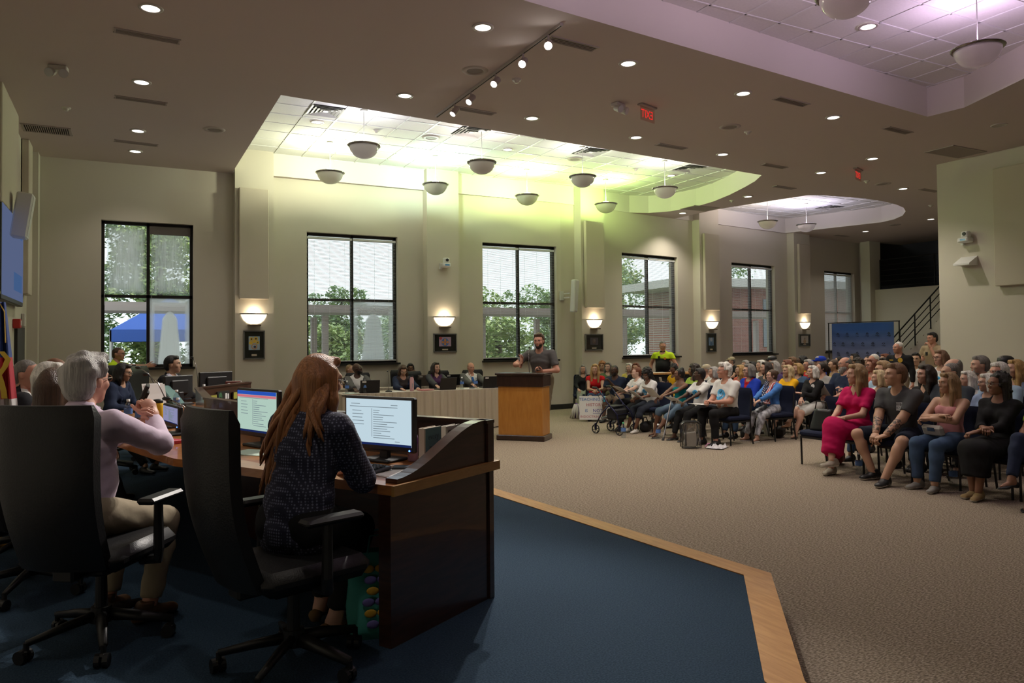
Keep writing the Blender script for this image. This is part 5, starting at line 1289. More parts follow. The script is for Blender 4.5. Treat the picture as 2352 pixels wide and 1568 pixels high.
# keyboard, mouse, paper, phone, can, books
KEYM = mat('keycap', (.03, .03, .032), .45)
def keyboard(x, y, rz, label):
    t = thing('keyboard', label, 'keyboard', (x, y, TZ+.001), rz); MB().box((0, 0, .009), (.44, .155, .018), RX(R(4)) @ T(0, 0, .003), b=.006).build('keyboard_case', BLACKM, t)
    km = MB().box((0, 0, 0), (.016, .016, .007), b=.002).mesh('key', KEYM)
    for r_ in range(5):
        for c_ in range(19):
            if c_ in (14,): continue
            o = link('key', km, t); o.location = (-.195+c_*.0215, -.052+r_*.024, .0235+r_*.0016)
keyboard(1.045, 3.86, fa0+PI/2, 'black keyboard on the worktop before the white web page monitor')
t = thing('computer_mouse', 'black computer mouse by the keyboard and papers', 'mouse', (.985, 3.61, TZ), fa0+PI/2); MB().ell((0, 0, .014), (.033, .055, .024), 14, 8).build('mouse_shell', BLACKM, t, True); MB().cyl((-.006, .03, .036), (.006, .03, .036), .008, n=8).build('scroll_wheel', KEYM, t)
PAPER = mat('white_paper', (.72, .70, .68), .8)
def sheet(x, y, z, rz, label, w=.216, l=.28, m=None, n=2, cat='paper'):
    t = thing('paper_sheet', label, cat, (x, y, z), rz); mm = m or PAPER
    for k in range(n): MB().box((.006*k, .004*k, .001+.0018*k), (w, l, .0014), RZ(R(3*k))).build('sheet', mm, t)
    return t
q = at_z(915, 1087, TZ); sheet(q[0]-.02, q[1]+.02, TZ+.001, R(20), 'white papers on the worktop beside the end gallery', .2, .26)
q = at_z(585, 1040, TZ); sheet(q[0], q[1], TZ+.001, R(40), 'pale green paper beside the woman with red hair', .2, .26, mat('mint_paper', (.5, .62, .52), .8))
q = at_z(935, 1077, TZ); t = thing('phone_case', 'black phone and glasses case by the papers', 'phone', (q[0], q[1], TZ), R(60)); MB().box((0, 0, .009), (.075, .15, .014), b=.004).build('phone_body', BLACKM, t); MB().box((.01, -.10, .008), (.06, .10, .016), b=.006).build('case_body', LEATH, t)
q = at_z(957, 1062, TZ); t = thing('drink_can', 'slim purple and white drink can beside the books', 'can', (q[0], q[1]+.06, TZ), 0)
MB().lathe([(.0005, 0), (.024, 0), (.029, .010), (.029, .135), (.024, .150), (.0005, .150)], 20).build('can_body', mat('can_lilac', (.42, .30, .45), .35), t, True)
MB().lathe([(.0292, .095), (.0294, .12), (.0292, .13)], 20).build('can_band', mat('can_purple', (.25, .05, .30), .3), t, True); MB().lathe([(.024, .1502), (.0225, .155), (.0005, .154)], 20).build('can_lid', CHROME, t, True)
def book(x, y, rz, w, h, th, cover, pages, label, lines, ink, spine=None):
    t = thing('book', label, 'book', (x, y, TZ), rz)       # cover faces local -y, spine at local -x
    MB().box((0, -th/2, h/2), (w, .004, h)).box((0, th/2, h/2), (w, .004, h)).box((-w/2, 0, h/2), (.005, th, h)).build('cover', spine or cover, t)
    MB().box((.003, -th/2-.003, h/2), (w-.004, .002, h-.006)).build('cover_front', cover, t); MB().box((-.002, 0, h/2), (w-.012, th-.006, h-.008)).build('page_block', pages, t)
    for i, (s_, zz, sz) in enumerate(lines): text_mesh('lettering', s_, sz, ink, t, T(0, -th/2-.0045, h*zz) @ RX(PI/2))
    return t
q = at_z(990, 1092, TZ); dirv = u0    # books stand against the end gallery
bx, by = 1.425, 3.70
book(bx, by, math.atan2(.52, .64)+R(-4), .15, .215, .035, mat('book_teal', (.16, .30, .31), .6), mat('book_pages', (.62, .55, .45), .8), 'teal paperback with cream spine leaning on the end gallery', [('every', .78, .045), ('man', .52, .05), ('should', .27, .045)], mat('book_ink', (.09, .15, .16), .7), mat('book_cream', (.60, .50, .40), .7))
book(bx+.165, by+.115, math.atan2(.52, .64)+R(-4), .14, .205, .03, mat('book_white', (.62, .60, .56), .6), mat('book_pages'), 'white paperback with a red and black figure, behind the teal one', [('LISA  DIANE J.', .86, .018), ('WELLS  KING', .74, .018)], mat('book_black', (.02, .02, .02), .7))
b = bpy.data.objects
t = [o for o in bpy.data.objects if o.name.startswith('book') and o.get('label', '').startswith('white')][0]
MB().ell((.0, -.0195, .09), (.035, .002, .045), 14, 8).build('cover_figure', mat('book_black'), t); MB().ell((-.02, -.0205, .065), (.03, .002, .018), 12, 6).build('cover_band', mat('book_red', (.5, .03, .03), .6), t)
# bottles
WATER = glassy('clear_plastic', (.88, .92, .95), .14); LAB = mat('bottle_label', (.10, .22, .55), .5); CAPW = mat('bottle_cap', (.75, .75, .75), .5)
bt_body = MB().lathe([(.0005, .002), (.030, .002), (.032, .012), (.0315, .05), (.0325, .07), (.0315, .12), (.030, .145), (.016, .178), (.0125, .185), (.0125, .198)], 18).mesh('bottle_body', WATER, True)
bt_lab = MB().lathe([(.0335, .085), (.0335, .13)], 18).mesh('bottle_label', LAB, True); bt_cap = MB().lathe([(.0145, .188), (.0145, .207), (.0005, .208)], 14).mesh('bottle_cap', CAPW, True)
bt_wat = MB().lathe([(.0005, .004), (.029, .004), (.030, .10), (.0005, .10)], 14).mesh('water', mat('water_fill', (.75, .8, .82), .05, trans=.9), True)
def bottle(x, y, z, label, group='clear water bottles', s=1., capm=None, labm=None):
    t = thing('water_bottle', label, 'bottle', (x, y, z), random.random()*6, group); t.scale = (s, s, s)
    for n, me in (('bottle_body', bt_body), ('bottle_label', bt_lab), ('bottle_cap', bt_cap)):
        o = link(n, me, t)
        m = capm if n == 'bottle_cap' else (labm if n == 'bottle_label' else None)
        if m: o.data = me.copy(); o.data.materials[0] = m
    return t
# bottles and things on the middle of the dais desk
for (x, y), w in (((.10, 6.72), 'clear water bottle before the grey-haired man'), ((.16, 7.02), 'clear water bottle beside the yellow flask'), ((.02, 7.10), 'clear water bottle behind the first one on the dais desk'), ((.40, 7.05), 'clear water bottle past the yellow flask'), ((.46, 8.3), 'clear water bottle by the tilted monitor'), ((.80, 9.25), 'clear water bottle at the far desk wing'), ((1.08, 9.35), 'clear water bottle near the red folder')):
    bottle(x, y, TZ, w)
t = thing('drink_flask', 'yellow flask with black lid on the dais desk', 'flask', (.25, 7.1, TZ), 0)
MB().lathe([(.0005, 0), (.045, 0), (.047, .01), (.047, .14), (.036, .165)], 20).build('flask_body', mat('flask_yellow', (.80, .48, .02), .4), t, True); MB().lathe([(.036, .165), (.038, .167), (.038, .195), (.0005, .2)], 20).build('flask_lid', BLACKM, t, True)
def gooseneck(x, y, z, rz, label, L=.42, bend=.16):
    t = thing('gooseneck_microphone', label, 'microphone', (x, y, z), rz); MB().lathe([(.0005, 0), (.06, 0), (.06, .015), (.02, .03), (.0005, .03)], 18).build('mic_base', BLACKM, t, True)
    pts = [(0, 0, .03), (0, .01, L*.5), (0, bend*.5, L*.85), (0, bend, L)]; MB().tube(pts, .005, 8).build('mic_stem', CHROME, t, True); MB().ell((0, bend+.025, L+.01), (.014, .028, .014), 12, 6).build('mic_head', BLACKM, t, True); return t
gooseneck(.30, 6.55, TZ, R(60), 'gooseneck microphone with foam head beside the bottles'); gooseneck(.30, 8.75, TZ, R(90), 'gooseneck microphone before the black-haired woman'); gooseneck(.78, 9.75, TZ, R(40), 'gooseneck microphone before the dark-haired man in suit', .5, .08); gooseneck(.42, 5.35, TZ, R(80), 'gooseneck microphone between the first two monitors', .3)
t = thing('tablet_stand', 'teal ribbed tablet case propped open on the far desk', 'tablet', (.52, 9.0, TZ), R(-30)); MB().box((0, 0, .13), (.05, .22, .27), RY(R(-38)), b=.01).build('case_cover', mat('case_teal', (.06, .14, .13), .6, bump=.5, bscale=60), t); MB().box((.03, 0, .01), (.2, .2, .014)).build('case_base', BLACKM, t)
t = thing('document_stand', 'white papers held up before the empty chair', 'paper', (.28, 8.45, TZ), R(20)); MB().box((0, 0, .15), (.21, .004, .28), RX(R(-22))).build('sheet', PAPER, t); MB().box((.02, .012, .14), (.2, .004, .27), RX(R(-18))).build('sheet', PAPER, t); MB().box((0, .07, .01), (.2, .14, .02)).build('stand_foot', BLACKM, t)
t = thing('folder', 'dark red folder standing at the far desk end', 'folder', (1.12, 9.55, TZ), R(-20)); MB().box((0, 0, .12), (.24, .03, .2), b=.004).build('folder_cover', mat('folder_red', (.22, .05, .04), .6), t); MB().box((.01, 0, .125), (.235, .02, .2)).build('folder_pages', PAPER, t)
t = thing('notebook', 'red notebook on the desk before the man in lilac', 'notebook', (.20, 5.55, TZ), R(30)); MB().box((0, 0, .012), (.2, .26, .024), b=.003).build('notebook_cover', mat('note_red', (.45, .03, .05), .5), t); MB().box((.004, 0, .012), (.2, .25, .018)).build('notebook_pages', PAPER, t)
# tote bag on the dais floor
TEAL = mat('tote_teal', (.05, .30, .26), .75, bump=.3, bscale=12)
bgx = at_z(905, 1478, DZ); t = thing('tote_bag', 'teal tote bag printed with yellow and violet butterflies under the desk', 'bag', (1.10, 3.545, DZ), R(-12))
b = MB(); nz_ = 8; vs = []; fs = []
for j in range(nz_+1):
    v = j/nz_; wv, dv = .15+.02*v, .075-.035*v
    for k in range(16): a = 2*PI*k/16; ca, sa = math.cos(a), math.sin(a); vs.append((math.copysign(abs(ca)**.5, ca)*wv+.012*math.sin(7*v+k), math.copysign(abs(sa)**.5, sa)*dv+.008*math.sin(5*v+2*k), v*.40))
for j in range(nz_):
    for k in range(16): fs.append((j*16+k, j*16+(k+1) % 16, (j+1)*16+(k+1) % 16, (j+1)*16+k))
fs.append(tuple(range(15, -1, -1))); b.add(vs, fs).build('bag_body', TEAL, t, True)
b = MB(); BY, BV = mat('print_yellow', (.62, .36, .03), .7), mat('print_violet', (.16, .14, .42), .7)
for k in range(6):
    b.cur = k % 2; z_ = .33-.052*k
    for s in (-1, 1): b.ell((-.03+s*.030+.01*(k % 3), -.068-.0-.012*(1-z_/.4), z_), (.030, .006, .020), 10, 6, None)
b.build('bag_print', [BY, BV], t, True)
for s in (-1, 1): MB().tube([(-.06, s*.04, .40), (-.05, s*.05, .48), (.05, s*.05, .49), (.07, s*.04, .40)], .010, 6, flat=.4).build('bag_handle', TEAL, t)
# ================================================================== STAFF TABLES
SKIRT = mat('skirt_linen', (.52, .45, .34), .9, bump=.15, bscale=40, spec=.1); TTOP = mat('table_cover', (.46, .40, .33), .85, spec=.15)
def skirted_table(x0, x1, y0, y1, label):
    t = thing('skirted_table', label, 'table', ((x0+x1)/2, (y0+y1)/2, 0), 0); w, d = x1-x0, y1-y0
    MB().box((0, 0, .725), (w, d, .03), b=.008).build('table_top', TTOP, t)
    pts = [(-w/2, d/2), (-w/2, -d/2), (w/2, -d/2), (w/2, d/2)]; b = MB(); vs = []; fs = []; n = 0; s_ = 0
    path = []
    for (ax, ay), (bx_, by_) in zip(pts[:-1], pts[1:]):
        L = math.hypot(bx_-ax, by_-ay); m = int(L/.018); nx_, ny_ = (by_-ay)/L, -(bx_-ax)/L
        for k in range(m): path.append((ax+(bx_-ax)*k/m, ay+(by_-ay)*k/m, nx_, ny_))
    for k, (px, py, nx_, ny_) in enumerate(path):
        ph = (k*.018/.15) % 1; o = .004+.022*(1 if ph < .5 else -.2)*min(1, min(ph, abs(.5-ph), 1-ph)*9+.15)
        o2 = o*1.5+.006*math.sin(k*.21)
        vs += [(px+nx_*o*-1 if False else px-nx_*-o, py+ny_*o, .735), (px+nx_*o2, py+ny_*o2, .02)]
    for k in range(len(path)-1): fs.append((2*k, 2*k+1, 2*k+3, 2*k+2))
    b.add(vs, fs).build('table_skirt', SKIRT, t, 'auto')
    lg = MB().cyl((0, 0, 0), (0, 0, .71), .018, n=8).mesh('table_leg', BLACKM)
    for sx in (-1, 1):
        for sy in (-1, 1): o = link('table_leg', lg, t); o.location = (sx*(w/2-.15), sy*(d/2-.1), 0)
    return t
TY = 12.72
skirted_table(3.30, 6.75, TY, TY+.62, 'long table in pleated beige skirting before the seated staff')
skirted_table(3.05, 6.1, 14.14, 14.44, 'second skirted table behind the staff, by the window wall')
clip = thing('skirt_clip', 'small black clamp on the corner of the skirted table', 'clip', (3.33, TY-.03, .70), 0); MB().box((0, 0, .02), (.09, .02, .012)).box((.03, 0, -.02), (.014, .02, .08)).build('clip_body', BLACKM, clip)
for (x, y, a), w in (((3.95, 13.82, -95), 'dark high-backed chair behind the bald man with glasses'), ((5.05, 13.78, -88), 'dark high-backed chair behind the woman in navy'), ((5.70, 13.85, -85), 'dark high-backed chair of the woman with long dark hair'), ((6.42, 13.80, -88), 'dark high-backed chair of the man with blue tie')):
    place_chair(x, y, R(a), w, 0., 'high-backed chairs of the staff').scale = (1, 1, .91)
for (x, y, a), w in (((3.55, 14.82, -90), 'dark chair against the window wall beside table end'), ((5.2, 14.82, -90), 'dark chair of the woman resting her chin')): place_chair(x, y, R(a), w, 0., 'high-backed chairs by the window wall').scale = (1, 1, .91)
def laptop(x, y, z, fa, label, m=None, w=.34, sticker=True):
    t = thing('laptop', label, 'laptop', (x, y, z), fa+PI/2); mm = m or BLACKM     # fa: where the user sits
    MB().box((0, -.0, .009), (w, .23, .018), b=.004).build('laptop_base', mm, t); MB().box((0, 0, .0185), (w*.85, .11, .001)).build('laptop_keys', KEYM, t)
    Mx = T(0, .115, .012) @ RX(R(-14)) @ T(0, 0, .11); l = MB().box((0, 0, 0), (w, .008, .22), Mx, b=.003).build('laptop_lid', mm, t)
    MB().box((0, -.0046, 0), (w*.92, .001, .19), Mx).build('laptop_screen', emis('laptop_glow', (.3, .38, .42), .5), l)
    if sticker: MB().box((w*.30, .0048, .08), (.07, .001, .03), Mx).build('laptop_sticker', WHITEP, l)
    return t
def tpx(px, py, z=.742, dy=.16): return at_plane(px, py, (0, TY+dy, 0), (0, 1, 0))
for px, py, a, w, m, st in ((848, 905, 80, 'black laptop with corner sticker before the bald man with glasses', None, True), (1022, 899, 95, 'plain dark laptop before the woman with long dark hair', mat('graphite', (.025, .022, .02), .4), False), (1124, 896, 84, 'black laptop with sticker before the man with blue tie', None, True)):
    q = tpx(px, py, dy=.20); laptop(q[0], q[1], .742, R(a), w, m, sticker=st)
for (x, y, a), w, m in (((3.30, 14.25, 80), 'black laptop on the second table beside the window', None), ((5.35, 14.28, 92), 'taupe laptop on the second table behind the pink bottle', mat('taupe_alu', (.20, .16, .13), .4, metal=.4)), ((5.95, 14.25, 88), 'black laptop on the second table behind the blue tie', None)): laptop(x, y, .742, R(a), w, m)
for px, py, w in ((797, 903, 'water bottle at the first staff laptop'), (838, 900, 'water bottle between laptop and navy cardigan'), (1061, 897, 'water bottle beside the plain dark laptop'), (1093, 896, 'water bottle before the blue tie')):
    q = tpx(px, py, dy=.10); bottle(q[0], q[1], .742, w, 'bottles on the staff table', 1.1)
bottle(3.22, 14.18, .742, 'water bottle on the second table end', 'bottles on the staff table', 1.1)
q = tpx(946, 903); t = thing('drink_flask', 'tall pink flask with black loop lid on the staff table', 'flask', (q[0], q[1], .742), 0); PINKF = mat('flask_pink', (.62, .36, .38), .5)
MB().lathe([(.0005, 0), (.036, 0), (.037, .01), (.037, .22), (.028, .24), (.028, .26)], 18).build('flask_body', PINKF, t, True); MB().lathe([(.030, .255), (.030, .28), (.0005, .285)], 14).tube([(-.02, 0, .285), (-.02, 0, .305), (.02, 0, .305), (.02, 0, .285)], .005, 6).build('flask_lid', BLACKM, t); MB().box((0, -.0375, .10), (.02, .002, .08)).build('flask_print', mat('flask_grey', (.35, .3, .32), .6), t)
for px, py, w, m in ((806, 904, 'pale green sheets under the first bottle', mat('mint_paper')), (912, 904, 'papers before the writing woman', PAPER), (1075, 899, 'white papers by the plain laptop', PAPER), (1142, 894, 'white papers next to the lectern', PAPER)):
    q = tpx(px, py); sheet(q[0], q[1], .742, R(5), w, m=m)
q = tpx(978, 901); t = thing('folder', 'pink folder on the staff table by the pink flask', 'folder', (q[0], q[1], .742), R(10)); MB().box((0, 0, .008), (.26, .2, .016), b=.003).build('folder_cover', mat('folder_pink', (.5, .18, .18), .6), t); MB().box((.02, .01, .020), (.2, .16, .008)).build('folder_pages', mat('pink_paper', (.6, .35, .32), .8), t)
q = tpx(893, 904); gooseneck(q[0], q[1], .742, R(150), 'slim gooseneck microphone before the writing woman', .36, .06); q = tpx(1085, 898); gooseneck(q[0], q[1], .742, R(20), 'gooseneck microphone before the man with blue tie', .30, .10)
# ================================================================== LECTERN
HONEY = wood('honey_panel', (.42, .17, .025), (.50, .22, .04), .38, (5, 5, 1), .25)
fdir = np.array([.68, -.73]); fdir = fdir/np.linalg.norm(fdir); f0 = np.array([5.45, 11.07]); lw = .80; lc = f0+fdir*lw/2; back = np.array([-fdir[1], fdir[0]]); ld = .40; ctr = lc+back*ld/2
lec = thing('lectern', 'honey-coloured wooden lectern with dark top, shelf band and plinth', 'lectern', (ctr[0], ctr[1], 0), math.atan2(fdir[1], fdir[0]))
LD = wood('lectern_dark', (.022, .009, .006), (.038, .016, .010), .3, (5, 5, 1), .4)
MB().box((0, 0, .045), (lw+.03, ld+.05, .09), b=.012).build('plinth', LD, lec); MB().box((0, 0, .485), (lw-.04, ld, .80)).build('lectern_body', HONEY, lec)
MB().box((0, 0, .975), (lw+.0, ld+.04, .19), b=.006).build('shelf_band', LD, lec); MB().box((0, 0, 1.085), (lw+.05, ld+.09, .035), b=.008).build('lectern_top', LD, lec)
Ml = RZ(0); MB().tube([(.08, .05, 1.10), (.08, .03, 1.25), (.06, .10, 1.42), (.05, .16, 1.50)], .006, 8).build('mic_stem', CHROME, lec, True); MB().ell((.05, .18, 1.515), (.014, .026, .014), 10, 6).build('mic_head', BLACKM, lec, True)
# ================================================================== PEOPLE ON THE DAIS AND AT THE STAFF TABLE
def cpos(px, Z):
    X = (px-CX)/F_PX*Z; return np.array([X*math.cos(YAW)+Z*math.sin(YAW), Z*math.cos(YAW)-X*math.sin(YAW)])
def ztop(px, py, x, y):
    """height of the point of the vertical at (x,y) that shows at picture row py"""
    d = ray(px, py); t = math.hypot(x, y)/math.hypot(d[0], d[1]); return HC+d[2]*t
def fit_scale(zt, hip, base=0., k=.765, lo=.82, hi=1.08): return max(lo, min(hi, (zt-base-hip)/k))
LILAC = cloth('lilac', (.60, .49, .60)); NAVYJ = mat('cloth_navy_dotted', (.022, .024, .05), .8)
def dotted(m, base, dot, sc):
    N, L = nodes(m); b = N['Principled BSDF']; tc = N.new('ShaderNodeTexCoord'); v = N.new('ShaderNodeTexVoronoi'); v.inputs['Scale'].default_value = sc; v.inputs['Randomness'].default_value = .15; L.new(tc.outputs['Object'], v.inputs['Vector'])
    rp = N.new('ShaderNodeValToRGB'); e = rp.color_ramp.elements; e[0].position = .28; e[0].color = (*dot, 1); e[1].position = .40; e[1].color = (*base, 1); L.new(v.outputs['Distance'], rp.inputs[0]); L.new(rp.outputs[0], b.inputs['Base Color'])
dotted(NAVYJ, (.020, .022, .048), (.17, .18, .27), 75.)
BLK, CHAR, SUIT, DKS = cloth('black', (.012, .012, .013)), cloth('charcoal', (.055, .055, .06)), cloth('suit_grey', (.085, .082, .08)), cloth('dark_suit', (.018, .018, .022))
WHT, OFFW, KHAKI, DENIM, NAVY = cloth('white', (.68, .67, .65)), cloth('offwhite', (.60, .58, .54)), cloth('khaki', (.30, .25, .17)), cloth('denim', (.055, .095, .17)), cloth('navy', (.018, .026, .055))
GLS, GLB = mat('thin_frames', (.4, .38, .35), .3, metal=.8), BLACKM
HIVIS = cloth('hi_vis', (.62, .85, .03))
ROB, RW = mat('sole_white', (.62, .60, .57), .6), mat('shoe_white', (.62, .60, .56), .6)
# --- foreground: red-haired woman at the near desk end
loc = (.68, 3.43, DZ); fa = R(34)
r, J = person('person', 'woman with long red-blond hair in dotted navy jacket at the desk end', loc, fa, dict(seat=.60, female=True, scale=1.0, det='hi', skin='fair', hair='verylong', hairc='auburn', lean=10, hunch=.02, look=(-14, -6), jacket=NAVYJ, jsleeve=1.93, jhem=.17, jv=.16, shirt=cloth('magenta', (.30, .01, .06)), sleeve=0, hem=.2, pants=BLK, wide=1.12, legw=1.1, glasses=GLB,
    hands=(w2l(loc, fa, (.92, 4.02, TZ+.03)), w2l(loc, fa, (1.0, 3.66, TZ+.03))), hand_pose=('flat', 'flat'), shoe='heel', shoem=(mat('cork_wedge', (.16, .09, .03), .8), mat('cork_wedge')), feet=((-.22, .40, .10), (-.02, .28, .10)), elbow=((-.7, -.4, -.6), (.75, -.3, -.5))))
# loose front locks over the shoulders
b = MB(); hcn = J['head']; HBn = J['HB']
r_ = random.Random(5)
for k in range(46):
    s_ = -1 if k < 36 else 1; x0 = r_.uniform(-.085, .03) if s_ < 0 else r_.uniform(.05, .085); y0 = -.09+.03*r_.random() if s_ < 0 else r_.uniform(-.05, .0); L_ = r_.uniform(.30, .50) if s_ < 0 else r_.uniform(.2, .30)
    p0 = hcn+HBn[0]*x0+HBn[1]*y0+HBn[2]*r_.uniform(-.06, .03); pts = []; sp_ = r_.uniform(.02, .13)
    for j in range(8):
        t_ = j/7; pts.append(tuple(p0+V3(s_*sp_*t_+.010*math.sin(7*t_+k), -.075*math.sin(t_*2.0)-.05*t_+.008*math.cos(6*t_+k), -L_*t_)))
    b.tube(pts, [.012, .016, .016, .016, .015, .013, .009, .003], 6)
b.build('hair_lock', hm('auburn'), r, True)
# --- grey-haired man in lilac shirt
loc = (-.20, 4.14, DZ); fa = R(48)
rh = w2l(loc, fa, tuple(at_plane(352, 960, (.28, 4.35, 1.25), (math.sin(YAW), math.cos(YAW), 0))))
r, J = person('person', 'grey-haired man in lilac shirt with clasped raised hands', loc, fa, dict(seat=.59, det='hi', scale=1.0, skin='ruddy', hair='fluffy', hairc='grey', lean=6, side=-4, look=(3, 2), shirt=LILAC, sleeve=1.93, neck=.072, hem=.10, pants=KHAKI, wide=1.08, belly=.02, hands=(rh+V3(-.075, -.03, -.05), rh), hand_pose=('clasp', 'clasp'), hand_dir=((.75, .1, .35), (-.45, .1, .9)), palm=((0, -.6, .8), (-.8, .3, .2)), glasses=mat('tortoise', (.15, .06, .02), .3), elbow=((-.8, -.2, -.6), (.85, -.1, -.75)), shoem=(mat('shoe_tan', (.10, .05, .02), .5), BLACKM), feet=((-.14, .34, .085), (.15, .30, .085))))
nb, TB = J['nb'], J['TB']
b = MB(); b.lathe([(.066, -.03), (.071, .0), (.076, .022), (.070, .026), (.064, .01)], 24, Matrix.Translation(nb+TB[1]*.012+TB[2]*.018) @ Matrix.Rotation(R(-12), 4, 'X')); b.build('shirt_collar', cloth('lilac_grey', (.34, .29, .36)), r, True)
# --- further members
def dais_person(px, py, Z, fa, label, **sp):
    p = cpos(px, Z); loc = (p[0], p[1], DZ); S = fit_scale(ztop(px, py, *p), .60, DZ); sp.setdefault('seat', .60); sp['scale'] = S*(1 if not sp.get('female') else 1.)
    return person('person', label, loc, R(fa), sp)
dais_person(105, 846, 4.35, 50, 'woman with long straight brown hair and white top on the dais', female=True, det='hi', skin='fair', hair='verylong', hairc='brown', look=(8, 0), jacket=cloth('cream', (.62, .56, .52)), jsleeve=1.9, pants=BLK, lean=4, wide=1.05)
dais_person(118, 832, 5.1, 8, 'white-haired member between the long-haired woman and bald man', female=True, det='mid', skin='pale', hair='bob', hairc='white', look=(-25, 0), shirt=cloth('rose', (.4, .2, .22)), sleeve=1.9, pants=BLK)
dais_person(66, 827, 5.7, 2, 'bald man in dark suit beside the flag', det='mid', skin='ruddy', hair='buzz', hairc='salt', look=(-25, -4), shirt=WHT, jacket=DKS, pants=DKS)
dais_person(131, 821, 6.5, -2, 'member with bare dark crown behind the white-haired one', det='mid', skin='brown', hair='bald', hairc='black', look=(-25, 0), shirt=WHT, jacket=DKS, pants=DKS)
dais_person(258, 838, 8.3, -32, 'black-haired woman in glasses and navy at the dais', female=True, det='mid', skin='tan', hair='shoulder', hairc='black', look=(8, -14), shirt=NAVY, sleeve=1.9, jacket=NAVY, pants=BLK, glasses=GLS, lean=12)
dais_person(398, 818, 9.25, -30, 'dark-haired man in black suit and purple tie looking aside', det='mid', skin='tan', hair='short', hairc='black', look=(10, 2), shirt=cloth('paleshirt', (.5, .5, .58)), jacket=DKS, tie=cloth('purple_tie', (.12, .06, .20)), pants=DKS)
# officer leaning on the first window sill
p = cpos(292, 13.4); loc = (p[0]-.2, 14.62, 0)
r, J = person('person', 'officer in yellow vest top leaning on the first window sill', loc, R(-20), dict(seat=None, det='mid', scale=.95, skin='ruddy', hair='buzz', hairc='brown', look=(-6, -2), shirt=HIVIS, sleeve=.6, pants=BLK, hands=(w2l(loc, R(-20), (.46, 15.12, 1.24)), V3(.24, .15, 1.0)), glasses=GLB, lean=4, wide=1.1))
Jt = J
b = MB(); b.box((0, 0, 0), (.30, .20, .34), Matrix.Translation(J['spine']+V3(0, .02, .04)), b=.05); b.build('vest', BLK, r)
# --- staff table
def staff(px, py, y, fa, label, **sp):
    q = at_plane(px, py, (0, y, 0), (0, 1, 0)); x = q[0]; S = fit_scale(q[2], .56); sp.setdefault('seat', .56); sp['scale'] = S; sp.setdefault('det', 'mid')
    loc = (x, y, 0); 
    sp.setdefault('hands', (w2l(loc, R(fa), (x+.16, TY+.42, .77)), w2l(loc, R(fa), (x-.16, TY+.42, .77)))); sp.setdefault('hand_pose', 'flat')
    return person('person', label, loc, R(fa), sp)
staff(820, 834, 13.62, -95, 'bald man with glasses in grey jacket gazing up', skin='dark', hair='bald', hairc='black', beard='full', look=(38, 14, 8), shirt=WHT, jacket=SUIT, jv=.3, pants=CHAR, glasses=GLS, wide=1.12)
staff(922, 836, 13.60, -92, 'woman with auburn hair in navy cardigan writing', female=True, skin='fair', hair='long', hairc='brown', look=(-5, -28), shirt=cloth('floral', (.04, .03, .03), .5), jacket=NAVY, pants=BLK, lean=10, glasses=GLS)
staff(1001, 832, 13.66, -88, 'woman with long dark hair in charcoal blazer', female=True, skin='fair', hair='long', hairc='dark', look=(12, 0), shirt=cloth('plum', (.06, .02, .07)), vneck=.10, jacket=CHAR, pants=BLK)
staff(1082, 832, 13.64, -92, 'balding man in grey suit with blue tie', skin='ruddy', hair='thin', hairc='sand', look=(-2, -6), shirt=WHT, jacket=SUIT, tie=cloth('blue_tie', (.05, .16, .45)), pants=CHAR, lean=-4, wide=1.05)
staff(803, 841, 14.85, -100, 'bald man half hidden behind the man in grey jacket', skin='fair', hair='buzz', hairc='sand', look=(50, 0), shirt=cloth('beige', (.4, .34, .27)), pants=BLK, hands=(None, None))
staff(943, 834, 14.88, -92, 'woman with black bob resting her chin on her hand', female=True, skin='brown', hair='bob', hairc='black', look=(-12, -10), shirt=OFFW, sleeve=1.2, pants=BLK, hands=(V3(-.02, .27, 1.0), V3(.15, .30, .75)), hand_pose='clasp')
# --- speaker at the lectern
loc = (6.36, 11.22, 0); fa = R(222)
hL, hR = w2l(loc, fa, at_plane(1244, 853, tuple(np.append(np.array(loc[:2])+back*-.12, 0)), (math.sin(YAW), math.cos(YAW), 0))), w2l(loc, fa, at_plane(1196, 838, tuple(np.append(np.array(loc[:2])-back*.22, 0)), (math.sin(YAW), math.cos(YAW), 0)))
S = fit_scale(ztop(1233, 759, loc[0]-.08, loc[1]-.08), .90, 0, .765, .9, 1.1)
zt_ = ztop(1233, 759, loc[0], loc[1])
r, J = person('person', 'bearded man in grey polo speaking at the lectern with raised hand', loc, fa, dict(seat=None, det='hi', scale=1.065, skin='ruddy', hair='short', hairc='brown', beard='full', beardc='dark', look=(2, -6), lean=12, shirt=cloth('heather', (.105, .10, .10)), sleeve=.72, neck=.07, hem=.06, pants=cloth('khaki_dk', (.15, .12, .075)), plen=1.22, pfit=.02, hands=(hL, hR), hand_pose=('grip', 'spread'), hand_dir=((.3, .75, .1), (-.25, .1, 1.)), palm=((.5, -.2, .8), (.6, .8, 0)), wide=1.12, elbow=((-.9, -.2, -.4), (.9, -.3, -.4)), shoe='sandal', shoem=(mat('sandal_brown', (.06, .035, .02), .6), BLACKM), hip_xy=(0, -.10)))
HPH = J['wL']+V3(.03, .10, .02)
b = MB(); b.box((0, 0, 0), (.07, .14, .012), Matrix.Translation(J['wL']+V3(.02, .09, .03)), b=.003); o = b.build('mobile_phone', BLACKM, None); o.matrix_world = Matrix.Translation(loc) @ RZ(fa-PI/2)
tag(o, 'dark mobile phone held by the man at the lectern', 'phone'); 
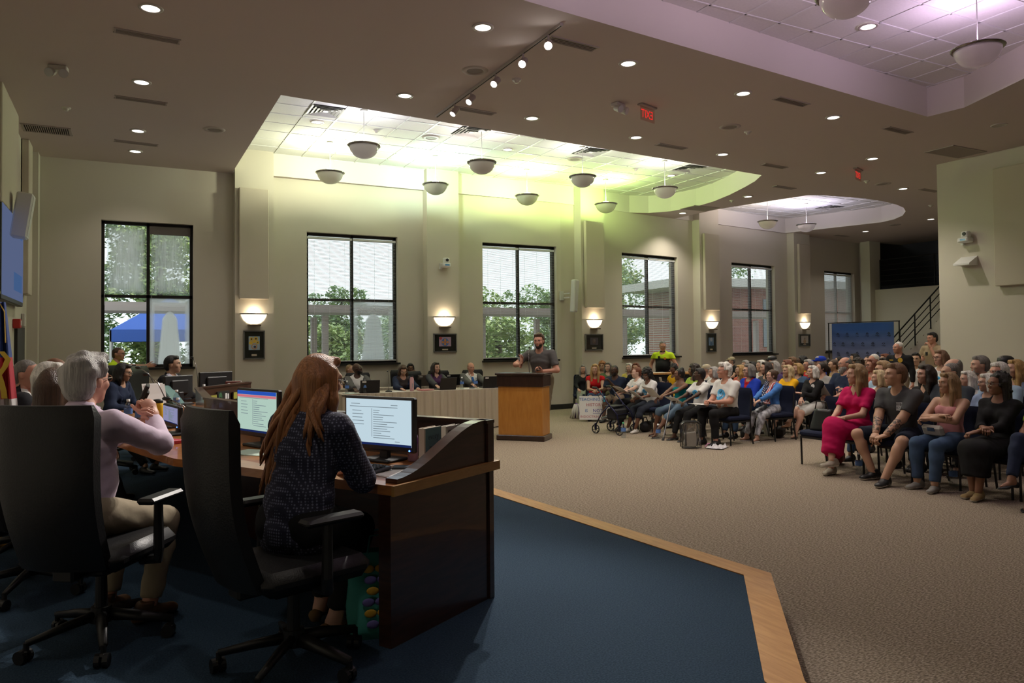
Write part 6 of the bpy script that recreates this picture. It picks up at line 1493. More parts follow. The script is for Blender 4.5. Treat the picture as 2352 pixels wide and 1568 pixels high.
# --- officer standing by the fourth window, behind the low counter
p = cpos(1522, 17.25); loc = (p[0], p[1], 0); S = fit_scale(ztop(1522, 776, *p), .90*1.0, 0, .765, .9, 1.05)
r, J = person('person', 'bald officer in yellow and black uniform standing by the fourth window', loc, R(212), dict(seat=None, det='mid', scale=.965, skin='ruddy', hair='buzz', hairc='salt', look=(28, -16), shirt=HIVIS, sleeve=.66, neck=.07, hem=-.33, pants=BLK, wide=1.22, belly=.05, glasses=GLS, hands=(V3(-.30, .22, .93), V3(.29, .02, .86))))
S_ = J['S']; G = Field(J['H']-.4, J['H']+.5, .016); TBx = J['TB']
G.cone(J['H']-TBx[2]*.02, J['spine'], .135*S_*1.22+.018, .125*S_*1.22+.018, .05, TBx, (1, .74, 1)); G.cone(J['spine'], J['chest']+TBx[2]*.03, .118*S_*1.22+.018, .145*S_*1.22+.016, .05, TBx, (1, .72, 1)); G.ell(J['spine']+TBx[2]*.06+TBx[1]*.06, (.15, .165, .15), .05, TBx); G.cutplane(J['chest']+TBx[2]*.03, TBx[2]); v, f = G.mesh()
link('vest', np_mesh('vest', [(v, f, 0)], [BLK]), r)
MB().box((0, 0, 0), (.045, .03, .07), Matrix.Translation(J['chest']+TBx[1]*.135+TBx[0]*.05+TBx[2]*.05), b=.006).build('radio_mic', BLACKM, r); MB().lathe([(.058, -.01), (.064, .02), (.058, .026)], 16, Matrix.Translation(J['nb']+TBx[2]*.02+TBx[1]*.02)).build('uniform_collar', BLK, r, True)
MB().cyl((0, 0, 0), (0, .006, 0), .028, n=12, M=Matrix.Translation(J['chest']+TBx[1]*.125-TBx[0]*.09+TBx[2]*.03)).build('badge', mat('badge_orange', (.6, .2, .03), .4), r)
# ================================================================== AUDIENCE CHAIRS
NAVF = mat('navy_fabric', (.014, .018, .040), .9, bump=.25, bscale=260, spec=.15)
def banquet():
    t = thing('banquet_chair', 'x', 'chair')
    MB().box((0, .0, .405), (.45, .45, .075), b=.025).build('seat', NAVF, t, 'auto')
    shell(.41, .40, .44, .86, .06, .035, 6, 8, yoff=-.205, rec=.07).build('backrest', NAVF, t, 'auto')
    for s in (-1, 1):
        MB().tube([(s*.205, .19, .0), (s*.205, .20, .36)], .0125, 8).build('leg', BLACKM, t)
        MB().tube([(s*.205, -.27, .0), (s*.205, -.215, .30), (s*.203, -.215, .42), (s*.19, -.262, .78)], .0125, 8).build('leg', BLACKM, t)
    MB().box((0, .195, .355), (.42, .02, .025)).box((0, -.205, .355), (.42, .02, .025)).box((-.205, 0, .355), (.02, .40, .025)).box((.205, 0, .355), (.02, .40, .025)).build('seat_frame', BLACKM, t)
    return t
bc0 = banquet(); bcu = [False]
def bchair(x, y, fa, label, group='navy banquet chairs of the audience'):
    if not bcu[0]: bcu[0] = True; o = bc0; o.location = (x, y, 0); o.rotation_euler = (0, 0, fa-PI/2); o['label'] = label; o['group'] = group; return o
    return dup(bc0, (x, y, 0), fa-PI/2, label, group)
def aud(px, py, xr, label, fa=180., hip=.50, chair=True, lk=None, rowdy=0., **sp):
    """audience member: px,py = top of the head in the picture; xr = x of the chair row it sits in"""
    q = at_plane(px, py, (xr, 0, 0), (1, 0, 0)); y = q[1]; S = fit_scale(q[2], hip); sp['scale'] = S; sp['seat'] = hip; sp.setdefault('det', 'mid')
    loc = (xr, y, 0)
    if lk is not None: sp['look'] = (lk-fa, *sp.pop('lp', (0, 0)))
    r, J = person('person', label, loc, R(fa), sp)
    if chair: bchair(xr+.03*math.cos(R(fa+180)), y, R(fa), 'navy banquet chair under the '+chair_words(label))
    return r, J, loc
def chair_words(l):
    w = l.split(' '); return ' '.join(w[:10])
def emblem(r, J, kind='love', dx=0., fem=True, dz=-.045):
    k = J['S']; vs, fs = disc_grid(.088*k, .084*k); decal(r, J, 'shirt_print', vs, fs, mat('print_sky', (.06, .36, .68), .8), dx=dx, dz=dz)
    text_decal(r, J, 'shirt_lettering', 'Love', .066*k, mat('print_white', (.75, .75, .74), .8), dx=dx, dz=dz-.012, off=.007)
    pts = [(-.035, .03), (-.012, .058), (.002, .016), (.026, .062), (.054, .034), (.046, -.02), (.014, -.06)]; vs = []; fs = []
    for q, (x, z) in enumerate(pts): vs += [(-x*k-.003, z*k-.003), (-x*k+.004, z*k+.004)]
    for q in range(len(pts)-1): fs.append((2*q, 2*q+1, 2*q+3, 2*q+2))
    decal(r, J, 'shirt_heart', vs, fs, BLACKM, dx=dx, dz=dz, off=.009)
# ---- front block, first row
X1, X2, X3, X4, X5 = 8.35, 9.28, 10.2, 11.12, 12.05
hl = lambda z=.62: (V3(-.06, .36, z), V3(.05, .37, z))
r, J, L_ = aud(1672, 834, X1, 'white-haired man in white shirt with blue Love print, hands clasped', lk=152, lp=(2, 0), skin='ruddy', hair='fluffy', hairc='white', shirt=WHT, sleeve=.75, hem=.10, pants=BLK, belly=.05, wide=1.18, glasses=GLS, hands=hl(.66), hand_pose='clasp', hand_dir=((.5, .7, .2), (-.5, .7, .2)), lean=4, shoem=(BLACKM, BLACKM), feet=((-.10, .36, .085), (.14, .44, .085)), det='hi'); emblem(r, J, dz=-.03)
r, J, L_ = aud(1607, 846, X1, 'woman with short black hair in white Love shirt holding papers', lk=140, skin='dark', female=True, hair='short', hairc='black', shirt=WHT, sleeve=.75, hem=.10, pants=BLK, wide=1.05, hands=(V3(-.1, .38, .64), V3(.13, .36, .66)), glasses=GLS, shoe='heel', shoem=(BLACKM, BLACKM), lean=-3); emblem(r, J)
r, J, L_ = aud(1560, 846, X1, 'woman with hair up in teal camisole and denim capris', lk=150, skin='brown', female=True, hair='updo', hairc='black', tank=cloth('teal', (.0, .15, .16)), pants=cloth('denim_lt', (.10, .15, .21)), plen=1.25, hands=(V3(-.12, .42, .70), V3(.1, .38, .64)), shoe='sandal', shoem=(mat('sandal_grey', (.1, .1, .12), .6), BLACKM), feet=((-.05, .55, .085), (.15, .42, .085)))
r, J, L_ = aud(1497, 850, X1, 'woman with big black curls in white Love shirt looking down', lk=200, lp=(-28, 0), skin='brown', female=True, hair='curly', hairc='black', shirt=WHT, sleeve=.95, hem=.08, pants=cloth('slate', (.03, .035, .05)), plen=1.45, wide=1.22, hands=hl(.60), glasses=GLS, hand_pose='clasp', lean=10, shoem=(RW, ROB)); emblem(r, J)
r, J, L_ = aud(1462, 850, X1-.05, 'person with short auburn hair in white shirt and grey vest taking notes', lk=150, skin='pale', hair='crop', hairc='red', shirt=WHT, sleeve=.6, jacket=cloth('grey_vest', (.22, .21, .21)), jsleeve=.35, jv=.5, pants=BLK, hands=(V3(-.05, .36, .68), V3(.1, .33, .68)), hand_pose='grip', feet=((-.1, .50, .085), (.04, .62, .30)), shoem=(BLACKM, ROB)); emblem(r, J)
# second row
r, J, L_ = aud(1772, 850, X2, 'woman in blue cardigan with flag scarf and mottled white trousers', lk=160, skin='fair', female=True, hair='bun', hairc='brown', shirt=cloth('cornflower', (.06, .18, .48)), sleeve=1.9, pants=mat('cloth_mottled', (.36, .36, .39), .85, var=.75, vscale=22, stretch=(1, 1, .45)), hands=hl(.64), shoe='sandal', shoem=(RW, RW), det='hi')
b = MB(); nbx, TBx = J['nb'], J['TB']; b.cur = 0
p0 = nbx+TBx[1]*.06+TBx[0]*.07; b.tube([tuple(nbx-TBx[1]*.05+TBx[0]*.06+TBx[2]*.03), tuple(p0+TBx[2]*.02), tuple(J['chest']+TBx[1]*.15+TBx[0]*.03), tuple(J['spine']+TBx[1]*.20-TBx[0]*.02), tuple(J['H']+TBx[1]*.28-TBx[0]*.03+TBx[2]*.08)], [.03, .035, .04, .05, .055], 8, flat=.45); b.cur = 1
b.tube([tuple(nbx-TBx[1]*.05-TBx[0]*.06+TBx[2]*.03), tuple(nbx+TBx[1]*.06-TBx[0]*.06), tuple(J['chest']+TBx[1]*.15-TBx[0]*.04), tuple(J['spine']+TBx[1]*.19-TBx[0]*.09), tuple(J['H']+TBx[1]*.28-TBx[0]*.12+TBx[2]*.09)], [.02, .025, .03, .035, .04], 8, flat=.45)
SCS = mat('scarf_stars', (.015, .02, .07), .8); dotted(SCS, (.012, .018, .07), (.6, .6, .6), 45.)
SCR = mat('scarf_stripes', (.5, .02, .03), .8); N_, Lk = nodes(SCR); wv = N_.new('ShaderNodeTexWave'); wv.inputs['Scale'].default_value = 14; tcx = N_.new('ShaderNodeTexCoord'); Lk.new(tcx.outputs['Object'], wv.inputs[0]); rpx = N_.new('ShaderNodeValToRGB'); rpx.color_ramp.interpolation = 'CONSTANT'; rpx.color_ramp.elements[1].position = .5; rpx.color_ramp.elements[0].color = (.45, .015, .03, 1); rpx.color_ramp.elements[1].color = (.65, .62, .6, 1); Lk.new(wv.outputs[0], rpx.inputs[0]); Lk.new(rpx.outputs[0], N_['Principled BSDF'].inputs['Base Color'])
b.build('flag_scarf', [SCS, SCR], r, True)
aud(1720, 836, X2, 'grey-haired woman in royal blue jacket over a red top', lk=155, skin='fair', female=True, hair='bob', hairc='salt', hseed=2, shirt=cloth('scarlet', (.4, .01, .02)), jacket=cloth('royal', (.012, .04, .36)), jv=.2, pants=DENIM, glasses=GLB)
aud(1639, 842, X2, 'grey curly-haired woman in white behind the clasped-hands man', lk=150, skin='fair', female=True, hair='bob', hairc='grey', shirt=WHT, sleeve=.8, pants=KHAKI, det='lo')
aud(1592, 838, X2+.1, 'person with dark curly hair and blue earring behind the teal camisole', lk=140, skin='mid', female=True, hair='curly', hairc='dark', shirt=cloth('lime', (.35, .5, .08)), pants=BLK, det='lo')
aud(1621, 840, X3, 'person in cream cap behind the black-haired woman', lk=150, skin='fair', hair='short', hairc='white', shirt=OFFW, pants=BLK, cap=cloth('cream_cap', (.5, .42, .30)), det='lo')
r, J, L_ = aud(1547, 848, X2+.4, 'girl with braids in yellow dress looking at a phone', lk=195, lp=(-24, 0), hip=.52, skin='brown', female=True, bust=0, hair='braids', hairc='black', shirt=cloth('marigold', (.62, .34, .01)), sleeve=.3, skirt=cloth('marigold'), slen=.95, hands=(V3(-.02, .24, .78), V3(.08, .22, .72)), det='mid', hand_pose='grip')
o = MB().box((0, 0, 0), (.075, .010, .15), Matrix.Translation(J['wL']+V3(.03, .07, .04)) @ RX(R(-15)), b=.004).build('mobile_phone', mat('phone_cream', (.55, .48, .40), .3), None); o.matrix_world = Matrix.Translation(L_) @ RZ(R(180)-PI/2); tag(o, 'cream mobile phone held by the girl in yellow', 'phone')
# third row
r, J, L_ = aud(1866, 840, X3, 'white-haired woman in black cardigan and white shorts, legs crossed', lk=165, lp=(4, 0), skin='fair', female=True, hair='bob', hairc='white', shirt=BLK, vneck=.10, sleeve=1.85, pants=cloth('white_short', (.62, .61, .58)), plen=1.0, hands=(V3(.03, .28, .72), V3(-.05, .34, .62)), feet=((-.08, .52, .085), (-.06, .66, .26)), shoe='sandal', shoem=(mat('sandal_brown'), BLACKM), det='hi')
MB().cyl((0, 0, 0), (0, .008, 0), .034, n=16, M=Matrix.Translation(J['chest']+J['TB'][1]*.10-J['TB'][0]*.07+J['TB'][2]*.05)).build('round_badge', WHITEP, r)
aud(1809, 838, X3, 'woman with long white-blond hair in yellow shirt', lk=170, skin='tan', female=True, hair='long', hairc='paleblond', shirt=cloth('sunflower', (.72, .38, .01)), sleeve=.75, pants=OFFW, plen=1.1, hands=hl(.68))
aud(1759, 831, X3, 'woman with brown bob in charcoal top behind the flag scarf', lk=150, skin='fair', female=True, hair='shoulder', hairc='dark', shirt=CHAR, pants=BLK, det='lo')
aud(1700, 838, X3, 'blond woman in coral top behind the royal blue jacket', lk=150, skin='tan', female=True, hair='long', hairc='gold', shirt=cloth('coral', (.5, .12, .08)), pants=BLK, det='lo')
# rows behind
def crowd(items):
    for (px, py, xr, label, sp) in items:
        sp = dict(sp); lk = sp.pop('lk', 152+((px*7) % 21)-10); aud(px, py, xr, label, lk=lk, det=sp.pop('det', 'lo'), **sp)
f_ = dict(female=True)
crowd([
 (1748, 827, X4, 'white-haired woman in white top in the fourth row', dict(f_, skin='fair', hair='bob', hairc='white', shirt=WHT, pants=BLK)),
 (1778, 829, X4, 'grey-haired woman with red-brown ends in violet top', dict(f_, skin='fair', hair='shoulder', hairc='grey', shirt=cloth('violet', (.06, .04, .12)), pants=BLK)),
 (1832, 834, X4, 'woman with honey bob in denim jacket', dict(f_, skin='fair', hair='bob', hairc='gold', shirt=DENIM, sleeve=1.9, pants=BLK)),
 (1886, 832, X4, 'woman with dark tied hair and glasses in grey sweater', dict(f_, skin='fair', hair='pony', hairc='dark', shirt=cloth('grey_knit', (.32, .30, .29)), sleeve=1.9, pants=BLK, glasses=GLB)),
 (1940, 820, X3+.65, 'grey-bearded man in navy polo holding papers', dict(skin='ruddy', hair='thin', hairc='salt', beard='long', beardc='grey', shirt=NAVY, sleeve=.8, pants=cloth('stone', (.4, .38, .34)), wide=1.25, belly=.06, glasses=GLS, det='mid', hip=.53, hands=(V3(-.12, .38, .66), V3(.12, .36, .66)))),
 (1856, 826, X5, 'older man with grey hair in red striped shirt', dict(skin='ruddy', hair='short', hairc='grey', shirt=cloth('red_stripe', (.45, .02, .03)), pants=BLK, glasses=GLS)),
 (1840, 818, X5+.9, 'dark-skinned person in blue headband and yellow top', dict(f_, skin='dark', hair='braids', hairc='black', shirt=cloth('amber', (.6, .35, .02)), pants=BLK)),
 (1883, 819, X5, 'person in royal blue ball cap and blue shirt', dict(skin='fair', hair='short', hairc='grey', shirt=cloth('royal'), sleeve=.9, pants=BLK, cap=cloth('royal'))),
 (1914, 826, X5, 'person with cropped brown hair in pale yellow polo', dict(skin='tan', hair='crop', hairc='brown', shirt=cloth('butter', (.62, .50, .12)), pants=BLK)),
 (1819, 820, X5+.9, 'brown-haired man behind the honey bob', dict(skin='tan', hair='short', hairc='lightbrown', shirt=cloth('olive', (.12, .12, .06)), pants=BLK)),
 (1806, 826, X5, 'woman with chestnut curls behind the yellow shirt', dict(f_, skin='fair', hair='bob', hairc='red', shirt=cloth('plum'), pants=BLK)),
 (1772, 818, X5+.6, 'grey-haired person in dark visor by the fifth window', dict(f_, skin='fair', hair='short', hairc='grey', shirt=cloth('lilac'), pants=BLK, cap=BLACKM)),
 (1712, 828, X5+.4, 'grey-haired person under the fifth window', dict(skin='fair', hair='short', hairc='grey', shirt=WHT, pants=BLK)),
 (1727, 830, X5+.5, 'woman with black straight hair under the fifth window', dict(f_, skin='tan', hair='long', hairc='black', shirt=BLK, pants=BLK)),
 (1679, 820, 14.2, 'man in beige cap and black shirt by the fourth pilaster', dict(skin='fair', hair='short', hairc='salt', shirt=BLK, pants=BLK, cap=cloth('beige_cap', (.5, .43, .28)), glasses=GLB)),
 (1926, 819, 14.6, 'girl with dark hair and glasses in the lobby seats', dict(f_, skin='tan', hair='bun', hairc='black', shirt=WHT, pants=BLK, glasses=GLB)),
 (1962, 812, 15.5, 'dark-haired person in the rear rows', dict(f_, skin='tan', hair='bob', hairc='black', shirt=WHT, pants=BLK)),
 (1968, 824, 13.4, 'person in white bonnet in the rear rows', dict(f_, skin='brown', hair='curly', hairc='dark', shirt=BLK, pants=BLK)),
 (1994, 817, 14.4, 'dark-haired woman before the blue banner', dict(f_, skin='fair', hair='bun', hairc='dark', shirt=BLK, pants=BLK)),
 (2006, 813, 13.6, 'bald man in red shirt before the blue banner', dict(skin='ruddy', hair='buzz', hairc='white', shirt=cloth('scarlet'), pants=BLK)),
 (2032, 813, 14.8, 'auburn-haired person at the banner edge', dict(f_, skin='fair', hair='short', hairc='red', shirt=BLK, pants=BLK)),
 (2030, 822, 13.2, 'dark-haired man in sunglasses at the banner edge', dict(skin='tan', hair='short', hairc='dark', shirt=cloth('plum'), pants=BLK, glasses=GLB)),
 (1897, 826, 13.0, 'person with black curls behind the blue cap', dict(f_, skin='dark', hair='curly', hairc='black', shirt=cloth('patterned', (.3, .3, .3), .6), pants=BLK)),
])
# ---- near block: rows facing the dais
XA, XB2, XC, XD, XE, XF = 7.95, 8.95, 9.85, 10.75, 11.65, 12.6
MAG = cloth('fuchsia', (.46, .006, .085))
r, J, L_ = aud(1966, 836, XA, 'blond woman in fuchsia dress with glittery sneakers, legs crossed', lk=154, skin='fair', female=True, hair='wavy', hairc='sand', shirt=MAG, vneck=.13, sleeve=.72, skirt=MAG, slen=1.72, hands=hl(.66), hand_pose='clasp', hand_dir=((.6, .6, .1), (-.6, .6, .1)), feet=((-.02, .50, .085), (-.10, .58, .19)), shoem=(mat('glitter', (.55, .50, .42), .25, metal=.5, bump=.8, bscale=300), ROB), det='hi')
r, J, L_ = aud(2072, 832, XA, 'young man in grey T-shirt and shorts with tattooed forearms', lk=154, lp=(4, 0), skin='tan', hair='short', hairc='lightbrown', shirt=cloth('slate_tee', (.065, .066, .068)), sleeve=.72, pants=cloth('navy_short', (.012, .016, .03)), plen=.92, pfit=.02, hands=(V3(-.05, .42, .50), V3(.05, .43, .50)), hand_pose='clasp', hand_dir=((.4, .8, -.2), (-.4, .8, -.2)), feet=((-.20, .62, .085), (.14, .36, .085)), knee=((-.6, .6, .8), (.5, .6, .8)), shoem=(BLACKM, ROB), lean=8, armw=1.12, wide=1.08, det='hi')
vs, fs = [(-.031, -.043), (.031, -.043), (.031, .043), (-.031, .043)], [(0, 1, 2, 3)]
n_ = 5; vs = [(-.033+.066*i/n_, -.046+.092*j/n_) for j in range(n_+1) for i in range(n_+1)]; fs = [(j*(n_+1)+i, j*(n_+1)+i+1, (j+1)*(n_+1)+i+1, (j+1)*(n_+1)+i) for j in range(n_) for i in range(n_)]
decal(r, J, 'shirt_print', vs, fs, mat('print_grey', (.45, .46, .46), .8), dx=-.075, dz=.015); text_decal(r, J, 'shirt_lettering', 'WB', .042, BLACKM, dx=-.075, dz=.034, off=.006); text_decal(r, J, 'shirt_lettering', 'NC', .042, BLACKM, dx=-.075, dz=-.004, off=.006)
TAT = mat('skin_inked', SKINS['tan'], .5); N_, Lk = nodes(TAT); tcx = N_.new('ShaderNodeTexCoord'); nz = N_.new('ShaderNodeTexNoise'); nz.inputs['Scale'].default_value = 38; nz.inputs['Detail'].default_value = 3; Lk.new(tcx.outputs['Object'], nz.inputs['Vector']); rpx = N_.new('ShaderNodeValToRGB'); rpx.color_ramp.elements[0].position = .46; rpx.color_ramp.elements[0].color = (.10, .07, .055, 1); rpx.color_ramp.elements[1].position = .54; rpx.color_ramp.elements[1].color = (*SKINS['tan'], 1); Lk.new(nz.outputs[0], rpx.inputs[0]); Lk.new(rpx.outputs[0], N_['Principled BSDF'].inputs['Base Color'])
for e_, w_, f0_ in (('eL', 'wL', .06), ('eR', 'wR', .12)):
    pe, pw = J[e_], J[w_]; am = 1.12*J['S']; q0, q1 = pe+(pw-pe)*f0_, pe+(pw-pe)*.86; rr = lambda t: (.042*1.02+(.029-.042)*t)*am+.0016
    MB().cyl(tuple(q0), tuple(q1), rr(f0_), rr(.86), 20, False).build('tattoo', TAT, r, True)
r, J, L_ = aud(2178, 856, XA, 'long-haired woman in pink top with crossed arms and jeans', lk=156, skin='tan', female=True, hair='verylong', hairc='sand', tank=cloth('blush', (.58, .27, .27)), pants=DENIM, armw=1.15, legw=1.1, wide=1.06, hands=(V3(.05, .27, .74), V3(-.06, .23, .78)), elbow=((-.9, .3, -.6), (.9, .3, -.6)), hand_pose='clasp', feet=((-.12, .46, .085), (.10, .42, .085)), shoem=(mat('loafer_grey', (.25, .24, .22), .7), ROB), det='hi')
o = MB().box((0, 0, 0), (.24, .06, .13), Matrix.Translation(J['H']+V3(.02, .25, .12)) @ RX(R(-25)), b=.03).build('belt_bag', mat('bag_grey', (.42, .40, .36), .55), r); MB().box((0, .033, .03), (.08, .006, .04), Matrix.Translation(J['H']+V3(.02, .25, .12)) @ RX(R(-25))).build('bag_clasp', CHROME, o)
r, J, L_ = aud(2292, 856, XA, 'woman with dark braids in long black dress and gold sneakers', lk=158, skin='mid', female=True, hair='braids', hairc='black', shirt=BLK, sleeve=1.35, skirt=BLK, slen=1.6, hands=(V3(.03, .34, .66), V3(-.03, .30, .70)), hand_pose='clasp', feet=((-.05, .46, .085), (.04, .40, .085)), shoem=(mat('gold_glitter', (.42, .30, .14), .3, metal=.5, bump=.8, bscale=300), ROB), det='hi', glasses=GLS)
MB().tube([tuple(J['wL']+(J['eL']-J['wL'])*.12+V3(.027*math.cos(a), 0, .027*math.sin(a))) for a in [k*PI/6 for k in range(12)]], .005, 6, closed=True).build('bracelet', mat('gold_metal', (.7, .45, .12), .25, metal=1.), r)
aud(2412, 858, XA, 'seated person in jeans with crossed legs and black loafers', lk=160, skin='mid', female=True, hair='short', hairc='black', shirt=cloth('lime'), pants=NAVY, feet=((-.05, .50, .085), (.05, .60, .28)), shoe='heel', shoem=(BLACKM, BLACKM))
crowd([
 (2019, 850, XB2, 'woman with short golden hair in white behind the fuchsia dress', dict(f_, skin='fair', hair='bob', hairc='paleblond', shirt=WHT, sleeve=.7, pants=DENIM, det='mid')),
 (2126, 838, XB2, 'woman with dark curly hair in black V-neck', dict(f_, skin='fair', hair='wavy', hairc='dark', shirt=BLK, vneck=.12, pants=BLK, det='mid')),
 (2182, 834, XB2, 'bald tanned man in slate T-shirt', dict(skin='tan', hair='buzz', hairc='salt', shirt=cloth('slate_blue', (.045, .055, .065)), pants=BLK, wide=1.15, hip=.53, det='mid')),
 (2268, 858, XB2, 'white-haired woman with sunglasses on head in pale blue print', dict(f_, skin='fair', hair='bob', hairc='white', shirt=cloth('blueprint', (.25, .32, .48), .5), pants=BLK, det='mid', glasses=GLS)),
 (2028, 830, XC, 'older man with sandy hair and sunglasses in light blue shirt', dict(skin='tan', hair='short', hairc='sand', shirt=cloth('skyblue', (.33, .45, .58)), sleeve=.8, pants=KHAKI, glasses=GLB, det='mid')),
 (2188, 822, XC+.3, 'balding man with grey-brown hair behind the bald man', dict(skin='fair', hair='thin', hairc='salt', shirt=cloth('stone'), pants=BLK)),
 (2222, 852, XC, 'woman with white wavy hair seen from behind the slate shirt', dict(f_, skin='fair', hair='wavy', hairc='white', shirt=WHT, pants=BLK, hip=.46)),
 (2294, 833, XC, 'grey-white-haired man behind the dark braids', dict(skin='ruddy', hair='short', hairc='white', shirt=cloth('skyblue'), pants=BLK, det='mid')),
 (2003, 824, XE, 'red-haired woman in coral top and glasses', dict(f_, skin='ruddy', hair='bob', hairc='red', shirt=cloth('coral'), pants=BLK, glasses=GLB)),
 (2250, 818, XD, 'man with grey beard in blue floral shirt', dict(skin='fair', hair='short', hairc='salt', beard='goatee', beardc='grey', shirt=cloth('blue_floral', (.09, .16, .32), .5), pants=BLK, wide=1.1, hip=.53, det='mid')),
 (2332, 826, XD, 'woman with curly golden hair in blue patterned top', dict(f_, skin='fair', hair='wavy', hairc='gold', shirt=cloth('blueprint'), pants=BLK, det='mid')),
 (2307, 816, XE, 'person in black beret at the back of the near block', dict(skin='fair', hair='short', hairc='salt', shirt=BLK, pants=BLK, cap=BLACKM, brim=False)),
 (2102, 811, XF+1.6, 'boy in white T-shirt near the stair', dict(skin='tan', hair='short', hairc='black', shirt=WHT, pants=BLK, lk=205)),
])
r, J, L_ = aud(2160, 804, XE, 'woman with brown bob and glasses in white shirt with blue circle', lk=165, skin='fair', female=True, hair='bob', hairc='lightbrown', shirt=WHT, sleeve=.7, pants=BLK, glasses=GLB, det='mid', hip=.62); emblem(r, J)
# standing officers at the rear
def standing(px, py, x, fa, label, **sp):
    q = at_plane(px, py, (x, 0, 0), (1, 0, 0)); k = (.90+.765); S = max(.86, min(1.08, q[2]/k)); sp['scale'] = S; sp['seat'] = None; loc = (x, q[1], 0); return (*person('person', label, loc, R(fa), sp), loc)
r, J, L_ = standing(2065, 785, 13.1, 188, 'white-haired officer in black shirt with gold star badge', det='mid', skin='ruddy', hair='buzz', hairc='white', look=(-25, 0), shirt=BLK, sleeve=1.9, neck=.07, pants=KHAKI, wide=1.2, belly=.04)
c = J['chest']+J['TB'][1]*.135-J['TB'][0]*.085+J['TB'][2]*.07; MB().cyl((0, 0, 0), (0, .006, 0), .045, n=16, M=Matrix.Translation(c)).build('star_badge', mat('badge_gold', (.6, .35, .03), .4), r); MB().box((0, 0, 0), (.07, .01, .018), Matrix.Translation(J['chest']+J['TB'][1]*.135+J['TB'][0]*.085+J['TB'][2]*.07)).build('name_tape', mat('badge_gold'), r)
r, J, L_ = standing(2143, 764, 15.9, 185, 'dark-haired officer in tan shirt with hand on chin', det='mid', skin='ruddy', hair='short', hairc='black', look=(-22, -4), shirt=cloth('tan_shirt', (.36, .27, .17)), sleeve=.7, neck=.07, pants=KHAKI, wide=1.15, hands=(V3(-.05, .22, 1.42), V3(.15, .25, 1.15)), hand_pose='clasp')
MB().box((0, 0, 0), (.05, .03, .08), Matrix.Translation(J['chest']+J['TB'][1]*.13+J['TB'][0]*.08), b=.006).build('radio_mic', BLACKM, r)
# ---- side cluster by the third pilaster (faces the dais and the room)
def side(px, py, Z, fa, label, hip=.46, lk=None, chair=True, **sp):
    p = cpos(px, Z); S = fit_scale(ztop(px, py, *p), hip, 0, .765, .78); sp['scale'] = S; sp['seat'] = hip; sp.setdefault('det', 'mid'); loc = (p[0], p[1], 0)
    if lk is not None: sp['look'] = (lk-fa, *sp.pop('lp', (0, 0)))
    r, J = person('person', label, loc, R(fa), sp)
    if chair: bchair(p[0], p[1], R(fa), 'navy banquet chair under the '+chair_words(label))
    return r, J, loc
side(1366, 834, 15.6, 236, 'blond woman in red ruffled top with hands folded on knees', lk=225, skin='tan', female=True, hair='long', hairc='blond', shirt=cloth('red_top', (.5, .01, .015)), vneck=.08, sleeve=.25, pants=DENIM, plen=.8, hands=(V3(-.03, .42, .62), V3(.03, .42, .62)), hand_pose='clasp', lean=12)
side(1338, 838, 16.75, 240, 'grey-haired person in black cardigan behind the red top', lk=235, skin='fair', female=True, hair='shoulder', hairc='grey', shirt=BLK, sleeve=1.9, pants=cloth('sage', (.30, .33, .27)), det='lo')
side(1396, 832, 16.6, 232, 'woman with long grey hair in olive top', lk=215, skin='pale', female=True, hair='long', hairc='salt', shirt=cloth('olive_top', (.09, .12, .06)), sleeve=.3, pants=cloth('olive'), det='mid')
side(1382, 831, 17.5, 232, 'person with auburn curls behind the grey-haired woman', lk=225, skin='tan', female=True, hair='curly', hairc='auburn', shirt=BLK, pants=BLK, det='lo')
r, J, L_ = side(1414, 838, 15.2, 215, 'man in navy T-shirt with yellow lettering touching his beard', lk=205, skin='dark', hair='buzz', hairc='black', beard='full', beardc='black', shirt=NAVY, sleeve=.7, pants=cloth('taupe_short', (.2, .15, .1)), plen=.95, hands=(V3(.05, .24, .80), V3(.08, .30, .66)), hand_pose='clasp', wide=1.12, lean=8)
text_decal(r, J, 'shirt_lettering', 'SCHOOL', .06, mat('print_lemon', (.6, .5, .05), .8), dz=-.02)
side(1444, 834, 16.75, 212, 'older woman with white hair in yellow behind the dark-haired one', lk=200, skin='pale', female=True, hair='bob', hairc='white', shirt=cloth('butter'), pants=BLK, det='lo')
side(1459, 833, 15.7, 212, 'woman with long mahogany hair in black', lk=215, skin='tan', female=True, hair='long', hairc='red', shirt=BLK, pants=BLK, det='mid')
# ================================================================== AUDIENCE PROPS
bchair(XA, 6.66, PI, 'empty navy banquet chair with a black handbag on it')
# empty chair shown turned towards the gap
# handbag on the empty chair
t = thing('handbag', 'black leather handbag with gold chain on the empty chair', 'bag', (XA-.02, 6.66, .445), R(100)); BL = mat('bag_black', (.015, .018, .017), .35)
b = MB(); vs = []; fs = []
for j in range(9):
    v = j/8; wv, dv = .17-.05*v, .09-.055*v
    for k in range(16): a = 2*PI*k/16; ca, sa = math.cos(a), math.sin(a); vs.append((math.copysign(abs(ca)**.6, ca)*wv*(1+.04*math.sin(4*v+k)), math.copysign(abs(sa)**.6, sa)*dv, v*.27))
for j in range(8):
    for k in range(16): fs.append((j*16+k, j*16+(k+1) % 16, (j+1)*16+(k+1) % 16, (j+1)*16+k))
fs += [tuple(range(15, -1, -1)), tuple(range(128, 144))]; b.add(vs, fs).build('bag_body', BL, t, True)
MB().tube([(-.09, .04, .27), (-.06, .05, .37), (.06, .05, .37), (.09, .04, .27)], .008, 6).build('bag_handle', BL, t); GOLD = mat('gold_metal', (.7, .45, .12), .25, metal=1.)
for k in range(9): MB().tube([(.125+.006*math.cos(a), -.03, .23-.02*k+.010*math.sin(a)) for a in [i*PI/3 for i in range(6)]], .0025, 5, closed=True).build('chain_link', GOLD, t)
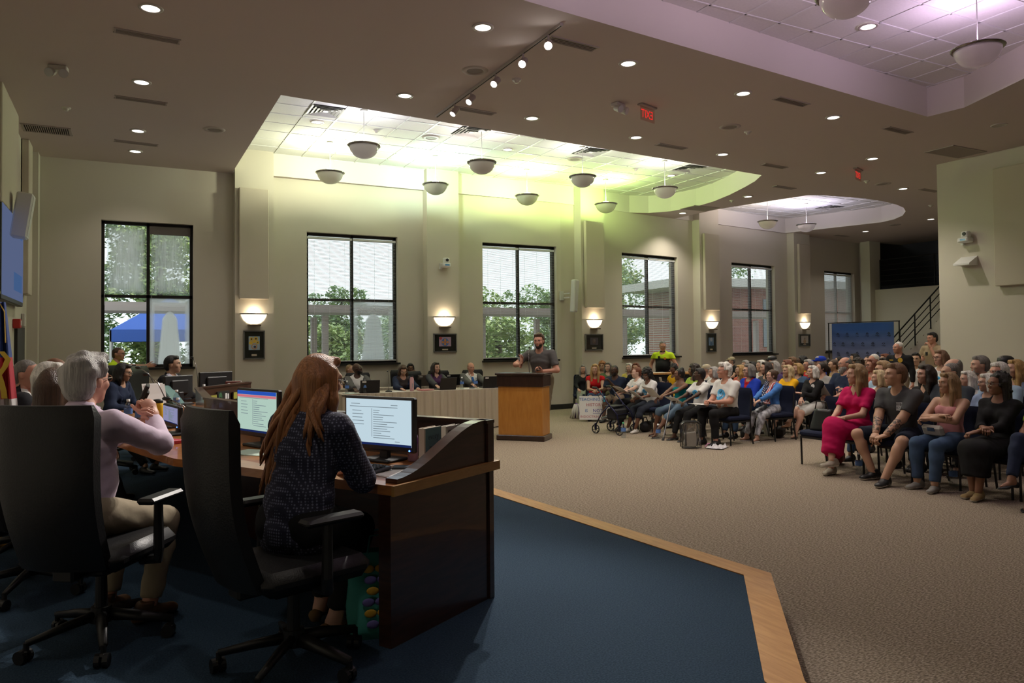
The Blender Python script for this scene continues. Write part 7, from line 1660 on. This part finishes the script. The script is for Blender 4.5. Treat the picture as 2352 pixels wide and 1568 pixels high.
MB().cyl((0, -.045, .20), (0, -.055, .20), .018, n=12).box((0, -.06, .15), (.02, .01, .06)).build('bag_charm', GOLD, t)
# bottles on the carpet
for px, py, w, c_, s in ((1432, 1005, 'green-capped water bottle standing on the carpet by the rollator', mat('cap_green', (.05, .35, .15), .5), 1.25), (1973, 1089, 'clear empty bottle on the carpet beside the fuchsia dress', None, 1.25), (2190, 1117, 'water bottle with blue label beside the black dress', None, 1.3), (1512, 1008, 'bottle under the teal camisole chair', None, 1.2)):
    q = at_z(px, py, 0); bottle(q[0], q[1], .0, w, 'bottles on the carpet', s, c_)
# poster leaning at the knees of the blond woman
p = cpos(1364, 15.0); t = thing('protest_poster', 'white hand-lettered poster about teaching history, leaning on knees', 'poster', (p[0], p[1], .03), R(236)+PI/2); a_ = RX(R(-14))
MB().box((0, 0, .25), (.62, .006, .48), a_).build('poster_board', mat('poster_white', (.68, .67, .64), .7), t)
for s_, x_, z_, sz, m in (('TEACHING OUR', .0, .42, .085, mat('ink_blue', (.05, .16, .42), .7)), ('HISTORY', .0, .31, .085, mat('ink_pink', (.42, .10, .12), .7)), ('IS', -.17, .19, .08, mat('ink_blue')), ('NOT', .06, .19, .09, mat('ink_violet', (.06, .04, .28), .7)), ('INDOCTRINATION', .0, .07, .068, mat('ink_pink'))):
    text_mesh('lettering', s_, sz, m, t, a_ @ T(x_, -.005, z_) @ RX(PI/2), depth=.001)
MB().box((.06, -.0045, .135), (.2, .001, .006), a_).build('underline', mat('ink_violet'), t)
# canvas bag beside the poster
p = cpos(1322, 15.7); t = thing('tote_bag', 'cream fringed shawl bag on the carpet beside the poster', 'bag', (p[0], p[1], 0), 0); b = MB()
r5 = random.Random(2)
for k in range(16): a = r5.uniform(0, 6.28); b.tube([(.04*math.cos(a), .03*math.sin(a), .30), (.08*math.cos(a), .07*math.sin(a), .18), (.13*math.cos(a)*r5.uniform(.6, 1.3), .10*math.sin(a), .012)], [.012, .02, .014], 6)
b.build('bag_fringe', OFFW, t, True); MB().ell((0, 0, .16), (.07, .06, .16), 12, 8).build('bag_body', mat('bag_purple', (.10, .03, .22), .8), t, True)
# rollator walker
p = at_z(1398, 1003, 0); NV = mat('rollator_navy', (.012, .014, .05), .3, metal=.6); t = thing('rollator_walker', 'navy four-wheeled rollator with seat and brake handles', 'walker', (7.60, 10.80, 0), R(200)); t.scale = (.86, .86, .86)
wl = MB()
wl.tube([(0, .085*math.cos(a), .095+.085*math.sin(a)) for a in [k*2*PI/20 for k in range(20)]], .012, 8, closed=True).cyl((-.014, 0, .095), (.014, 0, .095), .022, n=12)
for k in range(6): a = k*PI/3; wl.tube([(0, .02*math.cos(a), .095+.02*math.sin(a)), (0, .05*math.cos(a+.35), .095+.05*math.sin(a+.35)), (0, .08*math.cos(a), .095+.08*math.sin(a))], .007, 6)
wl = wl.mesh('wheel', BLACKM, True)
for sx in (-1, 1):
    MB().tube([(sx*.26, .30, .17), (sx*.26, .24, .42), (sx*.25, .02, .62), (sx*.24, -.22, .90)], .014, 8).build('frame_tube', NV, t, True)
    MB().tube([(sx*.26, -.28, .17), (sx*.26, -.14, .40), (sx*.25, .06, .60)], .014, 8).build('frame_tube', NV, t, True)
    MB().tube([(sx*.24, -.22, .90), (sx*.24, -.30, .93)], .018, 8).tube([(sx*.24, -.36, .93), (sx*.24, -.25, .93)], .020, 8).build('handle_grip', BLACKM, t); MB().tube([(sx*.24, -.20, .88), (sx*.22, -.30, .87), (sx*.21, -.20, .70)], .006, 6).build('brake_lever', BLACKM, t)
    for y_ in (.30, -.28):
        MB().box((sx*.26, y_, .15), (.05, .03, .13), b=.008).build('wheel_fork', NV, t); o = link('wheel', wl, t); o.location = (sx*.26, y_, 0)
MB().box((0, .02, .56), (.42, .24, .03), b=.01).build('walker_seat', BLACKM, t); MB().box((0, .06, .40), (.40, .24, .22), b=.03).build('storage_bag', mat('bag_nylon', (.012, .012, .014), .8), t); MB().tube([(-.25, .20, .40), (.25, .20, .40)], .010, 8).build('cross_bar', NV, t); MB().box((.20, -.10, .70), (.05, .02, .11), b=.006).build('id_tag', mat('tag_cyan', (.05, .45, .6), .5), t)
# walking cane
q0 = at_z(1432, 1018, 0.0); t = thing('walking_cane', 'silver walking cane with rubber foot leaning before the curly-haired woman', 'cane', (7.72, 9.62, 0), 0)
MB().cyl((0, 0, .02), (.26, .10, .62), .011, n=10).build('cane_shaft', mat('cane_silver', (.45, .45, .46), .3, metal=.8), t); MB().cyl((-.008, -.003, 0), (.02, .008, .05), .022, .016, 10).build('rubber_foot', BLACKM, t); MB().tube([(.26, .10, .62), (.30, .115, .66), (.24, .10, .70)], .014, 8).build('cane_handle', mat('cane_grip', (.25, .3, .27), .5), t)
# transparent backpack
q = at_z(1597, 1031, 0); CLEAR = glassy('clear_vinyl', (.80, .80, .80), .22); t = thing('clear_backpack', 'transparent backpack with black trim on the carpet', 'backpack', (q[0], q[1]+.1, 0), R(150))
b = MB(); w_, d_, h_ = .28, .14, .40
b.box((0, 0, h_/2+.005), (w_, d_, h_), b=.03).build('vinyl_body', CLEAR, t, 'auto')
MB().box((0, -.10, .12), (.22, .06, .20), b=.02).build('vinyl_pocket', CLEAR, t, 'auto')
tr_ = MB()
for y_ in (-d_/2, d_/2): tr_.tube([(-w_/2, y_, .02), (-w_/2, y_, h_-.04), (-w_/2+.05, y_, h_), (w_/2-.05, y_, h_), (w_/2, y_, h_-.04), (w_/2, y_, .02)], .009, 6, closed=True)
tr_.tube([(-.11, -.132, .22), (.11, -.132, .22)], .007, 6); tr_.build('bag_trim', BLACKM, t)
MB().tube([(-.08, d_/2, .36), (-.10, .16, .22), (-.08, d_/2, .05)], .014, 6, flat=.4).tube([(.08, d_/2, .36), (.10, .16, .22), (.08, d_/2, .05)], .014, 6, flat=.4).build('shoulder_strap', BLACKM, t)
MB().box((-.02, .01, .13), (.18, .05, .22), RY(R(8)), b=.01).ell((.06, 0, .08), (.05, .04, .07)).build('bag_contents', mat('contents_grey', (.35, .34, .33), .7), t)
# crumpled plastic bag
q = at_z(1640, 1026, 0); t = thing('plastic_bag', 'crumpled clear bag with pink zip lying by the backpack', 'bag', (q[0]-.05, q[1]-.12, 0), R(30)); r6 = np.random.default_rng(3)
b = MB(); vs = []; n_ = 12
for j in range(n_+1):
    for i in range(n_+1): vs.append(((i/n_-.5)*.34, (j/n_-.5)*.26, .012+.022*abs(r6.normal())*(1 if 0 < i < n_ and 0 < j < n_ else .15)))
fs = [(j*(n_+1)+i, j*(n_+1)+i+1, (j+1)*(n_+1)+i+1, (j+1)*(n_+1)+i) for j in range(n_) for i in range(n_)]
b.add(vs, fs).build('bag_film', mat('film_white', (.62, .60, .62), .25), t, True); MB().tube([(-.17, .13, .03), (0, .14, .06), (.17, .13, .03)], .006, 6).build('bag_zip', mat('zip_pink', (.55, .2, .4), .5), t)
# bags under chairs
for (px, py), w, c_ in (((1775, 1005), 'brown-edged black bag under the flag-scarf chair', (.02, .015, .012)), ((1700, 1010), 'black bag under the white-haired man chair', (.012, .012, .012)), ((1905, 1068), 'red and brown bag beneath the fuchsia dress chair', (.20, .03, .02)), ((1468, 992), 'black backpack behind the rollator', (.012, .012, .013))):
    q = at_z(px, py, 0); t = thing('floor_bag', w, 'bag', (q[0]+.15, q[1], 0), R(30)); b = MB(); b.box((0, 0, .09), (.30, .16, .18), b=.05).build('bag_body', mat('floorbag_%d' % px, c_, .6), t, 'auto'); MB().tube([(-.1, 0, .16), (-.06, .02, .25), (.06, .02, .25), (.1, 0, .16)], .009, 6).build('bag_handle', BLACKM, t)
q = at_z(1750, 1003, 0); t = thing('paper_bag', 'grey folder and papers standing under the flag-scarf chair', 'folder', (q[0]+.25, q[1]+.1, 0), R(60)); MB().box((0, 0, .13), (.20, .02, .26), RX(R(-12))).build('folder_cover', mat('folder_grey', (.42, .44, .47), .6), t); MB().box((0, .03, .12), (.19, .012, .24), RX(R(-12))).build('folder_pages', PAPER, t)
q = at_z(1791, 990, 0); t = thing('drink_flask', 'dark steel tumbler on the carpet under a chair', 'flask', (q[0], q[1], 0), 0); MB().lathe([(.0005, 0), (.045, 0), (.05, .24), (.046, .26), (.0005, .26)], 16).build('flask_body', mat('tumbler_dark', (.03, .035, .035), .4), t, True); MB().lathe([(.05, .25), (.052, .275), (.0005, .28)], 16).build('flask_lid', BLACKM, t, True)
# papers held on laps
def lap_paper(x, y, z, rz, tilt, label, w=.22, l=.28):
    t = thing('paper_sheet', label, 'paper', (x, y, z), rz)
    for k in range(3): MB().box((.004*k, .003*k, .002*k), (w, l, .0015), RX(tilt) @ RZ(R(2*k))).build('sheet', PAPER, t)
lap_paper(7.92, 8.90, .62, R(90), R(4), 'white papers on the lap of the clasped-hands man', .3, .3); lap_paper(7.90, 9.52, .64, R(95), R(25), 'open white booklet held by the black-haired woman'); lap_paper(7.88, 10.1, .74, R(85), R(42), 'sheaf of grey-white papers held by the teal camisole woman', .30, .26); lap_paper(7.95, 10.62, .66, R(80), R(35), 'folded white paper held by the curly-haired woman'); lap_paper(7.95, 11.05, .72, R(90), R(30), 'notepad on the knee of the note-taker'); lap_paper(8.9, 8.85, .62, R(90), R(4), 'white card in the hands of the flag-scarf woman', .15, .15)
lap_paper(10.42, float(at_plane(1940, 820, (X3+.65, 0, 0), (1, 0, 0))[1])+.1, .74, R(90), R(48), 'grey paper held by the grey-bearded man')
# ================================================================== LOW COUNTER BEHIND THE FIRST BLOCK
p0, p1 = cpos(1478, 16.2), cpos(1598, 16.6); ang = math.atan2(p1[1]-p0[1], p1[0]-p0[0]); L_ = float(np.linalg.norm(p1-p0)); t = thing('counter_table', 'dark counter table with light wooden top before the standing officer', 'table', (p0[0], p0[1], 0), ang)
MB().box((L_/2, .1, .895), (L_+.2, .4, .04), b=.006).build('table_top', OAK, t); MB().box((L_/2, .0, .44), (L_, .03, .86)).build('front_panel', mat('counter_dark', (.02, .022, .026), .6), t)
for x_ in (.03, L_-.03): MB().box((x_, .12, .44), (.04, .26, .86)).build('side_panel', mat('counter_dark'), t)
sheet(*(p0*.7+p1*.3+np.array([-.02, .16])), .916, ang, 'white papers on the counter before the officer', .5, .2)
# ================================================================== BANNER, STAIR, LANDING RAIL
BYC = float(at_plane(1980, 760, (19.2, 0, 0), (1, 0, 0))[1]); x_b = 19.2
a0, a1 = at_plane(1903, 742, (x_b, 0, 0), (1, 0, 0)), at_plane(2065, 738, (x_b, 0, 0), (1, 0, 0))
t = thing('photo_backdrop', 'blue printed photo backdrop hanging on a black pipe stand', 'backdrop', (x_b, a0[1], 0), -PI/2); w_ = a0[1]-a1[1]; h_ = a0[2]
for x_ in (0, w_): MB().cyl((x_, 0, .02), (x_, 0, h_+.01), .018, n=10).box((x_, 0, .01), (.06, .6, .02)).build('stand_pole', BLACKM, t)
MB().cyl((-.02, 0, h_), (w_+.02, 0, h_), .014, n=10).build('cross_bar', BLACKM, t)
nu, nv = 30, 20; vs = []; fs = []; c0, c1 = .14, w_-.14
def fold(u, v):
    sag = 0
    for k in range(4): s_ = (v-.12-.16*k-.9*u*(1-u)*.5); sag += .05*math.exp(-(s_*16)**2)
    return -.03-sag*min(1, u*8)*min(1, (1-u)*8)-.008*math.sin(u*60)*max(0, .15-v)*6
for j in range(nv+1):
    for i in range(nu+1): u, v = i/nu, j/nv; vs.append((c0+(c1-c0)*u, fold(u, v), h_-.02-v*(h_-.45)))
fs = [(j*(nu+1)+i, (j+1)*(nu+1)+i, (j+1)*(nu+1)+i+1, j*(nu+1)+i+1) for j in range(nv) for i in range(nu)]
BAN = mat('banner_print', (.05, .12, .35), .55); N_, Lk = nodes(BAN); tcx = N_.new('ShaderNodeTexCoord'); sx = N_.new('ShaderNodeSeparateXYZ'); Lk.new(tcx.outputs['Object'], sx.inputs[0]); rp = N_.new('ShaderNodeMapRange'); rp.inputs[1].default_value = .6; rp.inputs[2].default_value = h_; Lk.new(sx.outputs[2], rp.inputs[0]); cr = N_.new('ShaderNodeValToRGB'); cr.color_ramp.elements[0].position = .25; cr.color_ramp.elements[0].color = (.24, .25, .45, 1); cr.color_ramp.elements[1].position = .85; cr.color_ramp.elements[1].color = (.012, .075, .30, 1); Lk.new(rp.outputs[0], cr.inputs[0]); Lk.new(cr.outputs[0], N_['Principled BSDF'].inputs['Base Color'])
MB().add(vs, fs).build('banner_cloth', BAN, t, True)
LOGO = mat('banner_logo', (.012, .014, .03), .6); lm = MB()
lm.box((-.035, 0, .0), (.02, .004, .075), RY(R(38))).box((.035, 0, .0), (.02, .004, .075), RY(R(-38))).box((0, 0, -.012), (.018, .004, .035)).box((0, 0, -.06), (.14, .004, .012)).box((.03, 0, -.082), (.07, .004, .01)); lm = lm.mesh('banner_logo', LOGO)
for j in range(5):
    for i in range(6):
        u, v = (i+.75-.45*(j % 2))/6.2, .20+.17*j
        if u > .97: continue
        o = link('banner_logo', lm, t); o.location = (c0+(c1-c0)*u, fold(u, v)-.006, h_-.02-v*(h_-.45)); o.scale = (.85, 1, .85)
# stair rising to the landing
RAILM = mat('rail_black', (.012, .012, .012), .4, metal=.4)
xs = XB-1.3; s0 = at_plane(2062, 835, (xs, 0, 0), (1, 0, 0)); s1 = at_plane(2155, 735, (xs, 0, 0), (1, 0, 0)); slope = (s1[2]-s0[2])/(s0[1]-s1[1])
st = bpy.data.objects.new('wall_stair', None); COL.objects.link(st); st['kind'] = 'structure'; y_a = s0[1]+.5; y_e = 9.0
zA = s0[2]+slope*(s0[1]-y_a); zE = s0[2]+slope*(s0[1]-y_e)
sw = Matrix(((0, 0, 1, xs), (1, 0, 0, 0), (0, 1, 0, 0), (0, 0, 0, 1)))
zlim = min(zE, zb0); y_l = s0[1]-(zlim-s0[2])/slope
zz0 = 0.; y_0 = s0[1]+(s0[2])/slope
MB().prism([(y_0, 0), (y_l, zlim), (y_e, zlim), (y_e, 0)], 0, .10, sw).build('stair_wall', PAINT, st)
n_st = 16; tread = MB().box((0, 0, 0), (1.15, .31, .16)).mesh('stair_step', CARPET)
for k in range(n_st):
    f = (k+.5)/n_st; o = link('stair_step', tread, st); o.location = (xs+.70, y_0+(y_l-y_0)*f, zlim*f-.10)
rl = thing('stair_railing', 'black metal stair railing with sloping bars', 'railing', (xs-.03, 0, 0), 0)
for dz in (.92, .70, .48, .26): 
    MB().tube([(0, y_0-.3, .3*slope*1+dz), (0, y_l, zlim+dz)], .022 if dz > .9 else .014, 8).build('rail_bar', RAILM, rl)
for k in range(6): f = (k+.3)/6; yy = y_0-.3+(y_l-y_0+.3)*f; zz = .3*slope+(zlim-.3*slope)*f; MB().box((0, yy, zz+.44), (.03, .03, .96)).build('rail_post', RAILM, rl)
lr = thing('landing_railing', 'black horizontal railing of the dark upper landing', 'railing', (XB+.02, 0, zb0), 0)
yA = float(at_plane(2021, 620, (XB, 0, 0), (1, 0, 0))[1])
for dz in (1.0, .82, .64, .46, .28, .10): MB().cyl((0, yA, dz), (0, 9.0, dz), .02 if dz > .9 else .012, n=8).build('rail_bar', RAILM, lr)
for k in range(5): MB().box((0, yA-(yA-9.0)*k/4, .5), (.035, .035, 1.0)).build('rail_post', RAILM, lr)
